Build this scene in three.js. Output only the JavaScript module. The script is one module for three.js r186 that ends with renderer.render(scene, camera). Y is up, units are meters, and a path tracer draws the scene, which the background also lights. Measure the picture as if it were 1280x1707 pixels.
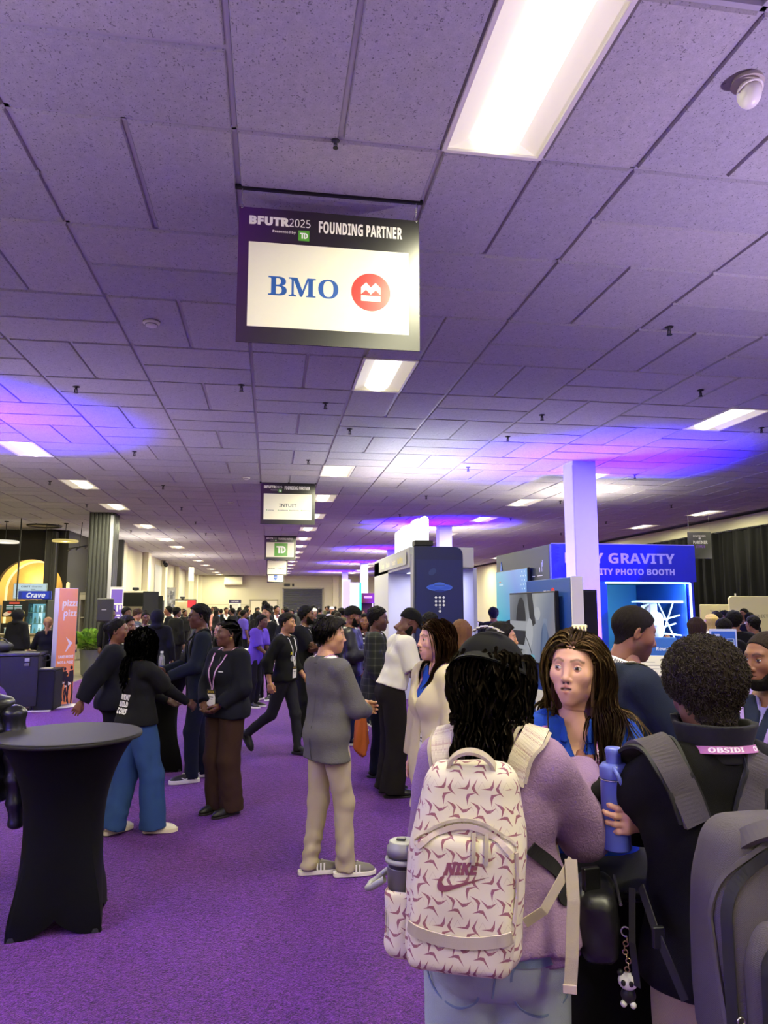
import * as THREE from 'three';
import { RectAreaLightUniformsLib } from 'three/addons/lights/RectAreaLightUniformsLib.js';
import { RoundedBoxGeometry } from 'three/addons/geometries/RoundedBoxGeometry.js';
import { mergeGeometries } from 'three/addons/utils/BufferGeometryUtils.js';

// ---------- camera, lights, exposure ----------
RectAreaLightUniformsLib.init();
const scene = new THREE.Scene();
scene.background = new THREE.Color(0x000000);
const renderer = new THREE.WebGLRenderer({ antialias: true });
renderer.toneMapping = THREE.LinearToneMapping;
renderer.toneMappingExposure = 1.0;
renderer.outputColorSpace = THREE.SRGBColorSpace;
renderer.shadowMap.enabled = true;
renderer.shadowMap.type = THREE.PCFSoftShadowMap;
const camera = new THREE.PerspectiveCamera(70.56, 1280 / 1707, 0.05, 200);
const EYE = 1.75, CEIL = 4.6, PITCH = 0.13068, YAW = 0.15495;
camera.position.set(0, EYE, 0);
camera.rotation.set(PITCH, -YAW, 0, 'YXZ');
scene.add(camera);

const LAMP_COLOR = new THREE.Color(1.0, 0.96, 0.63), LAMP_POWER = 58, LENS_GLOW = 1.5;
const UPLIGHT_COLOR = new THREE.Color(0.03, 0.0, 1.0), UPLIGHT_POWER = 1000;
const ADDED_WASH_COLOR = new THREE.Color(0.8, 0.64, 1), ADDED_WASH_FAR = new THREE.Color(1, 0.9, 0.74), ADDED_WASH_POWER = 105;  // wash and flood lamps: unseen additions that lift the ceiling brightness
// troffer rows: x of the row, z of every fitting in it
const LAMP_ROWS = [  // some unseen fittings over the camera are added to light the foreground
  [1.33, [4.9, 2.3, -0.9, -3.46, -8.65, -14.66, -18.5, -22.34, -26.5, -30.3, -34.2, -38, -42, -46, -50, -54, -58, -62]],
  [-4.43, [2.3, -0.9, -3.5, -9.4, -14.18, -18.0, -21.9, -26.3, -31.0, -36, -41, -46, -51, -56, -61, -65]],
  [6.82, [2.3, -0.9, -3.5, -9.42, -15.2, -19.1, -23.0, -27.3, -31.8, -36.5, -41, -46, -51, -56, -61]],
  [13.07, [-3.5, -9.4, -15.2, -19.5, -23.6, -29, -35, -41, -47, -53, -59]],
  [-10.0, [-3.5, -9.4, -15.2, -20.5]],
];
// ---------- small helpers ----------
let SEED = 7;
const rnd = () => { SEED = (SEED * 1664525 + 1013904223) >>> 0; return SEED / 4294967296; };
const rr = (a, b) => a + (b - a) * rnd();
const V = (x, y, z) => new THREE.Vector3(x, y, z);
const R = (d) => d * Math.PI / 180;
const clamp = (x, a, b) => x < a ? a : x > b ? b : x;
const lerp = (a, b, t) => a + (b - a) * t;
const sstep = (a, b, x) => { const t = clamp((x - a) / (b - a), 0, 1); return t * t * (3 - 2 * t); };
const counts = {};
const numbered = (n) => { const k = counts[n] = (counts[n] ?? -1) + 1; return k ? n + '_' + String(k).padStart(3, '0') : n; };
function tag(o, label, category, group) { o.userData.label = label; if (category) o.userData.category = category; if (group) o.userData.group = group; return o; }
function shade(o) { o.castShadow = true; o.receiveShadow = true; return o; }
function thing(name, label, category, p = [0, 0, 0], turn = 0, group) {
  const o = new THREE.Group(); o.name = numbered(name); o.position.set(...p); o.rotation.y = turn; scene.add(o);
  return tag(o, label, category, group);
}
function part(name, geo, mat, parent, p, r) {
  const m = shade(new THREE.Mesh(Array.isArray(geo) ? (geo.length > 1 ? join(geo) : geo[0]) : geo, mat)); m.name = name;
  if (p) m.position.set(...p);
  if (r) m.rotation.set(...r);
  parent.add(m); return m;
}
function single(name, geo, mat, label, category, p, r, group) { const m = part(numbered(name), geo, mat, scene, p, r); return tag(m, label, category, group); }
function struct(name, geo, mat, p, r) { const m = part(name, geo, mat, scene, p, r); m.userData.kind = 'structure'; return m; }
function join(list) {
  const keep = list.map((g) => { const q = g.index ? g.toNonIndexed() : g.clone(); for (const n of Object.keys(q.attributes)) if (!['position', 'normal', 'uv'].includes(n)) q.deleteAttribute(n); return q; });
  return mergeGeometries(keep);
}
function box(w, h, d, x = 0, y = 0, z = 0, r = 0.004) {
  const m = Math.min(w, h, d);
  const g = r > 0 && m > r * 2.2 ? new RoundedBoxGeometry(w, h, d, 1, r) : new THREE.BoxGeometry(w, h, d);
  const P = g.attributes.position, N = g.attributes.normal, U = g.attributes.uv;
  for (let i = 0; i < P.count; i++) {
    const ax = Math.abs(N.getX(i)), ay = Math.abs(N.getY(i)), az = Math.abs(N.getZ(i));
    if (ay > ax && ay > az) U.setXY(i, P.getX(i), P.getZ(i)); else if (ax > az) U.setXY(i, P.getZ(i), P.getY(i)); else U.setXY(i, P.getX(i), P.getY(i));
  }
  return g.translate(x, y, z);
}
const cyl = (r0, r1, h, x = 0, y = 0, z = 0, n = 20) => new THREE.CylinderGeometry(r0, r1, h, n).translate(x, y, z);
const tube = (pts, r, n = 24, s = 8, closed = false) => new THREE.TubeGeometry(new THREE.CatmullRomCurve3(pts.map((p) => p.isVector3 ? p : V(...p)), closed), n, r, s, closed);
function rod(a, b, r, n = 8) {
  const A = V(...a), B = V(...b), d = B.clone().sub(A), g = new THREE.CylinderGeometry(r, r, d.length(), n);
  g.applyQuaternion(new THREE.Quaternion().setFromUnitVectors(V(0, 1, 0), d.clone().normalize()));
  return g.translate((A.x + B.x) / 2, (A.y + B.y) / 2, (A.z + B.z) / 2);
}
// a band of rectangular section through points, each with an outward normal
function ribbon(pts, nrm, w, t = 0.002) {
  const n = pts.length, pos = [], uv = [], idx = []; let len = 0;
  for (let i = 0; i < n; i++) {
    const a = pts[Math.max(0, i - 1)], b = pts[Math.min(n - 1, i + 1)], T = b.clone().sub(a).normalize(), N = nrm[i].clone().addScaledVector(T, -nrm[i].dot(T)).normalize(), S = T.clone().cross(N);
    if (i) len += pts[i].distanceTo(pts[i - 1]);
    const ww = Array.isArray(w) ? w[i] : w;
    for (const [s, o] of [[-1, 1], [1, 1], [1, 0], [-1, 0]]) {
      const p = pts[i].clone().addScaledVector(S, s * ww / 2).addScaledVector(N, o * t);
      pos.push(p.x, p.y, p.z); uv.push(s * 0.5 + 0.5, len);
    }
  }
  for (let i = 0; i < n - 1; i++) for (let k = 0; k < 4; k++) {
    const a = i * 4 + k, b = i * 4 + (k + 1) % 4, c = a + 4, d = b + 4;
    idx.push(a, b, c, b, d, c);
  }
  idx.push(0, 2, 1, 0, 3, 2); const e = (n - 1) * 4; idx.push(e, e + 1, e + 2, e, e + 2, e + 3);
  let g = new THREE.BufferGeometry(); g.setAttribute('position', new THREE.Float32BufferAttribute(pos, 3)); g.setAttribute('uv', new THREE.Float32BufferAttribute(uv, 2)); g.setIndex(idx);
  g = g.toNonIndexed(); g.computeVertexNormals(); return g;
}
// ---------- noise and textures ----------
const hash3 = (x, y, z) => { let h = (x * 374761393 + y * 668265263 + z * 2147483647) | 0; h = Math.imul(h ^ (h >>> 13), 1274126177); h ^= h >>> 16; return (h >>> 0) / 4294967296; };
function noise3(x, y, z) {
  const i = Math.floor(x), j = Math.floor(y), k = Math.floor(z); let u = x - i, v = y - j, w = z - k;
  u = u * u * (3 - 2 * u); v = v * v * (3 - 2 * v); w = w * w * (3 - 2 * w);
  const L = (a, b, t) => a + (b - a) * t;
  return L(L(L(hash3(i, j, k), hash3(i + 1, j, k), u), L(hash3(i, j + 1, k), hash3(i + 1, j + 1, k), u), v), L(L(hash3(i, j, k + 1), hash3(i + 1, j, k + 1), u), L(hash3(i, j + 1, k + 1), hash3(i + 1, j + 1, k + 1), u), v), w) * 2 - 1;
}
// tileable 2D noise, n cells across
function tnoise(u, v, n, s = 0) {
  const x = u * n, y = v * n, i = Math.floor(x), j = Math.floor(y); let a = x - i, b = y - j; a = a * a * (3 - 2 * a); b = b * b * (3 - 2 * b);
  const H = (p, q) => hash3(((p % n) + n) % n, ((q % n) + n) % n, s + n * 17);
  return lerp(lerp(H(i, j), H(i + 1, j), a), lerp(H(i, j + 1), H(i + 1, j + 1), a), b);
}
function dataTex(n, fn, rep = 1, srgb = false) {
  const d = new Uint8Array(n * n * 4);
  for (let y = 0; y < n; y++) for (let x = 0; x < n; x++) { const c = fn(x / n, y / n, x, y), o = (y * n + x) * 4, q = typeof c === 'number' ? [c, c, c] : c; for (let k = 0; k < 3; k++) d[o + k] = clamp(q[k], 0, 1) * 255; d[o + 3] = 255; }
  const t = new THREE.DataTexture(d, n, n); t.wrapS = t.wrapT = THREE.RepeatWrapping; t.magFilter = THREE.LinearFilter; t.minFilter = THREE.LinearMipmapLinearFilter; t.generateMipmaps = true;
  t.repeat.set(rep, rep); if (srgb) t.colorSpace = THREE.SRGBColorSpace; t.needsUpdate = true; return t;
}
function canvasTex(w, h, draw) {
  const c = document.createElement('canvas'); c.width = w; c.height = h; const g = c.getContext('2d'); draw(g, w, h);
  const t = new THREE.CanvasTexture(c); t.colorSpace = THREE.SRGBColorSpace; t.anisotropy = 8; return t;
}
const rep = (t, r) => { const c = t.clone(); c.repeat.set(r, r); c.needsUpdate = true; return c; };
const T_weave = dataTex(128, (u, v, x, y) => 0.5 + 0.25 * Math.sin(x * Math.PI / 4) * Math.sin(y * Math.PI / 4) + 0.25 * (tnoise(u, v, 32) - 0.5), 16);
const T_twill = dataTex(128, (u, v, x, y) => 0.5 + 0.3 * Math.sin((x + y) * Math.PI / 4) + 0.3 * (tnoise(u, v, 64) - 0.5), 20);
const T_wool = dataTex(256, (u, v) => 0.35 * tnoise(u, v, 96) + 0.35 * tnoise(u, v, 48, 3) + 0.3 * tnoise(u, v, 16, 5), 5);
const T_hair = dataTex(256, (u, v) => 0.6 * tnoise(u, v / 8, 128) + 0.4 * tnoise(u, v / 4, 32, 2), 4);
const T_tile = dataTex(512, (u, v) => { const a = tnoise(u, v, 64), b = tnoise(u * 1, v, 128, 4), f = tnoise(u, v, 24, 9); let c = 0.86 + 0.06 * (b - 0.5) + 0.05 * (f - 0.5); if (a < 0.16 && b < 0.55) c -= 0.22; if (b < 0.05) c -= 0.18; return c; }, 1.5, true);
const T_carpet = dataTex(512, (u, v) => { const s = 0.55 * tnoise(u, v, 170) + 0.38 * tnoise(u, v, 80, 2) + 0.07 * tnoise(u, v, 30, 5); const k = 0.5 + 0.62 * (s - 0.5) + (tnoise(u, v, 256, 8) > 0.985 ? 0.2 : 0); return [0.44 * k * 1.5, 0.19 * k * 1.5, 0.59 * k * 1.5]; }, 1.4, true);
const T_carpetB = dataTex(512, (u, v) => 0.6 * tnoise(u, v, 170) + 0.4 * tnoise(u, v, 60, 2), 1.1);
const T_mottle = dataTex(256, (u, v) => 0.82 + 0.18 * (0.5 * tnoise(u, v, 6) + 0.3 * tnoise(u, v, 20, 3) + 0.2 * tnoise(u, v, 80, 4)), 0.4, true);
function M(color, o = {}) {
  const phys = 'sheen' in o || 'clearcoat' in o || 'transmission' in o;
  const m = new (phys ? THREE.MeshPhysicalMaterial : THREE.MeshStandardMaterial)({ color, roughness: 0.7, ...o }); return m;
}
const cache = new Map();
const memo = (k, f) => { if (!cache.has(k)) cache.set(k, f()); return cache.get(k); };
const cloth = (c, kind = 'weave') => memo('c' + c + kind, () => kind === 'wool' ? M(c, { specularIntensity: 0.4, roughness: 0.95, bumpMap: T_wool, bumpScale: 0.0022, sheen: 0.35, sheenColor: new THREE.Color(c), sheenRoughness: 0.6 })
  : kind === 'leather' ? M(c, { roughness: 0.38, bumpMap: T_wool, bumpScale: 0.002 })
    : kind === 'puffer' ? M(c, { roughness: 0.32 })
      : M(c, { clearcoat: 0, specularIntensity: 0.35, roughness: 0.9, bumpMap: kind === 'twill' ? T_twill : T_weave, bumpScale: 0.0012 }));
const hairMat = (c, shine = 0.55) => memo('h' + c + shine, () => M(c, { clearcoat: 0, specularIntensity: 0.35, roughness: 0.45 + shine * 0.5, bumpMap: T_hair, bumpScale: 0.004 }));
const plain = (c, r = 0.6, metal = 0) => memo('p' + c + r + metal, () => M(c, { roughness: r, metalness: metal }));
const glow = (c, k = 1) => memo('g' + c + k, () => M(0x111111, { emissive: new THREE.Color(c), emissiveIntensity: k, roughness: 0.6 }));
// ---------- signed distance meshing (surface nets) ----------
const smin = (a, b, k) => { const h = k - Math.abs(a - b); return h > 0 ? Math.min(a, b) - h * h * 0.25 / k : Math.min(a, b); };
const smax = (a, b, k) => -smin(-a, -b, k);
function bone(a, b, ra, rb = ra, flat = null, s = 1) {
  return { ax: a.x, ay: a.y, az: a.z, bx: b.x - a.x, by: b.y - a.y, bz: b.z - a.z, ra, rb, flat, s };
}
function dBone(q, x, y, z) {
  let px = x - q.ax, py = y - q.ay, pz = z - q.az, bx = q.bx, by = q.by, bz = q.bz;
  if (q.flat) {
    const f = q.flat, d = (px * f.x + py * f.y + pz * f.z) * (q.s - 1), e = (bx * f.x + by * f.y + bz * f.z) * (q.s - 1);
    px += f.x * d; py += f.y * d; pz += f.z * d; bx += f.x * e; by += f.y * e; bz += f.z * e;
  }
  const bb = bx * bx + by * by + bz * bz, h = bb > 0 ? clamp((px * bx + py * by + pz * bz) / bb, 0, 1) : 0;
  const dx = px - bx * h, dy = py - by * h, dz = pz - bz * h;
  return Math.sqrt(dx * dx + dy * dy + dz * dz) - (q.ra + (q.rb - q.ra) * h);
}
// parts: [{bones, k, cut}] joined with k2, then post(x, y, z, d)
function field(parts, k2, post) {
  for (const p of parts) p.act = p.bones;
  return {
    prep(cx, cy, cz, r) {
      for (const p of parts) {
        if (cx === undefined) { p.act = p.bones; continue; }
        let m = 1e9; const d = p.bones.map((q) => { const e = dBone(q, cx, cy, cz); if (e < m) m = e; return e; });
        p.act = p.bones.filter((q, i) => d[i] < m + 3.4 * r + p.k);
      }
    },
    at(x, y, z) {
      let D = 1e9;
      for (const p of parts) {
        let d = 1e9; const k = p.k;
        for (const q of p.act) d = d > 1e8 ? dBone(q, x, y, z) : smin(d, dBone(q, x, y, z), k);
        if (p.cut) d = p.cut(x, y, z, d);
        D = D > 1e8 ? d : smin(D, d, k2);
      }
      return post ? post(x, y, z, D) : D;
    },
  };
}
function mesh3(f, lo, hi, h, lip = 1.5) {
  if (typeof f === 'function') f = { at: f };
  const nx = Math.ceil((hi[0] - lo[0]) / h) + 1, ny = Math.ceil((hi[1] - lo[1]) / h) + 1, nz = Math.ceil((hi[2] - lo[2]) / h) + 1, B = 6;
  const val = new Float32Array(nx * ny * nz), sy = nx, sz = nx * ny, rad = B * h * 0.5 * 1.7321;
  for (let k = 0; k < nz; k += B) for (let j = 0; j < ny; j += B) for (let i = 0; i < nx; i += B) {
    const cx = lo[0] + (i + B / 2) * h, cy = lo[1] + (j + B / 2) * h, cz = lo[2] + (k + B / 2) * h;
    f.prep?.(); const c = f.at(cx, cy, cz), I = Math.min(nx, i + B), J = Math.min(ny, j + B), K = Math.min(nz, k + B), far = Math.abs(c) > rad * lip + h * 2;
    if (!far) f.prep?.(cx, cy, cz, rad);
    for (let z = k; z < K; z++) for (let y = j; y < J; y++) for (let x = i; x < I; x++) val[x + y * sy + z * sz] = far ? c : f.at(lo[0] + x * h, lo[1] + y * h, lo[2] + z * h);
  }
  f.prep?.();
  const vid = new Int32Array(nx * ny * nz).fill(-1), pos = [], idx = [];
  for (let z = 0; z < nz - 1; z++) for (let y = 0; y < ny - 1; y++) for (let x = 0; x < nx - 1; x++) {
    const o = x + y * sy + z * sz; let m = 0;
    const v = [val[o], val[o + 1], val[o + sy], val[o + sy + 1], val[o + sz], val[o + sz + 1], val[o + sz + sy], val[o + sz + sy + 1]];
    for (let i = 0; i < 8; i++) if (v[i] < 0) m |= 1 << i;
    if (m === 0 || m === 255) continue;
    let px = 0, py = 0, pz = 0, n = 0;
    for (let a = 0; a < 8; a++) for (let b = 1; b < 8; b <<= 1) {
      if (a & b) continue; const c = a | b;
      if ((v[a] < 0) === (v[c] < 0)) continue;
      const t = v[a] / (v[a] - v[c]);
      px += (a & 1) + (b === 1 ? t : 0); py += ((a >> 1) & 1) + (b === 2 ? t : 0); pz += ((a >> 2) & 1) + (b === 4 ? t : 0); n++;
    }
    vid[o] = pos.length / 3; pos.push(lo[0] + (x + px / n) * h, lo[1] + (y + py / n) * h, lo[2] + (z + pz / n) * h);
  }
  const quad = (a, b, c, d, flip) => { if (a < 0 || b < 0 || c < 0 || d < 0) return; if (flip) idx.push(a, c, b, a, d, c); else idx.push(a, b, c, a, c, d); };
  for (let z = 1; z < nz - 1; z++) for (let y = 1; y < ny - 1; y++) for (let x = 1; x < nx - 1; x++) {
    const o = x + y * sy + z * sz, s = val[o] < 0;
    if (s !== (val[o + 1] < 0)) quad(vid[o - sy - sz], vid[o - sz], vid[o], vid[o - sy], !s);
    if (s !== (val[o + sy] < 0)) quad(vid[o - 1 - sz], vid[o - 1], vid[o], vid[o - sz], !s);
    if (s !== (val[o + sz] < 0)) quad(vid[o - 1 - sy], vid[o - sy], vid[o], vid[o - 1], !s);
  }
  const g = new THREE.BufferGeometry();
  g.setAttribute('position', new THREE.Float32BufferAttribute(pos, 3)); g.setIndex(idx); g.computeVertexNormals();
  return boxUV(g);
}
function boxUV(g) {
  // uv in metres by the main axis of each face; a vertex is doubled where the axis changes
  const P = g.attributes.position, N = g.attributes.normal, nv = P.count, ix = g.index ? g.index.array : Uint32Array.from({ length: nv }, (_, i) => i), map = [0, 1, 2].map(() => new Int32Array(nv).fill(-1)), src = [], ax3 = [], out = new Uint32Array(ix.length);
  for (let t = 0; t < ix.length; t += 3) {
    let x = 0, y = 0, z = 0; for (let k = 0; k < 3; k++) { const v = ix[t + k]; x += N.getX(v); y += N.getY(v); z += N.getZ(v); }
    x = Math.abs(x); y = Math.abs(y); z = Math.abs(z); const a = y > x && y > z ? 1 : x > z ? 0 : 2;
    for (let k = 0; k < 3; k++) { const v = ix[t + k]; if (map[a][v] < 0) { map[a][v] = src.length; src.push(v); ax3.push(a); } out[t + k] = map[a][v]; }
  }
  const n = src.length, p = new Float32Array(n * 3), q = new Float32Array(n * 3), uv = new Float32Array(n * 2);
  for (let i = 0; i < n; i++) { const v = src[i], X = P.getX(v), Y = P.getY(v), Z = P.getZ(v); p.set([X, Y, Z], i * 3); q.set([N.getX(v), N.getY(v), N.getZ(v)], i * 3); uv.set(ax3[i] === 1 ? [X, Z] : ax3[i] === 0 ? [Z, Y] : [X, Y], i * 2); }
  g.setAttribute('position', new THREE.BufferAttribute(p, 3)); g.setAttribute('normal', new THREE.BufferAttribute(q, 3)); g.setAttribute('uv', new THREE.BufferAttribute(uv, 2)); g.setIndex(new THREE.BufferAttribute(out, 1));
  return g;
}
// walk a ray into a field; null if it misses
function cast(f, o, d, max = 1) {
  let t = 0; for (let i = 0; i < 200 && t < max; i++) { const v = f.at(o.x + d.x * t, o.y + d.y * t, o.z + d.z * t); if (v < 0.0006) return V(o.x + d.x * t, o.y + d.y * t, o.z + d.z * t); t += Math.max(0.001, v * 0.55); }
  return null;
}
function slope3(f, p, e = 0.006) { return V(f.at(p.x + e, p.y, p.z) - f.at(p.x - e, p.y, p.z), f.at(p.x, p.y + e, p.z) - f.at(p.x, p.y - e, p.z), f.at(p.x, p.y, p.z + e) - f.at(p.x, p.y, p.z - e)).normalize(); }
// ---------- the room ----------
const M_wall = M(0xbdb69e, { roughness: 0.85 }), M_black = M(0x24211d, { roughness: 0.75 }), M_drape = M(0x0c0d0c, { roughness: 0.92 });
{
  // carpet: one slab with a soft low-frequency wear in its vertex colours
  const g = new THREE.PlaneGeometry(19.1, 73, 96, 300).rotateX(-Math.PI / 2).translate(5.05, 0, -30.5), P = g.attributes.position, U = g.attributes.uv, c = new Float32Array(P.count * 3);
  for (let i = 0; i < P.count; i++) {
    const x = P.getX(i), z = P.getZ(i), s = Math.abs(z + 4) < 14 ? 1 : 1.5, n = 0.93 + 0.13 * noise3(x * 1.9, 3, z * 1.1) + 0.08 * noise3(x * 5, 9, z * 3) + 0.03 * s;
    c.set([n, n, n], i * 3); U.setXY(i, x, z);
  }
  g.setAttribute('color', new THREE.BufferAttribute(c, 3));
  struct('floor', g, M(0xffffff, { roughness: 0.97, map: T_carpet, bumpMap: T_carpetB, bumpScale: 0.012, vertexColors: true, sheen: 0.5, sheenColor: new THREE.Color(0.62, 0.2, 0.9), sheenRoughness: 0.5 }));
  struct('floor_base', box(28.6, 0.2, 74, 0.8, -0.111, -31, 0), M(0x8f8672, { roughness: 0.4, map: T_mottle }));
  struct('trim_1', box(0.05, 0.012, 73, -4.51, 0.002, -30.5), plain(0x6d4a86, 0.7));
}
{
  const ceil = new THREE.Group(); ceil.name = 'ceiling'; ceil.userData.kind = 'structure'; scene.add(ceil);
  const mTile = [0xc9c6cc, 0xc3c0c8, 0xcdc9cd].map((c) => M(c, { roughness: 0.95, map: T_tile, bumpMap: T_tile, bumpScale: 0.004 }));
  part('ceiling_deck', box(29, 0.12, 74, 0.8, CEIL + 0.16, -31, 0), M(0xa7a3ae, { roughness: 0.6 }), ceil);
  // 4 x 4 ft bays: two tiles across, the next bay two tiles along, as a basket weave
  const XS = []; for (let x = -0.27; x > -14; x -= 1.28) XS.unshift(x); XS.push(1.01, 2.29); for (let i = 1; i <= 3; i++) XS.push(2.29 + i * 1.403); for (let i = 1; i <= 6; i++) XS.push(6.5 + i * 1.25);
  const tiles = [], lampAt = new Set();
  const lit = (x0, x1, z0, z1) => LAMP_ROWS.some(([lx, zs]) => lx > x0 - 0.02 && lx < x1 + 0.02 && zs.some((z) => { const q = -0.26 - 0.64 * 2 * Math.round((-z - 0.9) / 1.28) - 0.64; return q > Math.min(z0, z1) && q < Math.max(z0, z1); }));
  for (let b = 0; b < 57; b++) for (let a = 0; a < XS.length - 1; a++) {
    const z0 = 4.86 - b * 1.28 + 0.0, z1 = z0 - 1.28, x0 = XS[a], x1 = XS[a + 1], hasLamp = LAMP_ROWS.some(([lx, zs]) => lx > x0 && lx < x1 && zs.some((z) => bayOf(z) === b));
    if (hasLamp || (a + b) % 2 === 0) { const xm = x1 - x0 > 1.3 ? (x0 + 0.64) : (x0 + x1) / 2; tiles.push([x0, xm, z1, z0], [xm, x1, z1, z0]); } else { const zm = (z0 + z1) / 2; tiles.push([x0, x1, zm, z0], [x0, x1, z1, zm]); }
  }
  const lampCell = (t) => LAMP_ROWS.some(([lx, zs]) => lx > t[0] && lx < t[1] && zs.some((z) => Math.abs(bayZ(bayOf(z)) - (t[2] + t[3]) / 2) < 0.1));
  const free = tiles.filter((t) => !lampCell(t)), seen = [];
  for (const t of free) {
    const x = (t[0] + t[1]) / 2, z = (t[2] + t[3]) / 2, cx = x * Math.cos(YAW) + z * Math.sin(YAW), fw = x * Math.sin(YAW) - z * Math.cos(YAW), dy = CEIL - EYE, zz = fw * Math.cos(PITCH) + dy * Math.sin(PITCH), yy = dy * Math.cos(PITCH) - fw * Math.sin(PITCH);
    t.show = zz > 0.5 && Math.abs(cx / zz) < 0.6 && yy / zz < 0.8 ? 1 / (zz * zz) : 0;
  }
  free.sort((a, b) => b.show - a.show);
  const slab = (w, d) => memo('tile' + w.toFixed(2) + d.toFixed(2), () => {
    const a = w / 2 - 0.016, b = d / 2 - 0.016, c = 0.008, h = 0.016, g = new THREE.BufferGeometry(), p = [], q = (A, B, C, D) => p.push(...A, ...B, ...C, ...A, ...C, ...D);
    const lo = [[-a + c, -h, -b + c], [a - c, -h, -b + c], [a - c, -h, b - c], [-a + c, -h, b - c]], hi = [[-a, 0.006, -b], [a, 0.006, -b], [a, 0.006, b], [-a, 0.006, b]];
    q(lo[0], lo[1], lo[2], lo[3]); for (let i = 0; i < 4; i++) { const j = (i + 1) % 4; q(hi[i], hi[j], lo[j], lo[i]); }
    g.setAttribute('position', new THREE.Float32BufferAttribute(p, 3)); g.computeVertexNormals(); return boxUV(g);
  });
  const rest = [];
  free.forEach((t, i) => {
    const w = t[1] - t[0], d = t[3] - t[2], x = (t[0] + t[1]) / 2, z = (t[2] + t[3]) / 2, g = slab(w, d);
    if (i < 300) { const m = part(i ? 'tile_' + String(i).padStart(3, '0') : 'tile', g, mTile[Math.floor(rnd() * 3)], ceil, [x, CEIL + rr(0.001, 0.004), z], [rr(-0.003, 0.003), 0, rr(-0.002, 0.002)]); if (i === 14) m.rotation.x = 0.012; } else if (z < -3) rest.push(g.clone().translate(x, CEIL + 0.002, z));
  });
  const tee = [], bar = (w, d, x, z) => tee.push(new THREE.BoxGeometry(w, 0.03, d).translate(x, CEIL + 0.021, z));
  for (const t of tiles) { bar(0.03, t[3] - t[2], t[0], (t[2] + t[3]) / 2); bar(t[1] - t[0], 0.03, (t[0] + t[1]) / 2, t[2]); }
  part('ceiling_grid', join(tee), M(0xa7a3ae, { roughness: 0.55 }), ceil);
  const m = part('ceiling_tiles', join(rest), mTile[0], ceil); m.userData.kind = 'stuff';
}
function bayOf(z) { return Math.round((4.86 - z - 0.64) / 1.28); }
function bayZ(b) { return 4.86 - b * 1.28 - 0.64; }
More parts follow.
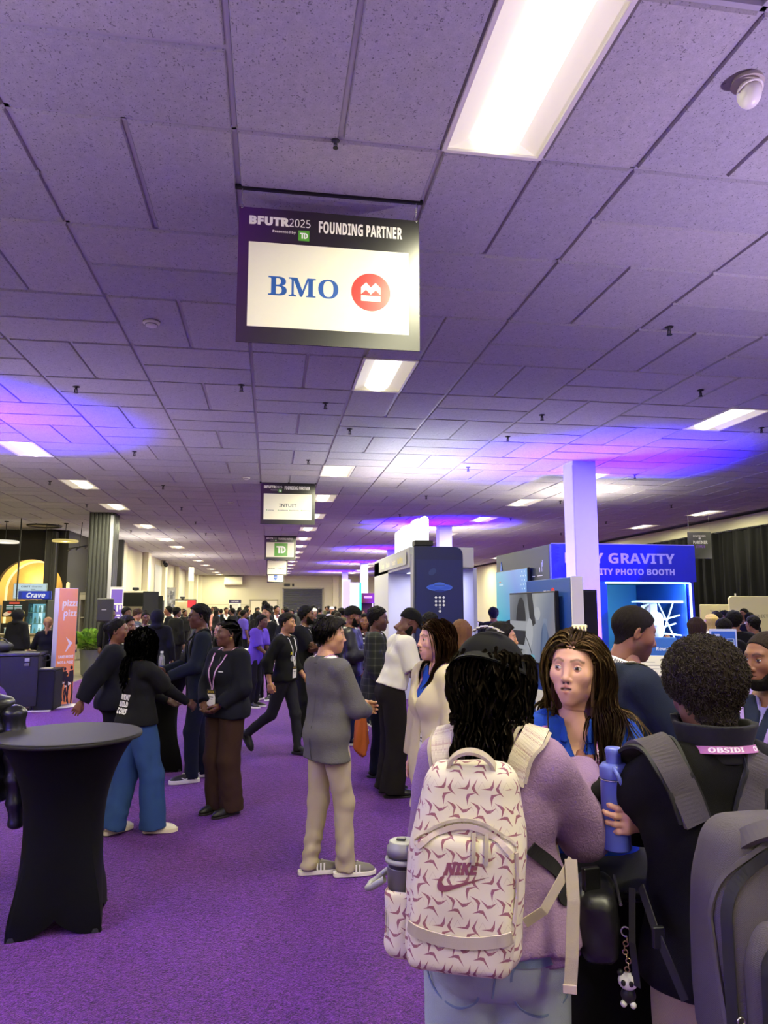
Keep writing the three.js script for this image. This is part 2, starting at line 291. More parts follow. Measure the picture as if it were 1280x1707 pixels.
{
  const T = 0.25, W = (n, w, h, d, x, y, z, m = M_wall) => struct(n, box(w, h, d, x, y, z, 0), m);
  const wl = W('wall_left', T, 4.6, 36, -6.6 - T / 2, 2.3, -49.5);
  for (let i = 0; i < 6; i++) part('pilaster', box(0.28, 4.6, 0.85, -6.46, 2.3, -33.2 - i * 6.5, 0.02), M(0xcfc7ad, { roughness: 0.8 }), wl);
  part('wall_panel', box(0.06, 4.0, 2.6, -6.57, 2.2, -44.5, 0.01), plain(0xa9a7a6), wl);
  W('wall_near_left', T, 4.6, 36, -13.2, 2.3, -11);
  W('wall_right', T, 4.6, 74, 14.75, 2.3, -31);
  W('wall_front', 29, 4.6, T, 0.8, 2.3, 6.1);
  const wb = W('wall_back', 22, 4.6, T, 4, 2.3, -67 - T / 2);
  for (const [x, w] of [[-6.3, 0.5], [5.95, 0.55], [10.5, 0.5]]) part('pilaster', box(w, 4.6, 0.3, x, 2.3, -66.9, 0.02), M(0xcfc7ad, { roughness: 0.8 }), wb);
  part('wall_seam', [box(7, 0.03, 0.02, -2.6, 2.0, -66.99, 0), box(0.03, 4.6, 0.02, 0.95, 2.3, -66.99, 0)], plain(0x9d9784), wb);
  const d1 = new THREE.Group(); d1.name = 'door_1'; d1.userData.kind = 'structure'; d1.position.set(2.96, 0, -66.95); scene.add(d1);
  for (let i = 0; i < 17; i++) part(i ? 'slat_' + String(i).padStart(3, '0') : 'slat', box(3.5, 0.195, 0.05, 0, 0.1 + i * 0.2, 0.02, 0.01), plain(0x2c2d31, 0.6), d1);
  part('door_frame', [box(0.12, 3.5, 0.16, -1.81, 1.75, 0, 0.01), box(0.12, 3.5, 0.16, 1.81, 1.75, 0, 0.01), box(3.74, 0.12, 0.16, 0, 3.46, 0, 0.01)], plain(0x8a8578), d1);
  const d2 = new THREE.Group(); d2.name = 'door_2'; d2.userData.kind = 'structure'; d2.position.set(-0.55, 0, -66.96); scene.add(d2);
  part('door_leaf', [box(1.15, 2.3, 0.05, -0.59, 1.15, 0.02, 0.01), box(1.15, 2.3, 0.05, 0.59, 1.15, 0.02, 0.01)], plain(0xcfc6ae), d2); part('door_frame', [box(0.1, 2.45, 0.12, -1.24, 1.22, 0, 0.01), box(0.1, 2.45, 0.12, 1.24, 1.22, 0, 0.01), box(2.58, 0.1, 0.12, 0, 2.42, 0, 0.01)], plain(0x9b937d), d2);
  // black cafe front with its pier and the deeper black return
  const R0 = 1.15, AX = -8.72, AY = 2.35, sh = new THREE.Shape(); sh.moveTo(-13.1, 0); sh.lineTo(-7.45, 0); sh.lineTo(-7.45, 4.6); sh.lineTo(-13.1, 4.6); sh.closePath();
  const hole = new THREE.Path(); hole.moveTo(AX - R0, 1.15); hole.lineTo(AX - R0, AY); hole.absarc(AX, AY, R0, Math.PI, 0, true); hole.lineTo(AX + R0, 1.15); hole.closePath(); sh.holes.push(hole);
  const wc = struct('wall_cafe', new THREE.ExtrudeGeometry(sh, { depth: 0.25, bevelEnabled: false, curveSegments: 40 }).translate(0, 0, -28.6), M_black);
  const ns = new THREE.Shape(); ns.moveTo(AX - R0, 1.15); ns.lineTo(AX - R0, AY); ns.absarc(AX, AY, R0, Math.PI, 0, true); ns.lineTo(AX + R0, 1.15); ns.closePath();
  const band = (r0, r1) => { const s = new THREE.Shape(); s.moveTo(AX - r1, 1.15); s.lineTo(AX - r1, AY); s.absarc(AX, AY, r1, Math.PI, 0, true); s.lineTo(AX + r1, 1.15); s.lineTo(AX + r0, 1.15); s.lineTo(AX + r0, AY); s.absarc(AX, AY, r0, 0, Math.PI, false); s.lineTo(AX - r0, 1.15); return s; };
  part('niche_back', new THREE.ExtrudeGeometry(ns, { depth: 0.06, bevelEnabled: false, curveSegments: 40 }).translate(0, 0, -29.5), M(0xd8bd7c, { roughness: 0.8, map: T_mottle }), wc);
  part('niche_reveal', new THREE.ExtrudeGeometry(band(R0, R0 + 0.08), { depth: 0.9, bevelEnabled: false, curveSegments: 40 }).translate(0, 0, -29.5), M(0xe3c98a, { roughness: 0.8 }), wc);
  part('niche_light_strip', new THREE.ExtrudeGeometry(band(R0 - 0.07, R0), { depth: 0.05, bevelEnabled: false, curveSegments: 40 }).translate(0, 0, -29.35), glow(0xffe29a, 1.6), wc);
  const nl = new THREE.PointLight(0xffd98c, 5); nl.position.set(AX, 2.7, -29.0); nl.castShadow = true; scene.add(nl);
  W('wall_cafe_return', 1.6, 4.6, T, -7.0, 2.3, -32.1, M(0x1a1a1b, { roughness: 0.8 }));
  W('wall_cafe_side', 0.2, 4.6, 3.6, -7.55, 2.3, -30.4, M_black);
  struct('pillar_cafe', [box(0.36, 4.5, 0.36, -7.95, 2.25, -28.1, 0.01), box(0.04, 4.5, 0.05, -7.9, 2.25, -27.91, 0.004)], M(0x33322f, { roughness: 0.6 }));
  const fc = new THREE.Group(); fc.name = 'pillar_fluted'; fc.userData.kind = 'structure'; fc.position.set(-5.06, 0, -23.1); scene.add(fc);
  part('column_core', box(0.68, 4.6, 0.68, 0, 2.3, 0, 0.01), M(0x2b2b2a, { roughness: 0.55 }), fc);
  let n = 0; const fl = box(0.085, 4.6, 0.05, 0, 2.3, 0, 0.02);
  for (const [ux, uz, a] of [[0, 1, 0], [1, 0, Math.PI / 2], [-1, 0, Math.PI / 2]]) for (let i = 0; i < 6; i++) { const s = (i - 2.5) * 0.112; part(n ? 'slat_' + String(n).padStart(3, '0') : 'slat', fl, M_flute(), fc, [ux * 0.35 + (uz ? s : 0), 0, uz * 0.35 + (ux ? s : 0)], [0, a, 0]); n++; }
  part('cable_cover', box(0.1, 4.5, 0.05, 0.3, 2.25, 0.37, 0.01), plain(0x9c9aa6, 0.5), fc);
}
function M_flute() { return memo('flute', () => M(0x3a3b39, { roughness: 0.45 })); }
// drape on the right wall: a hanging cloth with folds, and its cream band above
{
  const n = 900, L = 34, pos = [], idx = [];
  for (let i = 0; i <= n; i++) { const z = -8 - L * i / n, ph = i * 0.42 + 1.5 * Math.sin(i * 0.031), f = 0.07 * Math.sin(ph) + 0.03 * Math.sin(ph * 2.3 + 1); for (let k = 0; k <= 6; k++) { const v = k / 6, y = 4.12 * v; pos.push(14.25 + f * (1 - 0.45 * v) + 0.01 * Math.sin(y * 3 + i), y + 0.02, z + 0.02 * Math.sin(y * 2 + i * 0.2)); } }
  for (let i = 0; i < n; i++) for (let k = 0; k < 6; k++) { const a = i * 7 + k, b = a + 7; idx.push(a, b, a + 1, b, b + 1, a + 1); }
  const g = new THREE.BufferGeometry(); g.setAttribute('position', new THREE.Float32BufferAttribute(pos, 3)); g.setIndex(idx); g.computeVertexNormals();
  const t = thing('drape', 'long black pleated drape hung along the right wall under a cream band', 'curtain');
  part('cloth', g, M(0x080808, { roughness: 0.9, clearcoat: 0, specularIntensity: 0.2, side: THREE.DoubleSide }), t); part('rail', tube([[14.25, 4.13, -8], [14.25, 4.13, -25], [14.25, 4.13, -42]], 0.03, 8, 8), plain(0x1a1a1a, 0.4, 0.6), t);
}
// square columns with violet floor spots
{
  const M_col = M(0xe4e0e4, { roughness: 0.6 });
  const spots = [];
  for (const [x, z, w, side] of [[6.02, -13.4, 0.48, 1], [6.02, -24.8, 0.46, 1], [5.98, -35.7, 0.46, 1], [5.98, -46.7, 0.46, 1], [5.98, -58.8, 0.46, 1], [6.0, -2.2, 0.48, 1], [-5.06, -11.8, 0.48, -1], [-5.06, -0.6, 0.48, -1]]) {
    const g = new THREE.Group(); g.name = numbered('pillar_square'); g.userData.kind = 'structure'; g.position.set(x, 0, z); scene.add(g);
    part('column_shaft', box(w, 4.6, w, 0, 2.3, 0, 0.012), M_col, g); part('column_base', box(w + 0.06, 0.14, w + 0.06, 0, 0.07, 0, 0.01), plain(0x55505c), g); part('corner_guard', [box(0.03, 4.4, 0.03, -w / 2, 2.3, w / 2, 0.004)], plain(0xd6d0d8, 0.4), g);
    const all = z > -3 || x < 0 ? [[0, 1], [1, 0]] : z > -14 ? [[0.62, 1.05], [-1, -0.2], [1.1, -0.3]] : [[0, 1], [-1, 0.3]];
    // added ceiling-brightening lamps: on the carpet when near, hidden behind the column when far
    const far = z < -20, wx = far ? x + 0.05 : x + (x < 0 ? 0.6 : -0.6), wy = far ? 2.35 : 0, wz = far ? z - w / 2 - 0.16 : z, w0 = new THREE.SpotLight(far ? ADDED_WASH_FAR : ADDED_WASH_COLOR, far ? ADDED_WASH_POWER * 0.4 : z > -3 ? ADDED_WASH_POWER : ADDED_WASH_POWER * 0.45, 0, far ? R(86) : R(63), 0.6, 2);
    w0.position.set(wx, wy + 0.3, wz); w0.target.position.set(wx, 4.6, wz); w0.castShadow = true; w0.shadow.radius = 5; scene.add(w0, w0.target);
    const wt = thing('added_wash_lamp', far ? 'added squat grey wash lamp clamped high behind a far white column' : 'added squat grey wash lamp on the carpet beside a near white column', 'spotlight', [wx, wy, wz], 0, far ? 'added wash lamps behind the far columns' : 'added wash lamps at the near columns'); part('housing', box(0.16, 0.14, 0.24, 0, 0.13, 0, 0.02), plain(0x1b1b1d, 0.5), wt); part('lens', box(0.13, 0.01, 0.2, 0, 0.204, 0, 0), glow(0xfff2e0, 1.2), wt); part('foot', far ? box(0.05, 0.05, 0.2, 0, 0.05, 0.1, 0.008) : box(0.2, 0.05, 0.1, 0, 0.028, 0, 0.008), plain(0x111113, 0.5), wt);
    for (const [dx, dz] of all) spots.push([x + dx * 0.36, z + dz * 0.36, z > -14 ? 1 : 1.4, x, z]);
  }
  for (const [x, z, k, cx, cz] of spots) {
    const t = thing('floor_spotlight', SPOT_LABEL(cx, cz), 'spotlight', [x, 0, z], 0, 'violet spotlights at the column feet');
    part('housing', new THREE.LatheGeometry([[0, 0.04], [0.07, 0.04], [0.085, 0.07], [0.085, 0.2], [0.075, 0.21], [0.072, 0.19], [0, 0.19]].map((p) => new THREE.Vector2(...p)), 20), plain(0x111113, 0.4), t);
    part('lens', new THREE.CircleGeometry(0.07, 20).rotateX(-Math.PI / 2).translate(0, 0.195, 0), glow(0x4a10ff, 1.5), t);
    part('yoke', tube([[-0.1, 0.0, 0], [-0.1, 0.1, 0], [-0.085, 0.14, 0]], 0.008, 6, 6).toNonIndexed(), plain(0x111113, 0.4), t); part('foot', box(0.24, 0.02, 0.1, 0, 0.012, 0, 0.005), plain(0x111113, 0.5), t);
    const s = new THREE.SpotLight(UPLIGHT_COLOR, UPLIGHT_POWER * k, 0, R(32), 1, 2); s.position.set(x, 0.24, z); s.target.position.set(x + (x - cx) * 0.8, 4.6, z + (z - cz) * 0.8); s.castShadow = true; s.shadow.radius = 3; scene.add(s, s.target);
  }
}
function SPOT_LABEL(cx, cz) { return cx < 0 ? 'small black violet spotlight at the foot of the white column beside the left aisle' : cz > -3 ? 'small black violet spotlight at the foot of the white column nearest on the right' : cz > -14 ? 'small black violet spotlight at the foot of the white column before the blue photo booth' : 'small black violet spotlight at the foot of a far white column in the right row'; }
// ceiling troffers
{
  const proto = new THREE.Group();
  const W2 = 0.31, L2 = 0.625;
  const frame = [box(0.03, 0.02, 1.26, -W2, 0, 0, 0.004), box(0.03, 0.02, 1.26, W2, 0, 0, 0.004), box(0.62, 0.02, 0.03, 0, 0, -L2, 0.004), box(0.62, 0.02, 0.03, 0, 0, L2, 0.004)];
  const refl = new THREE.BufferGeometry(), p = [], q = (a, b, c, d) => p.push(...a, ...b, ...c, ...a, ...c, ...d), H = 0.055;
  q([-W2, 0, L2], [-W2, 0, -L2], [-0.16, H, -L2 + 0.05], [-0.16, H, L2 - 0.05]); q([W2, 0, -L2], [W2, 0, L2], [0.16, H, L2 - 0.05], [0.16, H, -L2 + 0.05]);
  q([-W2, 0, -L2], [W2, 0, -L2], [0.16, H, -L2 + 0.05], [-0.16, H, -L2 + 0.05]); q([W2, 0, L2], [-W2, 0, L2], [-0.16, H, L2 - 0.05], [0.16, H, L2 - 0.05]);
  refl.setAttribute('position', new THREE.Float32BufferAttribute(p, 3)); refl.computeVertexNormals(); boxUV(refl);
  const lp = [], arc = (k) => { const a = R(-47 + 94 * k / 12); return [0.22 * Math.sin(a), 0.05 - 0.22 * (Math.cos(a) - Math.cos(R(47)))]; };
  for (let k = 0; k < 12; k++) { const [x0, y0] = arc(k), [x1, y1] = arc(k + 1), e = 0.57; lp.push(x0, y0, e, x0, y0, -e, x1, y1, -e, x0, y0, e, x1, y1, -e, x1, y1, e, x0, y0, e, x1, y1, e, 0, 0.05, e, x1, y1, -e, x0, y0, -e, 0, 0.05, -e); }
  const lensG = new THREE.BufferGeometry(); lensG.setAttribute('position', new THREE.Float32BufferAttribute(lp, 3)); lensG.computeVertexNormals(); boxUV(lensG);
  const M_lens = M(0xffffff, { roughness: 0.5, emissive: new THREE.Color(1.0, 0.97, 0.8), emissiveIntensity: LENS_GLOW }), M_reflGlow = M(0xf2efe0, { roughness: 0.5, emissive: new THREE.Color(1, 0.92, 0.52), emissiveIntensity: 0.33 });  // reflector emits nothing itself; its glow stands for light caught from the diffuser
  part('frame', frame, M(0xe8e6dc, { roughness: 0.5 }), proto); part('reflector', refl, M_reflGlow, proto);
  part('diffuser', lensG, M_lens, proto);
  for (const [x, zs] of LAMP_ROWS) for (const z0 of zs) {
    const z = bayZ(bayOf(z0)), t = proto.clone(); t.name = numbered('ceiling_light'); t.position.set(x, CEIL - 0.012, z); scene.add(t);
    const row = { 1.33: 'row beside the hanging signs', '-4.43': 'row over the left carpet edge', 6.82: 'row along the white columns', 13.07: 'row nearest the black drape', '-10': 'row over the cafe' }[String(x)];
    const k = zs.filter((q) => q < -3).indexOf(z0), nth = ['nearest', 'second', 'third', 'fourth', 'fifth', 'sixth', 'seventh', 'eighth', 'ninth', 'tenth', 'eleventh', 'twelfth', 'thirteenth', 'fourteenth', 'fifteenth', 'sixteenth'][k];
    tag(t, k < 0 ? 'unseen recessed ceiling light over the photographer in the ' + row : 'glowing recessed ceiling light, ' + nth + ' from the camera in the ' + row, 'ceiling light', 'recessed lights in the ' + row);
    const l = new THREE.RectAreaLight(LAMP_COLOR, LAMP_POWER * (z < -25 ? 2.8 : z < -16 ? 1.9 : z < -8 ? 1.3 : 1), 0.5, 1.15); l.position.set(x, CEIL - 0.05, z); l.rotation.x = -Math.PI / 2; scene.add(l);
  }
}
// sprinklers and detectors
{
  const proto = new THREE.Group(), nthOf = {};
  part('escutcheon', new THREE.LatheGeometry([[0, 0], [0.035, 0], [0.03, -0.008], [0.012, -0.012], [0.012, -0.03], [0, -0.03]].map((p) => new THREE.Vector2(...p)), 14), plain(0x3a3a3c, 0.4, 0.5), proto);
  part('frame_arms', [rod([-0.012, -0.028, 0], [-0.012, -0.06, 0], 0.004, 6), rod([0.012, -0.028, 0], [0.012, -0.06, 0], 0.004, 6), rod([0, -0.06, 0], [0, -0.03, 0], 0.004, 6)], plain(0x2a2a2c, 0.4, 0.6), proto);
  part('deflector', cyl(0.022, 0.022, 0.004, 0, -0.064, 0, 12), plain(0x222224, 0.4, 0.6), proto);
  for (const [x, z] of [[-2.54, -9.6], [-0.42, -9.2], [0.71, -9.86], [1.21, -11.3], [0.68, -13.9], [-2.52, -13.6], [-5, -17.2], [-2.54, -17.4], [-2.56, -21.2], [-2.52, -24.8], [-2.51, -28.6], [-5.1, -21], [-5.2, -28.1], [3.97, -6.55], [5.55, -8.5], [3.94, -10], [3.88, -11.4], [3.94, -14.1], [3.91, -18], [3.9, -21.8], [7.74, -14.4], [7.66, -18.3], [11.05, -18.6], [7.59, -22.2], [11.03, -26.4], [11.04, -22.6], [11.6, -32.2], [7.68, -10.2], [0.34, -4.1]]) {
    const t = proto.clone(); t.name = numbered('sprinkler_head'); t.position.set(x, CEIL - 0.014, z); t.scale.setScalar(z > -4.5 ? 0.75 : 1.3); scene.add(t);
    const col = x < -4 ? 'row over the left carpet edge' : x < -2 ? 'row left of the hanging signs' : x < 2 ? 'row near the hanging signs' : x < 5 ? 'row left of the white columns' : x < 8 ? 'row just right of the white columns' : 'row nearest the drape';
    nthOf[col] = (nthOf[col] ?? -1) + 1; tag(t, z > -4.5 ? 'tiny dark sprinkler head in front of the large red-emblem sign' : 'dark sprinkler head, ' + ['nearest', 'second', 'third', 'fourth', 'fifth', 'sixth', 'seventh'][nthOf[col]] + ' from the camera in the ' + col, 'sprinkler', 'ceiling sprinkler heads');
  }
  const sm = (x, z, l) => { const t = thing('smoke_detector', l, 'detector', [x, CEIL - 0.014, z]); part('body', new THREE.LatheGeometry([[0, 0], [0.085, 0], [0.08, -0.02], [0.06, -0.03], [0.055, -0.045], [0.03, -0.055], [0, -0.056]].map((p) => new THREE.Vector2(...p)), 28), plain(0xd9d6d2, 0.5), t); part('vent_ring', new THREE.TorusGeometry(0.058, 0.006, 6, 28).rotateX(Math.PI / 2).translate(0, -0.034, 0), plain(0x8d8a90, 0.6), t); };
  sm(-1.23, -7.22, 'round white smoke detector left of the red-logo sign'); sm(-0.57, -16.0, 'round white smoke detector left of the second hanging sign'); sm(-1.11, -19.9, 'farthest round white smoke detector, beyond the second sign');
  const t = thing('motion_sensor', 'white egg-shaped ceiling sensor at the top right corner', 'sensor', [2.5, CEIL - 0.014, -3.24]);
  part('base', cyl(0.075, 0.085, 0.03, 0, -0.012, 0, 28), plain(0xb9b1a6, 0.6), t);
  part('dome', new THREE.SphereGeometry(0.062, 24, 18).scale(1, 1.25, 1).translate(0.005, -0.075, 0.01), plain(0xeceae4, 0.35), t, null, [0.25, 0, 0.1]); part('visor', new THREE.TorusGeometry(0.062, 0.007, 8, 24, Math.PI * 1.1).rotateX(1.2).translate(0.005, -0.07, 0.01), plain(0xd8d4cc, 0.5), t);
  const v = thing('ceiling_vent', 'round black air vent in the ceiling above the cafe front', 'vent', [-7.85, CEIL - 0.014, -26.7]); part('ring', new THREE.TorusGeometry(0.52, 0.06, 8, 32).rotateX(Math.PI / 2), plain(0x17171a), v); part('grille', cyl(0.5, 0.5, 0.03, 0, 0, 0, 32), plain(0x0c0c0e), v);
  const ac = thing('wall_unit', 'cream box-shaped heating unit hung high on the back wall', 'heater', [-3.3, 3.74, -66.7]); part('casing', box(1.6, 0.72, 0.5, 0, 0.36, 0, 0.02), plain(0xd8d1b8), ac); part('louvre', box(1.5, 0.05, 0.52, 0, 0.06, 0.01, 0.005), plain(0x77725f), ac);
  const ve = thing('wall_vent', 'pair of small dark vent grilles high on the back wall beside the roller door', 'vent', [1.75, 3.62, -66.95]); part('grille', box(0.55, 0.26, 0.06, -0.25, 0.13, 0, 0.01), plain(0x232326), ve); part('grille', box(0.2, 0.26, 0.06, 0.3, 0.13, 0, 0.01), plain(0x232326), ve);
}
// ---------- signs, booths, stands ----------
const sheet = (w, h, t = 0.004) => new THREE.BoxGeometry(w, h, t);
const printMat = (tex, r = 0.5, o = {}) => M(0xffffff, { map: tex, roughness: r, ...o });
const litMat = (tex, k, r = 0.35) => M(0x0a0a0a, { emissive: new THREE.Color(1, 1, 1), emissiveMap: tex, emissiveIntensity: k, roughness: r });
const txt = (g, s, x, y, size, color, o = {}) => { g.save(); g.fillStyle = color; g.font = (o.w ?? 'bold') + ' ' + size + 'px ' + (o.f ?? 'sans-serif'); g.textAlign = o.a ?? 'left'; g.textBaseline = 'middle'; g.translate(x, y); if (o.r) g.rotate(o.r); if (o.sx || o.skew) g.transform(o.sx ?? 1, 0, o.skew ?? 0, 1, 0, 0); g.fillText(s, 0, 0); if (o.heavy) { g.lineWidth = o.heavy; g.strokeStyle = color; g.strokeText(s, 0, 0); } g.restore(); };
const grad = (g, x0, y0, x1, y1, ...st) => { const q = g.createLinearGradient(x0, y0, x1, y1); st.forEach((c, i) => q.addColorStop(i / (st.length - 1), c)); return q; };
function roundel(g, x, y, r) {
  g.fillStyle = '#e2231f'; g.beginPath(); g.arc(x, y, r, 0, 7); g.fill(); g.fillStyle = '#f7f4e8';
  g.beginPath(); g.moveTo(x - r * .5, y + r * .12); g.lineTo(x - r * .5, y - r * .26); g.lineTo(x - r * .24, y - r * .52); g.lineTo(x, y - r * .26); g.lineTo(x + r * .24, y - r * .52); g.lineTo(x + r * .5, y - r * .26); g.lineTo(x + r * .5, y + r * .12); g.lineTo(x + r * .25, y - r * .12); g.lineTo(x, y + r * .12); g.lineTo(x - r * .25, y - r * .12); g.closePath(); g.fill(); g.fillRect(x - r * .5, y + r * .18, r, r * .3);
}
function tdBox(g, x, y, s) { g.fillStyle = '#54a532'; g.fillRect(x, y, s, s); g.fillStyle = '#fff'; const u = s / 20; g.fillRect(x + 3 * u, y + 4.5 * u, 8 * u, 2.4 * u); g.fillRect(x + 5.8 * u, y + 4.5 * u, 2.6 * u, 11 * u); g.beginPath(); g.moveTo(x + 9.6 * u, y + 4.5 * u); g.lineTo(x + 12 * u, y + 4.5 * u); g.bezierCurveTo(x + 19 * u, y + 4.5 * u, x + 19 * u, y + 15.5 * u, x + 12 * u, y + 15.5 * u); g.lineTo(x + 9.6 * u, y + 15.5 * u); g.closePath(); g.fill(); g.fillStyle = '#54a532'; g.beginPath(); g.moveTo(x + 12.2 * u, y + 6.9 * u); g.bezierCurveTo(x + 15.8 * u, y + 7 * u, x + 15.8 * u, y + 13 * u, x + 12.2 * u, y + 13.1 * u); g.closePath(); g.fill(); }
function founding(draw, title = 'FOUNDING PARTNER') {
  return canvasTex(992, 760, (g, w, h) => {
    g.fillStyle = grad(g, 0, 0, w, h * .5, '#4a1466', '#1d0b26', '#101012', '#101012'); g.fillRect(0, 0, w, h);
    txt(g, 'BFUTR', 52, 72, 62, '#f3f0ea', { sx: 1.12, heavy: 5 }); txt(g, '2025', 268, 72, 62, '#f3f0ea', { w: 'normal', sx: .88 }); txt(g, 'Presented by', 306, 126, 20, '#f3f0ea', { a: 'right' }); tdBox(g, 320, 112, 60);
    txt(g, title, 428, 84, 92, '#f3f0ea', { sx: Math.min(.62, 500 / (title.length * 62)), heavy: 3 });
    g.fillStyle = '#efecd8'; g.fillRect(56, 196, 876, 476); draw(g);
  });
}
{
  const faces = [
    ['large hanging sign with blue lettering and a red round bank emblem', -4.69, 3.965, (g) => { txt(g, 'BMO', 160, 440, 150, '#2157a8', { f: 'serif', sx: 1.08 }); roundel(g, 720, 440, 108); }],
    ['second hanging sign, thin dark lettering with a line of small names below', -16.6, 4.1, (g) => { txt(g, 'INTUIT', 494, 410, 78, '#3a3f4a', { a: 'center', sx: 1.3, w: 'normal', heavy: 2 }); ['#turbotax', '#creditkarma', '#quickbooks', '#mailchimp'].forEach((s, i) => { g.fillStyle = '#3a8a3a'; g.beginPath(); g.arc(112 + i * 210, 500, 9, 0, 7); g.fill(); txt(g, s.slice(1), 128 + i * 210, 500, 27, '#3a3f4a'); }); }],
    ['third hanging sign with a green square bank emblem', -29.3, 4.1, (g) => tdBox(g, 310, 220, 420)],
    ['fourth hanging sign, pale with two small dark words', -43.8, 4.1, (g) => { g.fillStyle = '#dedbd0'; g.fillRect(50, 60, 892, 640); txt(g, 'amazon', 240, 420, 84, '#30343c', { a: 'center' }); txt(g, 'Capital', 690, 420, 84, '#30343c', { a: 'center' }); }],
    ['farthest hanging sign, a blue crest on a white panel', -54.5, 4.0, (g) => { g.fillStyle = '#2b4da0'; g.beginPath(); g.moveTo(390, 280); g.lineTo(600, 280); g.lineTo(600, 460); g.quadraticCurveTo(600, 560, 495, 600); g.quadraticCurveTo(390, 560, 390, 460); g.fill(); g.fillStyle = '#efc84a'; g.fillRect(430, 400, 130, 30); }],
  ];
  for (const [label, z, y, draw] of faces) {
    const t = thing('hanging_sign', label, 'sign', [0.36, y, z], 0, 'partner signs hung down the aisle');
    part('board', sheet(1.24, 0.95, 0.012), M(0x101012, { roughness: 0.4 }), t);
    const f = part('print', sheet(1.24, 0.95, 0.002), printMat(founding(draw), 0.28, { clearcoat: 0.6, clearcoatRoughness: 0.3 }), t, [0, 0, 0.0075]); f.rotation.y = 0;
    const top = CEIL - 0.015 - y;
    part('hanging_bar', box(1.3, 0.03, 0.03, 0, top, 0.0, 0.006), plain(0x18161c, 0.5, 0.4), t);
    for (const s of [-0.6, 0.6]) { const h = part('hook', tube([[s, top, 0], [s, top - 0.02, 0.012], [s, 0.5, 0.0], [s + 0.008, 0.478, 0.012], [s, 0.46, 0.012], [s - 0.006, 0.47, 0.012]], 0.003, 16, 6), plain(0xd6d6d8, 0.25, 0.9), t); h.name = 'hook'; }
  }
  const t = thing('hanging_sign', 'grey glossy partner stage sign hung before the black drape', 'sign', [11.75, 3.45, -18.45], R(-12));
  part('board', sheet(0.64, 0.74, 0.012), plain(0x2a2a2c, 0.4), t);
  part('print', sheet(0.64, 0.74, 0.002), printMat(canvasTex(512, 592, (g, w, h) => { g.fillStyle = grad(g, 0, 0, w, h, '#8b8b88', '#3b3b3c', '#2b2b2d', '#77777a'); g.fillRect(0, 0, w, h); txt(g, 'BFUTR2025', 256, 90, 62, '#f3f0ea', { a: 'center', sx: .85 }); g.fillStyle = '#f3f0ea'; g.fillRect(240, 125, 45, 40); txt(g, 'PARTNER', 270, 230, 96, '#f7f5ef', { a: 'center', sx: .75, heavy: 4 }); txt(g, 'STAGE', 270, 320, 92, '#8d4fc4', { a: 'center', sx: .75 }); }), 0.3), t, [0, 0, 0.008]);
  part('hook', [rod([-0.28, 0.36, 0], [-0.28, 1.12, 0], 0.004), rod([0.28, 0.36, 0], [0.28, 1.12, 0], 0.004)], plain(0xb0b0b4, 0.3, 0.8), t);
}
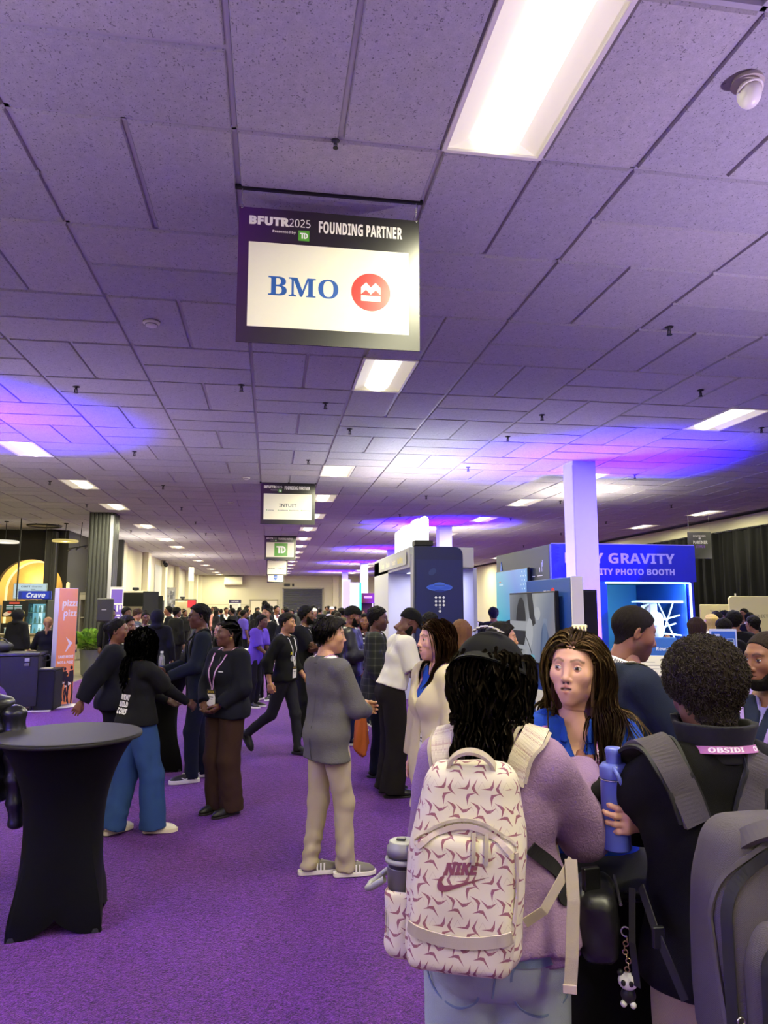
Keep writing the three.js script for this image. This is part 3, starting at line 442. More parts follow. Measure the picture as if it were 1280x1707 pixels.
// blue photo booth
{
  const X0 = 5.73, X1 = 8.95, ZF = -14.3, ZB = -17.9, H = 3.05, t = thing('photo_booth', 'large blue photo booth with white lettering and lit opening beside the lilac column', 'booth', [X0, 0, ZF]);
  const w = X1 - X0, d = ZF - ZB, navy = M(0x12213f, { roughness: 0.5 }), blue = M(0x0f1fb4, { roughness: 0.45 });
  part('side_wall', box(0.12, H, d, 0.06, H / 2, -d / 2 - 0.05, 0.005), navy, t);
  part('right_wall', box(0.12, H, d, w - 0.06, H / 2, -d / 2 - 0.05, 0.005), blue, t);
  part('back_wall', box(w - 0.24, H - 0.06, 0.1, w / 2, H / 2, -d + 0.05, 0.004), navy, t);
  part('roof', box(w - 0.24, 0.06, d - 0.2, w / 2, H - 0.05, -d / 2 - 0.05, 0.004), navy, t);
  part('platform', box(w - 0.24, 0.05, d - 0.1, w / 2, 0.026, -d / 2, 0.01), plain(0x2a2f3f), t);
  part('front_pier', box(1.1, 2.27, 0.12, 0.67, 1.135, -0.06, 0.005), M(0x0e4f86, { roughness: 0.5 }), t);
  const fas = part('fascia', box(w, 0.77, 0.14, w / 2, H - 0.385, -0.02, 0.006), blue, t);
  part('lettering', sheet(w, 0.77, 0.002), printMat(canvasTex(1664, 400, (g, W, h) => {
    g.fillStyle = grad(g, 0, 0, 0, h, '#1328c8', '#0d1aae'); g.fillRect(0, 0, W, h);
    g.fillStyle = '#0b1240'; g.beginPath(); g.moveTo(0, 0); g.lineTo(130, 0); for (let i = 0; i < 14; i++) g.lineTo(40 + 60 * Math.abs(Math.sin(i * 2.1)), 20 + i * 12); g.lineTo(30, 220); for (let i = 0; i < 16; i++) g.lineTo(40 + i * 11, 280 - i * 5 + 26 * Math.sin(i * 1.7)); g.lineTo(230, 340); g.lineTo(120, 390); g.lineTo(0, 340); g.fill();
    txt(g, 'DEFY GRAVITY', 1420, 150, 150, '#c9c8f2', { a: 'right', sx: 1.26, heavy: 3 }); txt(g, 'GRAVITY PHOTO BOOTH', 1420, 295, 92, '#c9c8f2', { a: 'right', sx: 1.08, heavy: 2 });
  }), 0.4), fas, [w / 2, H - 0.385, 0.052]);
  const teal = M(0xffffff, { roughness: 0.5, map: canvasTex(512, 256, (g, W, h) => { g.fillStyle = grad(g, 0, 0, W, h * .3, '#1fb0ac', '#1c9ca6', '#1a80aa', '#1760ac'); g.fillRect(0, 0, W, h); }) });
  part('teal_panel', sheet(w - 0.3, 2.6, 0.03), teal, t, [w / 2, 1.35, -2.25]);
  part('inner_panel', box(0.03, 2.25, 2.1, w - 0.16, 1.17, -1.15, 0.004), M(0x1a3f9c, { roughness: 0.45 }), t);
  part('ceiling_panel', box(w - 0.3, 0.04, 2.1, w / 2, 2.3, -1.2, 0.004), M(0x12888c, { roughness: 0.5 }), t);
  part('led_light_strip', [box(w - 1.3, 0.03, 0.03, w / 2 + 0.52, 2.255, 0.03, 0.005), box(0.035, 2.24, 0.04, w - 0.135, 1.13, 0.03, 0.005)], glow(0xc4f2ff, 3.2), t);
  const l = new THREE.RectAreaLight(0xb8ecff, 90, 1.9, 0.08); l.position.set(X0 + w / 2 + 0.5, 2.23, ZF - 0.05); l.rotation.x = -R(60); scene.add(l);
  const l2 = new THREE.RectAreaLight(0xb8ecff, 70, 0.06, 2.1); l2.position.set(X1 - 0.2, 1.15, ZF - 0.04); l2.rotation.y = R(50); scene.add(l2);
  part('top_light_strip', box(w, 0.02, 0.02, w / 2, H + 0.012, 0.03, 0.004), glow(0x8a7cff, 0.9), t);
  const st = part('wall_graphic', new THREE.ExtrudeGeometry(new THREE.Shape([[0, 0], [0.62, 0], [0.31, 0.85]].map((p) => new THREE.Vector2(...p))), { depth: 0.012, bevelEnabled: false }).rotateY(-Math.PI / 2), M(0x2b63d8, { roughness: 0.5 }), t, [-0.002, 2.02, -3.55]); void st;
  part('wall_caption', [box(0.004, 0.012, 0.3, -0.003, 2.42, -0.62, 0), box(0.004, 0.2, 0.012, -0.003, 2.6, -0.5, 0), box(0.004, 0.1, 0.012, -0.003, 2.55, -0.62, 0), box(0.004, 0.012, 0.16, -0.003, 2.42, -1.0, 0), box(0.004, 0.14, 0.012, -0.003, 2.68, -0.45, 0)], plain(0xd8dcf0), t);
  const s = thing('wall_display', 'wide cyan display with lines of white text on the booth side wall', 'screen', [5.69, 1.28, -16.55]);
  part('housing', box(0.06, 1.36, 2.28, -0.03, 0.67, 0, 0.008), plain(0x0b0c10, 0.4), s);
  const scr = part('display_panel', sheet(2.24, 1.32, 0.004), litMat(canvasTex(1024, 604, (g, W, h) => { g.fillStyle = grad(g, 0, h, W, 0, '#2fb8cc', '#1e9ed0', '#1574dc', '#2b8fe6'); g.fillRect(0, 0, W, h); g.fillStyle = '#e0704a'; g.fillRect(110, 110, 60, 12); txt(g, 'autodesk', 110, 145, 30, '#dff4ff'); for (let i = 0; i < 5; i++) for (let j = 0; j < 5; j++) if ((i + j) % 2) { g.fillStyle = '#bfe6ff'; g.fillRect(830 + i * 36, 20 + j * 44, 18, 16); } ['BUILDING THE FUTURE', 'WITH PEOPLE AND IDEAS', 'THAT CONNECT US ALL', 'AND MAKE NEW SPACE', 'FOR EVERYONE HERE', 'TOGETHER'].forEach((q, i) => txt(g, q, 1000, 300 + i * 46, 38, '#e8f6ff', { a: 'right', heavy: 2 })); }), 0.85), s, [-0.064, 0.67, 0]); scr.rotation.y = -Math.PI / 2;
  // white model in the booth
  const m = thing('flying_machine_model', 'white model flying machine with flat wing and crossed struts inside the booth', 'model', [7.9, 0, -14.75]);
  const wh = M(0xf1f4f4, { roughness: 0.4 });
  part('wing', box(1.05, 0.05, 0.5, 0.46, 1.86, 0, 0.02), wh, m); part('fuselage', [new THREE.CapsuleGeometry(0.15, 0.3, 6, 16).translate(0.37, 1.36, 0), box(0.2, 0.5, 0.3, 0.24, 1.6, 0, 0.04)], wh, m);
  for (const [a, b] of [[[0.38, 1.84, 0.1], [0.78, 0.95, 0.1]], [[0.72, 1.84, 0.1], [0.42, 1.1, 0.1]], [[0.36, 1.45, 0.12], [0.86, 1.58, 0.12]], [[0.36, 1.2, 0.12], [0.92, 1.14, 0.12]], [[0.42, 1.3, 0.05], [0.8, 1.4, 0.05]]]) part('strut', rod(a, b, 0.017, 8), wh, m);
  part('arm', [rod([0.2, 1.85, 0.1], [0, 1.76, 0.16], 0.025), rod([0, 1.76, 0.16], [-0.06, 1.68, 0.16], 0.04), rod([0.14, 1.74, 0.1], [0.1, 1.66, 0.14], 0.02)], wh, m); part('dark_panel', box(0.34, 0.1, 0.2, 0.02, 1.58, 0.02, 0.02), plain(0x15181c, 0.4), m);
  part('stand_leg', [rod([0.34, 1.2, 0], [0.34, 0.05, 0], 0.03), box(0.6, 0.03, 0.5, 0.36, 0.075, 0, 0.01)], plain(0x20242a, 0.5), m);
}
// kiosk with red emblem, television, back monitor
{
  const t = thing('brand_kiosk', 'tall blue kiosk wall with a white end panel and small red emblem', 'kiosk', [3.27, 0, -8.3]);
  part('blue_panel', box(0.1, 2.08, 1.42, 0.05, 1.04, 0, 0.006), M(0x2450a8, { roughness: 0.35 }), t);
  part('white_end', box(0.135, 2.09, 0.03, 0.06, 1.045, 0.725, 0.005), M(0xe9e5ee, { roughness: 0.5 }), t);
  const p = part('logo_print', sheet(1.38, 2.04, 0.003), printMat(canvasTex(690, 1020, (g, w, h) => { g.fillStyle = grad(g, 0, 0, 0, h, '#2f55a8', '#20479e', '#17357e', '#1b57b8', '#1c62c8'); g.fillRect(0, 0, w, h); txt(g, 'BMO', 395, 76, 50, '#eef0f6', { a: 'right', sx: .9 }); roundel(g, 440, 76, 34); }), 0.4), t, [-0.003, 1.04, 0]); p.rotation.y = -Math.PI / 2;
  part('base', box(0.4, 0.05, 1.5, 0.06, 0.026, 0, 0.01), plain(0x1d3568), t);
  const tv = thing('television', 'big black-framed television showing a grey seat photo, on the blue kiosk', 'television', [3.2, 1.08, -8.62]);
  part('casing', box(0.05, 0.86, 1.58, 0, 0.425, 0, 0.008), plain(0x0c0c0e, 0.35), tv);
  const scr = part('screen', sheet(1.54, 0.82, 0.004), litMat(canvasTex(768, 410, (g, w, h) => {
    g.fillStyle = grad(g, 0, 0, w, h, '#9a9da4', '#5d6168', '#aeb1b6', '#75809a', '#9d8a86'); g.fillRect(0, 0, w, h);
    g.fillStyle = '#26282c'; g.beginPath(); g.ellipse(210, 190, 90, 170, .1, 0, 7); g.fill(); g.fillStyle = '#a9acb2'; g.fillRect(0, 170, 320, 60); g.fillRect(20, 320, 300, 26); g.fillStyle = '#2a2d33'; g.fillRect(20, 230, 220, 60); g.beginPath(); g.moveTo(330, 0); g.lineTo(420, 0); g.lineTo(470, 180); g.lineTo(390, 210); g.fill(); g.fillStyle = '#b9bcc2'; g.beginPath(); g.ellipse(500, 120, 50, 40, 0, 0, 7); g.fill(); g.beginPath(); g.ellipse(360, 240, 60, 90, .2, 0, 7); g.fill();
    g.fillStyle = '#4d6288'; g.beginPath(); g.moveTo(560, 230); g.quadraticCurveTo(640, 60, 720, 410); g.lineTo(520, 410); g.fill(); g.strokeStyle = '#8ba0c0'; g.lineWidth = 3; for (let i = 0; i < 7; i++) { g.beginPath(); g.moveTo(560 + i * 14, 400); g.lineTo(600 + i * 8, 150); g.stroke(); } g.strokeStyle = '#17181b'; g.lineWidth = 8; g.beginPath(); g.moveTo(250, 240); g.quadraticCurveTo(360, 300, 420, 410); g.stroke(); g.fillStyle = '#6fb4c8'; g.fillRect(380, 370, 60, 26);
  }), 0.75), tv, [-0.027, 0.425, 0]); scr.rotation.y = -Math.PI / 2;
  part('bracket', box(0.05, 0.3, 0.4, 0.042, 0.42, 0.3, 0.005), plain(0x222224), tv);
  single('paper_sheet', sheet(0.37, 0.31, 0.002).rotateY(-Math.PI / 2), plain(0xf2f1ea), 'plain white sheet stuck low on the blue kiosk wall', 'paper', [3.263, 0.6, -8.58]);
  const mo = thing('monitor', 'black flat monitor on the far side of the blue kiosk', 'monitor', [3.62, 1.37, -7.98], R(8));
  part('screen', box(0.23, 0.56, 0.02, 0, 0.28, 0.016, 0.004), M(0x17171b, { roughness: 0.25 }), mo); part('frame', box(0.26, 0.6, 0.04, 0, 0.28, 0, 0.008), plain(0x0d0d10, 0.4), mo); part('pole', [rod([0, 0, -0.03], [0, -1.35, -0.03], 0.02), box(0.3, 0.02, 0.3, 0, -1.358, -0.03, 0.006)], plain(0x1a1a1c, 0.4), mo);
}
// grey archway with lit letters and navy end panel
{
  const t = thing('archway_stand', 'grey exhibition archway with a navy rounded end panel showing a flying saucer', 'stand', [2.25, 0, -11.3]);
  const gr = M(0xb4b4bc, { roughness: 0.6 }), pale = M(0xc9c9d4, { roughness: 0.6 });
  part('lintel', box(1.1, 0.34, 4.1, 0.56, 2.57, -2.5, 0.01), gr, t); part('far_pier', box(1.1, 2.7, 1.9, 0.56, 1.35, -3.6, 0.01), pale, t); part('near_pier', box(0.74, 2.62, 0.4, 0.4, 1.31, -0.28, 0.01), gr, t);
  part('inner_wall', box(0.06, 2.4, 2.2, 1.14, 1.2, -1.6, 0.004), M(0xaeb2d6, { roughness: 0.6 }), t); part('inner_poster', box(0.03, 1.9, 0.42, 1.095, 1.35, -1.75, 0.004), M(0x3856a8, { roughness: 0.5 }), t);
  part('inner_lettering', [0.0, 0.1, 0.2, 0.7].map((y) => box(0.006, 0.06, 0.26, 1.078, 1.9 - y, -1.75, 0)), plain(0xd8e2f6), t);
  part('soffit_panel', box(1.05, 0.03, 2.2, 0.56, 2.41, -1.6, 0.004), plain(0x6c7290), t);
  const sh = new THREE.Shape(); sh.moveTo(0, 0); sh.lineTo(0.78, 0); sh.lineTo(0.78, 2.56); sh.quadraticCurveTo(0.78, 2.7, 0.64, 2.7); sh.lineTo(0, 2.7); sh.closePath();
  part('navy_panel', new THREE.ExtrudeGeometry(sh, { depth: 0.1, bevelEnabled: true, bevelSize: 0.008, bevelThickness: 0.008, bevelSegments: 2, curveSegments: 12 }).translate(0, 0, -0.06), M(0x121a4a, { roughness: 0.5 }), t);
  const pr = part('saucer_print', sheet(0.74, 2.4, 0.003), printMat(canvasTex(420, 1362, (g, w, h) => {
    g.fillStyle = '#17205a'; g.fillRect(0, 0, w, h); g.fillStyle = '#2f56d0'; g.beginPath(); g.ellipse(215, 250, 118, 34, 0, 0, 7); g.fill(); g.fillStyle = '#3f66dc'; g.beginPath(); g.ellipse(215, 228, 56, 24, 0, 0, 7); g.fill(); g.fillStyle = '#1b2f8c'; g.fillRect(165, 226, 100, 12); g.beginPath(); g.ellipse(215, 282, 44, 12, 0, 0, 7); g.fill(); g.strokeStyle = '#5a7ee6'; g.lineWidth = 3; g.beginPath(); g.ellipse(215, 252, 118, 22, 0, 0, 7); g.stroke();
    g.fillStyle = '#e9edf8'; const dm = (x, y, s) => { g.beginPath(); g.moveTo(x, y - s); g.lineTo(x + s, y); g.lineTo(x, y + s); g.lineTo(x - s, y); g.fill(); }; for (let i = 0; i < 3; i++) for (let j = 0; j < 3; j++) dm(180 + i * 36, 340 + j * 34, 14); dm(216, 432, 8); dm(216, 462, 15);
    txt(g, 'BUILD', 120, 600, 40, '#e9edf8', { heavy: 2 }); txt(g, 'THE NEXT', 250, 600, 40, '#e9edf8', { sx: .8, heavy: 2 }); g.fillStyle = '#2c3a70'; g.beginPath(); g.ellipse(150, 110, 40, 26, -.7, 0, 7); g.fill();
  }), 0.45), t, [0.39, 1.3, 0.05]); void pr;
  part('fascia_text', sheet(3.1, 0.22, 0.002), printMat(canvasTex(1400, 100, (g, w, h) => { g.fillStyle = '#b4b4bc'; g.fillRect(0, 0, w, h); txt(g, 'Access', 160, 52, 60, '#efe9c8', { sx: .8 }); txt(g, 'Creation', 420, 52, 60, '#efe9c8', { sx: .8 }); txt(g, 'Product', 730, 52, 60, '#efe9c8', { sx: .8 }); txt(g, 'Building', 1010, 52, 66, '#e6d23c', { sx: .9 }); }), 0.5), t, [-0.004, 2.57, -2.2]).rotation.y = -Math.PI / 2;
  part('downlight', box(0.5, 0.02, 1.4, 0.56, 2.385, -1.6, 0.005), glow(0xe6e6ff, 1.3), t); { const dl = new THREE.RectAreaLight(0xe2e2ff, 16, 0.48, 1.35); dl.position.set(2.25 + 0.56, 2.36, -11.3 - 1.6); dl.rotation.x = -Math.PI / 2; scene.add(dl); }
  part('speaker_box', box(0.3, 0.09, 0.24, 0.16, 2.765, -0.1, 0.01), plain(0x121214), t);
  const lb = thing('lit_letters', 'row of glowing white block letters on top of the grey archway', 'sign', [2.5, 2.742, -11.55]);
  for (let i = 0; i < 5; i++) { const g = part('letter', box(0.12, 0.5 + (i % 2) * 0.03, 0.5, 0, 0.25 + (i % 2) * 0.015, -0.27 - i * 0.55, 0.05), glow(0xf4f6ff, 2.6), lb); g.name = 'letter'; }
  const L = new THREE.RectAreaLight(0xdfe6ff, 7, 2.6, 0.5); L.position.set(2.42, 3.0, -12.9); L.rotation.y = -Math.PI / 2; scene.add(L);
  const L2 = new THREE.RectAreaLight(0xdff4ff, 28, 0.12, 2.6); L2.position.set(2.5, 3.32, -12.9); L2.rotation.x = Math.PI / 2; scene.add(L2);
}
// glowing pillars, hedge, red booth, far stands
{
  const pil = (label, x, z, w, h, c, k, edge) => { const t = thing('light_pillar', label, 'light pillar', [x, 0, z]); part('frame', box(w + 0.06, h, 0.3, 0, h / 2, 0, 0.01), plain(0xcfd2da, 0.5), t); part('light_panel', box(w, h - 0.16, 0.02, 0, h / 2, 0.155, 0.004), glow(c, k), t); if (edge) part('edge_light', box(0.09, h, 0.09, edge[0], h / 2, 0.14, 0.02), glow(edge[1], 2), t); return t; };
  const p = pil('tall glowing white pillar with hedge edging beside the navy panel', 5.52, -20.2, 0.3, 2.75, 0xd8fbf2, 1.4, [0.09, 0x8ff6ee]);
  const leaf = [], lg = new THREE.OctahedronGeometry(0.035, 0); for (let i = 0; i < 420; i++) leaf.push(lg.clone().scale(1, .5, .8).rotateX(rr(0, 3)).rotateZ(rr(0, 3)).translate(-0.2 + rr(-.05, .05), rr(0.05, 2.7), 0.1 + rr(-.08, .1)));
  part('hedge_leaves', join(leaf), M(0x4d7a35, { roughness: 0.7 }), p).userData.kind = 'stuff';
  pil('violet-white glowing pillar far down the hall under the ceiling', 3.72, -36, 0.34, 3.1, 0xd9c4ff, 1.3); pil('wide white glowing wall panel left of the red booth', 4.1, -35.6, 0.4, 2.95, 0xf3fbff, 1.2, [0.27, 0x3af0b4]);
  pil('bright green glowing panel seen through the grey archway', 3.95, -15.0, 0.5, 2.5, 0x64e03c, 0.9);
  const b = thing('red_booth', 'small red exhibition booth far down the hall', 'booth', [4.85, 0, -36.4]); part('back_panel', box(0.9, 2.45, 0.1, 0, 1.225, -0.4, 0.01), plain(0x4c0b14, 0.6), b); part('header', box(0.9, 0.5, 0.5, 0, 2.2, -0.1, 0.02), plain(0x6a101c, 0.6), b); part('side_panel', box(0.08, 2.0, 0.5, -0.41, 1.0, -0.1, 0.01), plain(0x6a101c, 0.6), b); part('header_lettering', box(0.4, 0.12, 0.01, 0, 2.25, 0.155, 0), plain(0xe3b9c0), b); part('lamp_tube', box(0.06, 1.2, 0.05, 0.3, 1.4, -0.3, 0.02), glow(0xd8c8ff, 1.5), b);
  const fp = thing('floor_poster', 'purple-topped white poster stand before the back wall', 'poster', [-2.85, 0, -61.1]); part('print', sheet(0.95, 0.84), printMat(canvasTex(256, 228, (g, w, h) => { g.fillStyle = '#eceae0'; g.fillRect(0, 0, w, h); g.fillStyle = '#3a2c58'; g.fillRect(0, 0, w, 70); txt(g, 'PARTNERS', 128, 36, 40, '#e8e4f0', { a: 'center', sx: .8 }); g.fillStyle = '#a9a79f'; for (let i = 0; i < 5; i++) g.fillRect(60, 95 + i * 24, 136, 6); }), 0.5), fp, [0, 1.92, 0.03]); part('frame', [box(1.0, 2.36, 0.04, 0, 1.18, 0, 0.01), box(0.9, 0.03, 0.5, 0, 0.02, 0, 0.006)], plain(0x2e2a3a), fp);
  // beige tension walls by the drape
  const A = thing('display_wall', 'beige fabric display wall with small logo, left of the rounded one', 'display wall', [13.27, 0, -20.25], R(-6)); part('fabric', box(0.92, 1.8, 0.06, 0, 0.93, 0, 0.02), M(0xd9cfa6, { roughness: 0.8 }), A); part('logo_print', sheet(0.5, 0.5, 0.002), M(0xffffff, { roughness: .8, map: canvasTex(256, 256, (g, w, h) => { g.fillStyle = '#d9cfa6'; g.fillRect(0, 0, w, h); txt(g, 'TeamLife', 20, 60, 44, '#6d6857'); txt(g, 'Connect', 70, 190, 30, '#a49c80'); }) }), A, [0.05, 1.5, 0.032]); part('foot', [box(0.06, 0.03, 0.4, -0.4, 0.016, 0, 0.005), box(0.06, 0.03, 0.4, 0.4, 0.016, 0, 0.005)], plain(0x8a8a8a), A);
  const B = thing('display_wall', 'wide beige display wall with rounded corners before the black drape', 'display wall', [13.62, 0, -19.1], R(-6)); const bs = new THREE.Shape(), bw = 0.62, bh = 2.05, br = 0.09; bs.moveTo(-bw, 0.05); bs.lineTo(bw, 0.05); bs.lineTo(bw, bh - br); bs.absarc(bw - br, bh - br, br, 0, Math.PI / 2); bs.lineTo(-bw + br, bh); bs.absarc(-bw + br, bh - br, br, Math.PI / 2, Math.PI); bs.closePath();
  part('fabric', new THREE.ExtrudeGeometry(bs, { depth: 0.06, bevelSize: 0.012, bevelThickness: 0.012, bevelSegments: 3 }), M(0xe0d7ae, { roughness: 0.8 }), B); part('lettering', sheet(0.7, 0.14, 0.002), M(0xffffff, { map: canvasTex(256, 52, (g, w, h) => { g.fillStyle = '#e0d7ae'; g.fillRect(0, 0, w, h); txt(g, 'CONNECT', 6, 28, 46, '#8f886a', { sx: 1 }); }) }), B, [0.22, 1.5, 0.074]); part('clip_light', box(0.03, 0.07, 0.05, -0.42, bh + 0.055, 0.03, 0.01), plain(0xdad6cc), B); part('foot', [box(0.06, 0.03, 0.4, -0.5, 0.016, 0.03, 0.005), box(0.06, 0.03, 0.4, 0.5, 0.016, 0.03, 0.005)], plain(0x8a8a8a), B);
  const bp = thing('poster_stand', 'small blue poster with two pictures on a stand behind the afro-haired man', 'poster', [3.91, 0, -5.87], R(-14)); part('print', sheet(0.2, 0.66, 0.003), printMat(canvasTex(256, 845, (g, w, h) => { g.fillStyle = grad(g, 0, 0, 0, h, '#2f62c8', '#3f74d8'); g.fillRect(0, 0, w, h); txt(g, 'BMO', 20, 40, 30, '#eef'); ['Payment Interact', 'Transform Grow', 'Discover'].forEach((s, i) => txt(g, s, 16, 100 + i * 40, 19, '#e6ecfa')); for (const y of [80, 210]) { g.fillStyle = '#d6e2f4'; g.fillRect(160, y, 80, 115); g.fillStyle = '#1c3f78'; g.fillRect(166, y + 6, 68, 103); g.fillStyle = '#9fd0ee'; g.fillRect(185, y + 30, 40, 60); } }), 0.4), bp, [0, 1.21, 0.012]); part('frame', box(0.23, 0.7, 0.018, 0, 1.21, 0, 0.005), plain(0xbcc8e6, 0.4), bp); part('post', [rod([0, 0.9, -0.02], [0, 0.02, -0.02], 0.014), cyl(0.16, 0.17, 0.02, 0, 0.012, 0)], plain(0x77777c, 0.4, .5), bp);
  const dc = thing('notice_board', 'white notice board full of printed lines behind the navy-suited man', 'notice board', [2.36, 0, -4.12], R(-18)); part('print', sheet(0.36, 0.7, 0.003), printMat(canvasTex(360, 700, (g, w, h) => { g.fillStyle = '#e9e7d6'; g.fillRect(0, 0, w, h); g.fillStyle = '#97968d'; for (let i = 0; i < 33; i++) { g.fillRect(24, 26 + i * 20, 90 + (i * 37 % 50), 4); g.fillRect(190, 26 + i * 20, 90 + (i * 53 % 50), 4); } }), 0.6), dc, [0, 1.1, 0.012]); part('board', box(0.38, 0.72, 0.018, 0, 1.1, 0, 0.005), plain(0xd8d5c6), dc); part('post', [rod([0, 0.76, -0.01], [0, 0.02, -0.01], 0.016), cyl(0.18, 0.19, 0.02, 0, 0.012, 0)], plain(0x66666a, 0.4, .5), dc);
  const bs2 = thing('counter_sign', 'blue panel with white word behind the navy-suited man', 'sign', [3.68, 0, -6.5], R(-14)); part('panel', box(0.3, 1.46, 0.05, 0, 0.735, 0, 0.02), M(0x3a78cc, { roughness: 0.4 }), bs2); part('wording', sheet(0.22, 0.06, 0.002), M(0xffffff, { map: canvasTex(220, 60, (g, w, h) => { g.fillStyle = '#3a78cc'; g.fillRect(0, 0, w, h); txt(g, 'Rewards', 110, 32, 46, '#eef4ff', { a: 'center' }); }) }), bs2, [0.04, 1.36, 0.027]);
}
// flood lamps added out of sight on booth roofs to brighten the ceiling
for (const [x, y, z, k, lab] of [[7.4, 3.12, -16.6, 0.28, 'added squat flood lamp lying on the roof of the blue photo booth'], [-5.3, 2.39, -30.2, 0.3, 'added squat flood lamp on top of the black-and-white partition booth'], [-4.75, 2.19, -41.2, 0.3, 'added squat flood lamp on top of the dark-framed stall'], [3.0, 2.74, -14.6, 0.22, 'added squat flood lamp on the grey archway behind the lit letters']]) {
  const t = thing('added_flood_lamp', lab, 'spotlight', [x, y, z]); part('housing', box(0.24, 0.12, 0.16, 0, 0.08, 0, 0.02), plain(0x1b1b1d, 0.5), t); part('lens', box(0.2, 0.01, 0.13, 0, 0.144, 0, 0), glow(0xfff2e0, 1.2), t); part('foot', box(0.1, 0.03, 0.2, 0, 0.016, 0, 0.006), plain(0x111113, 0.5), t);
  const s = new THREE.SpotLight(ADDED_WASH_FAR, ADDED_WASH_POWER * k, 0, R(86), 0.5, 2); s.position.set(x, y + 0.2, z); s.target.position.set(x, 4.6, z); s.castShadow = true; s.shadow.radius = 6; scene.add(s, s.target);
}
// draped cocktail tables
const M_spandex = memo('spandex', () => M(0x050505, { roughness: 0.75, specularIntensity: 0.25, sheen: 0.04, sheenColor: new THREE.Color(0.35, 0.33, 0.28) }));
function cocktail(label, x, z, turn, Rt, Ht, topC = 0x282620) {
  const t = thing('cocktail_table', label, 'table', [x, 0, z], turn), ny = 48, na = 96, pos = [], idx = [];
  const foot = 0.335;
  for (let j = 0; j <= ny; j++) for (let i = 0; i <= na; i++) {
    const v = j / ny, a = i / na * Math.PI * 2, c4 = Math.pow(Math.abs(Math.cos(2 * a)), 1.0), sq = 1 / Math.max(Math.abs(Math.cos(a + Math.PI / 4)), Math.abs(Math.sin(a + Math.PI / 4)));
    const s = 1 - v, waist = 0.215 + (Rt - 0.235) * Math.pow(Math.max(0, 1 - v * 1.55), 3.2), low = lerp(0.2, foot * sq / 1.414 * (0.95 + 0.05 * c4), sstep(0.25, 1, v));
    let r = v < 0.02 ? Rt : lerp(waist, low, sstep(0.2, 0.95, v)); r = Math.min(r, Rt); const lift = v > 0.75 ? (1 - Math.pow(c4, 0.85)) * 0.085 * sstep(0.75, 1, v) : 0;
    pos.push(Math.cos(a + Math.PI / 4) * r, Ht * s + lift * 1 - 0.004 * (v < 0.02 ? 0 : 1), Math.sin(a + Math.PI / 4) * r);
  }
  for (let j = 0; j < ny; j++) for (let i = 0; i < na; i++) { const a = j * (na + 1) + i, b = a + na + 1; idx.push(a, a + 1, b, b, a + 1, b + 1); }
  const g = new THREE.BufferGeometry(); g.setAttribute('position', new THREE.Float32BufferAttribute(pos, 3)); g.setIndex(idx); g.computeVertexNormals(); boxUV(g);
  part('stretch_cover', g, M_spandex.clone(), t).material.side = THREE.DoubleSide;
  part('table_top', new THREE.LatheGeometry([[0, 0.004], [Rt - 0.012, 0.004], [Rt - 0.002, -0.002], [Rt + 0.002, -0.012], [Rt - 0.002, -0.022], [Rt - 0.03, -0.026], [0, -0.026]].reverse().map((p) => new THREE.Vector2(p[0], Ht + p[1])), 72), memo('spandextop' + topC, () => M(topC, { roughness: 0.62, specularIntensity: 0.5, sheen: 0.3, sheenColor: new THREE.Color(0.5, 0.47, 0.38), sheenRoughness: 0.5, bumpMap: T_weave, bumpScale: 0.0005 })), t);
  for (let k = 0; k < 4; k++) { const a = k * Math.PI / 2 + Math.PI / 4; part('foot', [cyl(0.03, 0.035, 0.022, Math.cos(a) * (foot - .04), 0.012, Math.sin(a) * (foot - .04), 14), rod([0, 0.08, 0], [Math.cos(a) * (foot - .05), 0.03, Math.sin(a) * (foot - .05)], 0.014)], plain(0x0c0c0c, 0.6), t); }
  part('post', rod([0, 0.05, 0], [0, Ht - 0.03, 0], 0.035, 14), plain(0x0d0d0d, 0.5), t);
  return t;
}
cocktail('black stretch-covered cocktail table standing empty at front left', -1.14, -4.58, R(8), 0.405, 1.02);
cocktail('black stretch-covered cocktail table with a water bottle, between the chatting women and the suited man', -1.2, -8.45, R(20), 0.4, 1.04);
cocktail('black stretch-covered cocktail table hidden between the three people at front right', 1.09, -2.2, R(35), 0.3, 0.99, 0x090908);
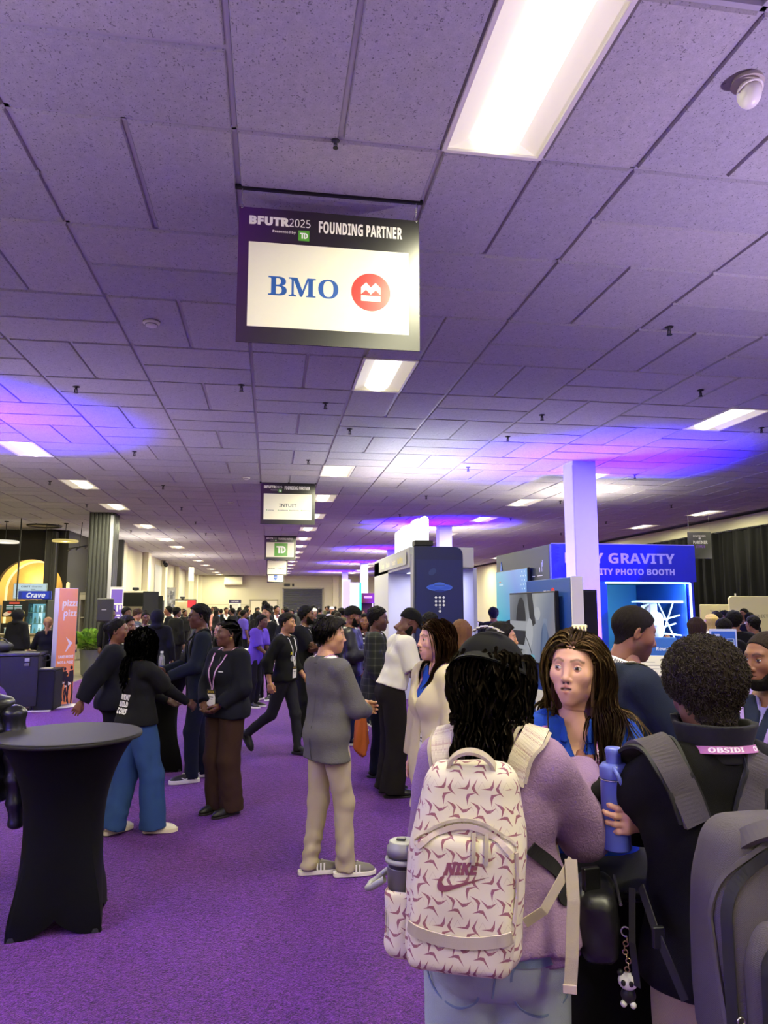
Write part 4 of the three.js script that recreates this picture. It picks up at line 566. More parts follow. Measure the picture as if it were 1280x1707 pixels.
// ---------- cafe side, left ----------
{
  const t = thing('banner_stand', 'tall orange banner stand with white lettering and dark walking figures', 'banner', [-3.6, 0, -13.9], R(42));
  part('light_box', box(0.36, 2.06, 0.16, 0, 1.06, -0.08, 0.008), M(0xb9b4dc, { roughness: 0.4 }), t);
  part('print', sheet(0.345, 2.04, 0.003), printMat(canvasTex(345, 2040, (g, w, h) => {
    g.fillStyle = grad(g, 0, 0, 0, h, '#f7a878', '#f59a5c', '#f3924e'); g.fillRect(0, 0, w, h); txt(g, 'pizza', 62, 260, 150, '#f4e4ea', { sx: .9, heavy: 4 }); txt(g, 'pizza', 92, 440, 150, '#f4e4ea', { sx: .9, heavy: 4 }); g.fillStyle = '#efe0ea'; g.fillRect(62, 260, 24, 130); g.fillRect(92, 440, 24, 130);
    g.beginPath(); g.moveTo(160, 860); g.lineTo(290, 970); g.lineTo(180, 1120); g.lineTo(160, 1120); g.lineTo(220, 980); g.fill(); txt(g, 'TAKE MORE', 320, 1210, 64, '#f4e4ea', { a: 'right', sx: .8, heavy: 4 }); txt(g, 'NOT A POSE', 320, 1310, 64, '#f4e4ea', { a: 'right', sx: .8, heavy: 4 });
    for (const [x, y, s] of [[95, 1420, 1.15], [180, 1400, 1.05], [225, 1500, .9], [300, 1380, 1.2]]) { g.fillStyle = '#241a24'; const k = s; g.beginPath(); g.ellipse(x, y + 24 * k, 20 * k, 28 * k, 0, 0, 7); g.fill(); g.beginPath(); g.moveTo(x - 32 * k, y + 70 * k); g.lineTo(x + 30 * k, y + 60 * k); g.lineTo(x + 44 * k, y + 230 * k); g.lineTo(x - 52 * k, y + 230 * k); g.fill(); g.lineWidth = 24 * k; g.strokeStyle = '#241a24'; g.beginPath(); g.moveTo(x - 15 * k, y + 220 * k); g.lineTo(x - 60 * k, y + 400 * k); g.lineTo(x - 30 * k, y + 560 * k); g.moveTo(x + 15 * k, y + 220 * k); g.lineTo(x + 26 * k, y + 400 * k); g.lineTo(x + 10 * k, y + 560 * k); g.stroke(); g.fillStyle = '#f3eee8'; g.beginPath(); g.moveTo(x - 45 * k, y + 225 * k); g.lineTo(x + 10 * k, y + 255 * k); g.lineTo(x - 40 * k, y + 285 * k); g.fill(); }
  }), 0.45), t, [0, 1.06, 0.003]);
  part('base_plate', new THREE.CylinderGeometry(0.36, 0.37, 0.016, 40).scale(1, 1, 0.55).translate(0, 0.009, 0), plain(0xe6dfe6, 0.4), t);
}
{
  const t = thing('speaker_stand', 'black tripod speaker stand between the orange and purple banners', 'stand', [-3.42, 0, -16.05]);
  part('pole', rod([0, 0.1, 0], [0, 1.47, 0], 0.018), plain(0x101012, 0.4), t); for (let k = 0; k < 3; k++) part('leg', rod([0, 0.7, 0], [0.42 * Math.cos(k * 2.1 + .4), 0.015, 0.42 * Math.sin(k * 2.1 + .4)], 0.012), plain(0x101012, 0.4), t);
  const s = thing('loudspeaker', 'grey box loudspeaker on a tripod before the fluted column', 'speaker', [-3.42, 1.44, -16.05], R(12)); part('cabinet', box(0.34, 0.48, 0.32, 0, 0.25, 0, 0.03), plain(0x4a4942, 0.6), s); part('grille', box(0.3, 0.44, 0.01, 0, 0.25, 0.162, 0.004), plain(0x383730, 0.8), s); part('badge', box(0.09, 0.014, 0.006, -0.02, 0.255, 0.17, 0), plain(0xcfcfc6, 0.3), s);
  const s2 = thing('loudspeaker', 'small black loudspeaker on a pole beside the grey picture banner', 'speaker', [-4.5, 1.55, -31.1]); part('cabinet', box(0.36, 0.48, 0.3, 0, 0.24, 0, 0.02), plain(0x161618, 0.6), s2); part('badge', box(0.1, 0.02, 0.006, 0, 0.22, 0.152, 0), plain(0xb0b0a8, 0.3), s2); part('pole', rod([0, 0, 0], [0, -1.53, 0], 0.02), plain(0x101012, 0.4), s2);
  const b = thing('roll_up_banner', 'purple and white roll-up banner right of the fluted column', 'banner', [-4.38, 0, -22], R(14)); part('print', sheet(0.36, 2.2, 0.003), printMat(canvasTex(180, 1100, (g, w, h) => { g.fillStyle = '#e9e5ee'; g.fillRect(0, 0, w, h); g.fillStyle = '#7358c8'; g.fillRect(14, 30, w - 26, 200); g.fillRect(40, 250, w - 52, 370); g.fillStyle = '#ece8f4'; g.fillRect(90, 260, 24, 90); g.fillRect(130, 260, 24, 60); g.fillRect(96, 390, 50, 24); g.fillRect(110, 430, 26, 40); g.fillStyle = '#222'; for (let i = 0; i < 9; i++) g.fillRect(20, 640 + i * 44, 130 - (i * 31 % 60), 22); }), 0.5), b, [0, 1.22, 0.004]); part('frame', [box(0.37, 0.05, 0.1, 0, 0.026, 0, 0.01), box(0.37, 0.02, 0.02, 0, 2.32, 0, 0.004), box(0.02, 2.3, 0.01, 0, 1.17, -0.006, 0.002)], plain(0xd5d2da, 0.4), b);
  const pb = thing('roll_up_banner', 'tall grey picture banner standing far left before the cream wall', 'banner', [-4.56, 0, -35.1]); part('print', sheet(0.38, 2.62, 0.003), printMat(canvasTex(128, 880, (g, w, h) => { g.fillStyle = '#8d8a8c'; g.fillRect(0, 0, w, h); for (let i = 0; i < 60; i++) { const q = 70 + (i * 53 % 110); g.fillStyle = `rgb(${q},${q},${q + 12})`; g.fillRect((i * 37) % 100, (i * 71) % 860, 20 + i % 30, 20 + (i * 13) % 60); } }), 0.6), pb, [0, 1.35, 0.004]); part('frame', [box(0.4, 0.05, 0.12, 0, 0.026, 0, 0.01), box(0.02, 2.66, 0.01, 0, 1.35, -0.006, 0.002)], plain(0x6a6a6e), pb);
}
{
  const g = thing('partition_booth', 'small booth of black cloth panels in white frames along the left wall', 'booth', [-5.3, 0, -30]);
  part('black_panel', box(0.9, 0.54, 0.04, 0, 2.05, 0, 0.01), plain(0x0c0d0e, 0.9), g); part('white_frame', [box(1.0, 0.06, 0.06, 0, 2.36, 0, 0.01), box(0.05, 2.4, 0.06, -0.49, 1.2, 0, 0.01), box(0.07, 2.4, 0.06, 0.5, 1.2, 0, 0.01)], plain(0xe4dfcd), g); part('back_panel', box(0.96, 1.78, 0.04, 0, 0.9, -0.5, 0.01), plain(0xd2cab0), g); part('side_cloth', box(0.04, 2.35, 1.0, 0.82, 1.18, 0.1, 0.01), plain(0x0c0d10, 0.9), g, null, [0, -0.45, 0]); part('cloth_panel', box(0.5, 2.2, 0.04, 0.82, 1.1, -0.1, 0.01), plain(0x101114, 0.9), g);
  const m = thing('monitor', 'black monitor inside the black-and-white partition booth', 'monitor', [-5.5, 1.3, -29.8]); part('screen', box(0.3, 0.3, 0.03, 0, 0.2, 0, 0.006), plain(0x121316, 0.3), m); part('pole', rod([0, 0.06, -0.03], [0, -1.28, -0.03], 0.02), plain(0x17171a, 0.4), m);
  const rb = thing('roofed_stall', 'dark-framed stall with a red sign at the left wall', 'stall', [-4.75, 0, -41.2]); part('frame', [box(1.5, 0.08, 0.1, 0, 2.15, 0, 0.01), box(0.08, 2.15, 0.1, 0.72, 1.08, 0, 0.01), box(0.08, 2.15, 0.1, -0.72, 1.08, 0, 0.01)], plain(0x211c1a), rb); part('red_sign', box(0.45, 0.4, 0.05, 0.5, 1.92, 0.03, 0.01), plain(0xc01c34, 0.5), rb); part('back_cloth', box(1.4, 2.0, 0.04, 0, 1.02, -0.3, 0.01), plain(0xb5a98a), rb); part('counter', box(1.2, 0.9, 0.5, -0.1, 0.452, 0.1, 0.02), plain(0x141416), rb);
  const ws = thing('hanging_notice', 'white notice hung high near the left wall', 'sign', [-5.4, 4.0, -51.4], R(40)); part('panel', sheet(0.4, 0.95, 0.01), plain(0xf2f0e4), ws); part('wire', [rod([-0.15, 0.47, 0], [-0.15, 0.6, 0], 0.006), rod([0.15, 0.47, 0], [0.15, 0.6, 0], 0.006)], plain(0x888888), ws);
  const cam = thing('ceiling_camera', 'small black camera at the top of the left wall', 'camera', [-6.3, 4.3, -45.6]); part('body', [new THREE.SphereGeometry(0.14, 16, 12), box(0.12, 0.2, 0.3, -0.1, 0.12, 0, 0.02)], plain(0x18181c), cam);
}
// planter
{
  const t = thing('potted_bush', 'bushy light green plant in a grey tapered planter', 'plant', [-4.58, 0, -20]);
  part('planter', new THREE.LatheGeometry([[0, 0], [0.17, 0], [0.2, 0.03], [0.25, 0.6], [0.27, 0.66], [0.25, 0.66], [0.23, 0.6], [0, 0.6]].map((p) => new THREE.Vector2(...p)), 32), plain(0x5d5f5c, 0.7), t);
  const mats = [0x7fa53a, 0x5f8c2e, 0x96b64a].map((c) => M(c, { roughness: 0.6, side: THREE.DoubleSide }));
  const lf = (s) => { const g = new THREE.PlaneGeometry(0.05 * s, 0.13 * s, 2, 3), P = g.attributes.position; for (let i = 0; i < P.count; i++) { const v = P.getY(i) / (0.13 * s) + .5; P.setX(i, P.getX(i) * Math.sin(Math.PI * clamp(v, .06, .97)) * 1.3); P.setZ(i, -Math.abs(P.getX(i)) * 0.4 - v * v * 0.03); } return g.translate(0, 0.065 * s, 0); };
  const L = [[], [], []], q = new THREE.Quaternion(), m = new THREE.Matrix4();
  for (let i = 0; i < 900; i++) { const a = rr(0, 6.28), b = Math.acos(rr(-.35, 1)), r = 0.4 * Math.pow(rnd(), .35), d = V(Math.sin(b) * Math.cos(a), Math.cos(b), Math.sin(b) * Math.sin(a)); q.setFromUnitVectors(V(0, 1, 0), d.clone().add(V(rr(-.5, .5), rr(-.3, .5), rr(-.5, .5))).normalize()); m.compose(V(d.x * r, 0.8 + d.y * r * .75, d.z * r * .85), q, V(1, 1, 1)); L[i % 3].push(lf(rr(.7, 1.3)).applyMatrix4(m)); }
  L.forEach((l, i) => { const f = part('leaves', join(l), mats[i], t); f.userData.kind = 'stuff'; });
  part('stems', Array.from({ length: 14 }, () => rod([rr(-.1, .1), 0.58, rr(-.1, .1)], [rr(-.28, .28), rr(.8, 1), rr(-.28, .28)], 0.008, 5)), plain(0x4f5a2c), t);
}
{
  const c = thing('equipment_case', 'black wheeled equipment counter at the left edge with metal latches', 'counter', [-4.5, 0, -13.6], R(4));
  part('body', box(1.2, 0.84, 0.6, 0, 0.5, 0, 0.015), plain(0x0a0a0b, 0.6), c); part('top', box(1.24, 0.05, 0.64, 0, 0.95, 0, 0.012), plain(0x2b2b2c, 0.4), c); part('latch', box(0.08, 0.06, 0.03, 0.42, 0.86, 0.315, 0.006), plain(0xb9b9bd, 0.3, .8), c); part('latch', box(0.08, 0.05, 0.03, 0.42, 0.78, 0.315, 0.006), plain(0x77777b, 0.3, .8), c); part('handle', tube([[0.62, 0.9, 0.1], [0.72, 0.93, 0.12], [0.74, 0.85, 0.12], [0.62, 0.82, 0.1]], 0.01, 14, 6), plain(0x26262a, 0.4), c); for (const sx of [-.5, .5]) for (const sz of [-.22, .22]) part('caster', new THREE.TorusGeometry(0.03, 0.014, 6, 12).rotateY(Math.PI / 2).translate(sx, 0.045, sz), plain(0x2a2a2a), c);
  const b = thing('gear_bag', 'rounded black bag lying on the equipment counter', 'bag', [-4.62, 0.975, -13.6]); part('body', mesh3((x, y, z) => { const q = Math.hypot(x / .24, (y - .09) / .11, z / .16); return (q - 1) * .11 + 0.006 * noise3(x * 18, y * 18, z * 18); }, [-.3, -.01, -.22], [.3, .24, .22], 0.016), plain(0x1a1a1c, 0.6), b); part('strap', tube([[-.2, .1, .1], [-.1, .22, .05], [.1, .22, .03], [.2, .1, .08]], 0.012, 14, 6), plain(0x101012), b);
  const s = thing('draped_side_table', 'low black-draped table between the counter and the orange banner', 'table', [-3.78, 0, -13.62]); part('cloth', box(0.34, 0.66, 0.5, 0, 0.34, 0, 0.02), plain(0x080809, 0.9), s); part('top', box(0.36, 0.02, 0.52, 0, 0.685, 0, 0.005), plain(0x1c1c1e, 0.6), s); part('paper', box(0.2, 0.012, 0.16, -0.03, 0.702, 0.1, 0.003), plain(0xbfb9aa), s); part('floor_cable_cover', box(0.5, 0.02, 0.1, -0.1, 0.012, 0.36, 0.006), plain(0xb9aec4), s);
  const k = thing('service_counter', 'beige cafe counter with papers and cups on top', 'counter', [-7.0, 0, -20.4]); part('front', box(2.5, 1.02, 0.6, 0, 0.512, 0, 0.01), M(0xc2b48c, { roughness: 0.6 }), k); part('worktop', box(2.56, 0.04, 0.68, 0, 1.045, 0.02, 0.01), plain(0x75694f, 0.3), k); part('socket_plate', box(0.12, 0.14, 0.012, 0.95, 0.6, 0.305, 0.004), plain(0x988c6c), k); part('rail', [box(0.05, 1.0, 0.05, 0.55, 0.52, 0.4, 0.01), box(0.05, 1.0, 0.05, 0.2, 0.52, 0.4, 0.01), ...[.2, .45, .7, .95].map((y) => box(0.4, 0.03, 0.03, 0.38, y, 0.4, 0.005))], plain(0x2c2721, 0.5), k);
  for (const [x, z, h, w, col, lab] of [[-6.3, -20.3, .2, .22, 0xd8cfb4, 'stack of pale paper boxes on the cafe counter'], [-6.72, -20.3, .14, .12, 0xbfe0ea, 'light blue box at the cafe counter till'], [-7.5, -20.3, .26, .2, 0x39424a, 'dark till screen on the cafe counter']]) { const o = thing('counter_box', lab, 'box', [x, 1.066, z]); part('body', box(w, h, w * .8, 0, h / 2, 0, 0.01), plain(col, .5), o); part('lid', box(w + .02, 0.02, w * .8 + .02, 0, h + .01, 0, 0.004), plain(0xe8e0c8, .5), o); }
  const f = thing('drinks_fridge', 'glass-door drinks fridge with a blue sign on top behind the cafe counter', 'fridge', [-7.35, 0, -25]);
  part('cabinet', [box(0.66, 1.98, 0.06, 0, 0.99, -0.3, 0.01), box(0.06, 1.98, 0.66, -0.31, 0.99, 0, 0.01), box(0.06, 1.98, 0.66, 0.31, 0.99, 0, 0.01), box(0.66, 0.12, 0.66, 0, 1.92, 0, 0.01), box(0.66, 0.25, 0.66, 0, 0.125, 0, 0.01)], plain(0x2f3838, .4), f); part('back_light', box(0.54, 1.6, 0.02, 0, 1.05, -0.25, 0), glow(0x9fdcec, 0.75), f); for (let i = 0; i < 4; i++) part('shelf', box(0.56, 0.02, 0.5, 0, 0.5 + i * .36, 0, 0.004), plain(0xd2e6ea, .3), f); part('door_glass', box(0.56, 1.64, 0.012, 0, 1.05, 0.32, 0), M(0xe8f6f8, { transmission: 1, roughness: 0.05, thickness: 0 }), f); part('door_bar_light', box(0.12, 1.5, 0.03, 0.0, 1.05, -0.15, 0.01), glow(0xf2ffff, 1.2), f);
  for (let i = 0; i < 4; i++) for (let j = 0; j < 4; j++) if (i !== 0 || j < 3) { const o = memo('can', () => { const q = new THREE.Group(); part('bottle_body', new THREE.LatheGeometry([[0, 0], [.035, 0], [.036, .13], [.015, .18], [.014, .2], [0, .2]].map((p) => new THREE.Vector2(...p)), 10), plain(0x9fc6cc, .3), q); part('cap', cyl(.016, .016, .02, 0, .21, 0, 8), plain(0xe8e8e8), q); return q; }).clone(); o.name = numbered('drink_bottle'); o.position.set(-7.55 + j * .135, 0.512 + i * .36, -24.85); scene.add(o); tag(o, 'pale drink bottle on a shelf of the glass-door fridge', 'bottle', 'bottles in the drinks fridge'); }
  part('sign', box(1.0, 0.26, 0.06, -0.1, 2.13, 0.2, 0.01), M(0x1636b8, { roughness: .4 }), f); part('sign_lettering', sheet(.8, .22, .004), litMat(canvasTex(320, 90, (g, w, h) => { g.fillStyle = '#1a3cc8'; g.fillRect(0, 0, w, h); txt(g, 'Crave', 160, 46, 84, '#f4f6ff', { a: 'center', w: 'italic bold', heavy: 4 }); }), .8), f, [-0.08, 2.13, .235]);
  const me = thing('menu_screen', 'black menu screen with red heading and food pictures over the counter', 'screen', [-7.85, 1.45, -24.3]); part('casing', box(.76, .5, .05, 0, .25, 0, .01), plain(0x0b0b0c, .4), me); part('display_panel', sheet(.72, .46, .004), litMat(canvasTex(360, 230, (g, w, h) => { g.fillStyle = '#0d0d0e'; g.fillRect(0, 0, w, h); g.fillStyle = '#d8503a'; g.fillRect(90, 12, 150, 30); for (let i = 0; i < 4; i++) { g.fillStyle = ['#e8f0f0', '#4fbfa0', '#e8f0f0', '#8fd0c8'][i]; g.fillRect(50, 62 + i * 18, 100, 9); g.fillRect(170, 62 + i * 18, 110, 9); } g.fillStyle = '#e6c9a0'; g.beginPath(); g.ellipse(70, 190, 62, 32, -.3, 0, 7); g.fill(); g.fillStyle = '#c0503c'; g.beginPath(); g.ellipse(100, 165, 30, 20, 0, 0, 7); g.fill(); g.fillStyle = '#e2cf78'; g.beginPath(); g.ellipse(270, 170, 60, 40, .5, 0, 7); g.fill(); }), .9), me, [0, .25, .028]); part('mount', rod([0, .5, -.02], [0, 3.1, -.02], .02), plain(0x1a1a1a), me);
  const mb = thing('menu_board', 'pale blue lit menu board hung before the yellow arched niche', 'screen', [-7.97, 2.02, -26]); part('casing', box(1.06, .52, .05, 0, .26, 0, .01), plain(0x9fb8c4, .4), mb); part('display_panel', sheet(1.02, .48, .004), litMat(canvasTex(512, 240, (g, w, h) => { g.fillStyle = '#cfe8f2'; g.fillRect(0, 0, w, h); txt(g, 'CRAFT', 110, 44, 38, '#3a4650', { sx: 1.3 }); txt(g, 'Gourmet', 280, 42, 40, '#4a5660', { w: 'italic', f: 'serif' }); g.fillStyle = '#7f97a4'; for (const x of [30, 270]) { g.fillRect(x, 84, 70, 8); for (let i = 0; i < 5; i++) g.fillRect(x, 110 + i * 24, 190 - (i * 29 % 60), 5); } }), .8), mb, [0, .26, .028]); part('hanger', [rod([-.4, .5, 0], [-.4, 2.56, 0], .01), rod([.4, .5, 0], [.4, 2.56, 0], .01)], plain(0x222222), mb);
  const sh = thing('coffee_station', 'metal coffee equipment rack at the far left edge', 'rack', [-8.1, 0, -22.9]); part('frame', [box(.5, 1.7, .05, 0, .86, -.2, .01), box(.04, 1.8, .4, -.24, .9, 0, .01), box(.04, 1.8, .4, .24, .9, 0, .01)], plain(0x6e6552, .4, .3), sh); for (let i = 0; i < 5; i++) part('shelf', box(.48, .03, .4, 0, .4 + i * .35, 0, .005), plain(0x8d846a, .4, .3), sh); part('urn', [cyl(.1, .12, .26, -.08, 1.96, 0, 18), new THREE.SphereGeometry(.1, 16, 10).scale(1, .5, 1).translate(-.08, 2.09, 0), cyl(.03, .03, .06, .12, 1.85, 0, 10)], plain(0xa39c86, .3, .6), sh);
  const ca = thing('display_case', 'pale steel display case right of the orange banner', 'cabinet', [-6.12, 0, -26.2]); part('cabinet', [box(.5, .9, .5, 0, .45, 0, .01), box(.5, .08, .5, 0, 2.2, 0, .01), box(.04, 1.3, .5, -.23, 1.55, 0, .005), box(.04, 1.3, .5, .23, 1.55, 0, .005)], plain(0xb7b2a2, .35, .3), ca); part('back_panel', box(.42, 1.26, .03, 0, 1.54, -.2, 0), plain(0x8d8878, .5), ca); part('shelf', box(.42, .03, .4, 0, 1.4, 0, .004), plain(0xcfcabb, .4), ca); part('top_band', box(.5, .16, .02, 0, 2.08, .25, .004), plain(0xd8d2be, .4), ca);
  for (const [x, y, z, c, lab, k] of [[-8.72, 3.92, -25.6, 0xf4ecd8, 'flat round white pendant lamp at the far left edge', 1.2], [-6.92, 4.0, -25.9, 0xe9cf78, 'flat round yellow pendant lamp right of the cafe pier', 0.9]]) { const p = thing('pendant_lamp', lab, 'pendant lamp', [x, y, z]); part('disc', new THREE.LatheGeometry([[0, .02], [.38, .02], [.42, .0], [.42, -.05], [.39, -.06], [0, -.05]].map((q) => new THREE.Vector2(...q)), 36), glow(c, k * .8), p); part('cord', rod([0, .02, 0], [0, CEIL - .02 - y, 0], .012), plain(0x1a1a1a), p); part('canopy', cyl(.07, .07, .03, 0, CEIL - .03 - y, 0, 16), plain(0x1a1a1a), p); const l = new THREE.PointLight(c, 3); l.position.set(x, y - .12, z); l.castShadow = true; scene.add(l); }
  const sc = thing('wall_lamp', 'slim upright yellow lamp on the dark wall beside the cafe pier', 'wall lamp', [-7.3, 2.35, -28.0]); part('light_bar', new THREE.CapsuleGeometry(.06, .5, 4, 12), glow(0xf6dc96, 1.6), sc); part('backplate', box(.1, .3, .04, -.1, 0, -.06, .01), plain(0x2b2822), sc);
  const tr = thing('track_spot', 'dark track light with spots on the ceiling between the two dark columns', 'track light', [-6.35, 3.75, -25.5]); part('rail', box(.7, .04, .04, 0, 0, 0, .006), plain(0x1d1d1f, .4), tr, null, [0, 0, .18]); for (const x of [-.25, .0, .28]) part('spot_head', rod([x, -.02 + x * .18, 0], [x - .09, -.1 + x * .18, .05], .035, 12), plain(0x555350, .4), tr); part('stem', rod([0, 0, 0], [0.05, .83, 0], .012), plain(0x1d1d1f), tr);
  const wt = thing('round_table', 'low round white table on the carpet far left', 'table', [-2.72, 0, -22.7]); part('table_top', new THREE.LatheGeometry([[0, .38], [.28, .38], [.3, .36], [.3, .3], [.27, .28], [0, .28]].reverse().map((q) => new THREE.Vector2(...q)), 32), plain(0xf1ebe6, .4), wt); part('pedestal', [cyl(.06, .08, .26, 0, .15, 0), cyl(.2, .22, .02, 0, .012, 0)], plain(0xdad4d2, .4), wt);
  const ft = thing('folding_table', 'white folding table behind the walking man', 'table', [-.15, 0, -15.6]); part('table_top', box(.9, .04, .5, 0, .86, 0, .01), plain(0xe9e6e4, .4), ft); for (const [x, z] of [[-.4, -.2], [.4, -.2], [-.4, .2], [.4, .2]]) part('leg', rod([x, .85, z], [x * 1.02, .012, z], .014), plain(0xb9b9bd, .4, .5), ft);
  const tp = thing('camera_tripod', 'thin black tripod on the carpet edge far left', 'tripod', [-2.5, 0, -24.5]); for (let i = 0; i < 3; i++) part('leg', rod([0, 1.2, 0], [.45 * Math.cos(i * 2.09), .012, .45 * Math.sin(i * 2.09)], .014), plain(0x111114), tp); part('head', box(.1, .12, .1, 0, 1.26, 0, .02), plain(0x111114), tp);
  const wb = thing('water_bottle', 'clear plastic water bottle with a blue label on the second cocktail table', 'bottle', [-1.17, 1.045, -8.42]); part('body', new THREE.LatheGeometry([[0, 0], [.032, 0], [.034, .01], [.032, .05], [.034, .06], [.034, .13], [.03, .16], [.014, .19], [.014, .2], [0, .2]].map((q) => new THREE.Vector2(...q)), 20), M(0xf0f6fa, { transmission: .8, roughness: .15, thickness: .03 }), wb); part('label', cyl(.0345, .0345, .045, 0, .045, 0), plain(0x28306e, .4), wb); part('cap', cyl(.016, .016, .022, 0, .21, 0), plain(0xf2f2f2), wb);
}
// ---------- people: heads, hands, hair, clothes from distance fields over a posed skeleton ----------
const ell = (x, y, z, a, b, c) => { const X = x / a, Y = y / b, Z = z / c, k0 = Math.sqrt(X * X + Y * Y + Z * Z), k1 = Math.sqrt((X / a) ** 2 + (Y / b) ** 2 + (Z / c) ** 2); return k1 < 1e-9 ? -Math.min(a, b, c) : k0 * (k0 - 1) / k1; };
const sph = (x, y, z, r) => Math.sqrt(x * x + y * y + z * z) - r;
const tcap = (x, y, z, ax, ay, az, bx, by, bz, ra, rb) => { const ux = bx - ax, uy = by - ay, uz = bz - az, px = x - ax, py = y - ay, pz = z - az, h = clamp((px * ux + py * uy + pz * uz) / (ux * ux + uy * uy + uz * uz), 0, 1); return Math.hypot(px - ux * h, py - uy * h, pz - uz * h) - (ra + (rb - ra) * h); };
// head about its own centre, face towards +z, 0.23 high
function skull(x, y, z, F) {
  x = Math.abs(x);
  let d = ell(x, y - 0.028, z + 0.012, 0.0755, 0.088, 0.0965);
  d = smin(d, ell(x, y + 0.04, z - 0.028, 0.06 - 0.005 * F, 0.077, 0.062), 0.045);
  d = smin(d, sph(x, y + 0.1, z - 0.066, 0.02 - 0.004 * F), 0.035);
  d = smin(d, sph(x - 0.048 + 0.005 * F, y + 0.062, z - 0.004, 0.017), 0.03);
  return smin(d, tcap(x, y, z, 0, -0.06, -0.02, 0, -0.15, -0.034, 0.053 - 0.006 * F, 0.056 - 0.006 * F), 0.03);
}
function headD(x, y, z, F, open = 0) {
  let d = skull(x, y, z, F); x = Math.abs(x);
  if (z > 0.02) {
    d = smin(d, sph(x - 0.043, y + 0.018, z - 0.056, 0.02), 0.028);
    d = smin(d, tcap(x, y, z, 0, 0.031, 0.083, 0.036, 0.03, 0.07, 0.0085 - 0.003 * F, 0.008), 0.018);
    d = smax(d, -sph(x - 0.031, y - 0.006, z - 0.098, 0.0165), 0.014);
    d = smin(d, tcap(x, y, z, 0, 0.016, 0.083, 0, -0.024, 0.101, 0.0072, 0.0098), 0.013);
    d = smin(d, sph(x, y + 0.0305, z - 0.1035, 0.0113 - 0.0022 * F), 0.008);
    d = smin(d, sph(x - 0.0122 + 0.0012 * F, y + 0.0335, z - 0.0935, 0.0086 - 0.0014 * F), 0.007);
    d = smax(d, -ell(x - 0.0065, y + 0.0412, z - 0.099, 0.0042, 0.005, 0.006), 0.003);
    d = smin(d, ell(x, y + 0.064, z - 0.073, 0.03, 0.022, 0.02), 0.02);
    d = smin(d, tcap(x, y, z, 0, -0.0545 + open * 0.003, 0.0935, 0.021 - open * 0.004, -0.0612, 0.0825, 0.0046, 0.0024), 0.005);
    d = smin(d, tcap(x, y, z, 0, -0.0682 - open * 0.004, 0.0915, 0.018 - open * 0.003, -0.0645, 0.0825, 0.006, 0.003), 0.005);
    d = smax(d, -tcap(x, y, z, 0, -0.0614 - open * 0.001, 0.1, 0.021 - open * 0.006, -0.0625, 0.088, 0.0015 + open * 0.0035, 0.0012 + open * 0.001), 0.003);
  }
  if (x > 0.055) {
    const ex = x - 0.078 + (z + 0.012) * 0.3, ey = y + 0.004, ez = z + 0.012 - ey * 0.2;
    let e = ell(ex, ey, ez, 0.0095, 0.032, 0.0185); e = smax(e, -ell(ex - 0.0095, ey + 0.001, ez - 0.003, 0.0075, 0.021, 0.0115), 0.005); d = smin(d, e, 0.008);
  }
  return d;
}
const headGeo = (F, h, open = 0) => memo('head' + [F, h, open], () => {
  const g = mesh3((x, y, z) => Math.max(headD(x, y, z, F, open), -0.135 - y), [-0.11, -0.15, -0.13], [0.11, 0.135, 0.135], h, 1.3), P = g.attributes.position, w = new Float32Array(P.count * 4);
  for (let i = 0; i < P.count; i++) {
    const x = Math.abs(P.getX(i)), y = P.getY(i), z = P.getZ(i);
    const lip = z > 0.07 ? Math.max(sstep(0.0045, -0.001, tcap(x, y, z, 0, -0.0545 + open * 0.003, 0.0935, 0.0215, -0.0612, 0.0825, 0.0046, 0.0026)), sstep(0.004, -0.001, tcap(x, y, z, 0, -0.0682 - open * 0.004, 0.0915, 0.0185, -0.0645, 0.0825, 0.0058, 0.003))) : 0;
    const by = 0.0275 + 0.0022 * F + 0.006 * sstep(0.012, 0.03, x) - 0.008 * sstep(0.034, 0.05, x), brow = z > 0.05 && x > 0.011 && x < 0.052 ? sstep(0.0062 - 0.05 * Math.abs(x - 0.022) * 0.1, 0.002, Math.abs(y - by)) : 0;
    const dark = z > 0.08 && ((y < -0.0375 && y > -0.046 && x > 0.003 && x < 0.011 && z > 0.09) ? 1 : sstep(0.003 + open * .002, 0.0005, Math.hypot(Math.max(0, x - 0.018 + open * .005), y + 0.0614 + open * 0.001) - open * 0.0025) * 0.85);
    const bd = y < -0.028 ? sstep(-0.028, -0.05, y) * (z > 0 ? 1 : sstep(-0.03, 0.005, z)) * (1 - sstep(0.03, 0.012, Math.abs(x) + Math.max(0, -0.045 - y) * 0.6) * (y > -0.05 ? 0.6 : 0)) : 0;
    w.set([lip, brow, dark, bd], i * 4);
  }
  g.userData.w = w; return g;
});
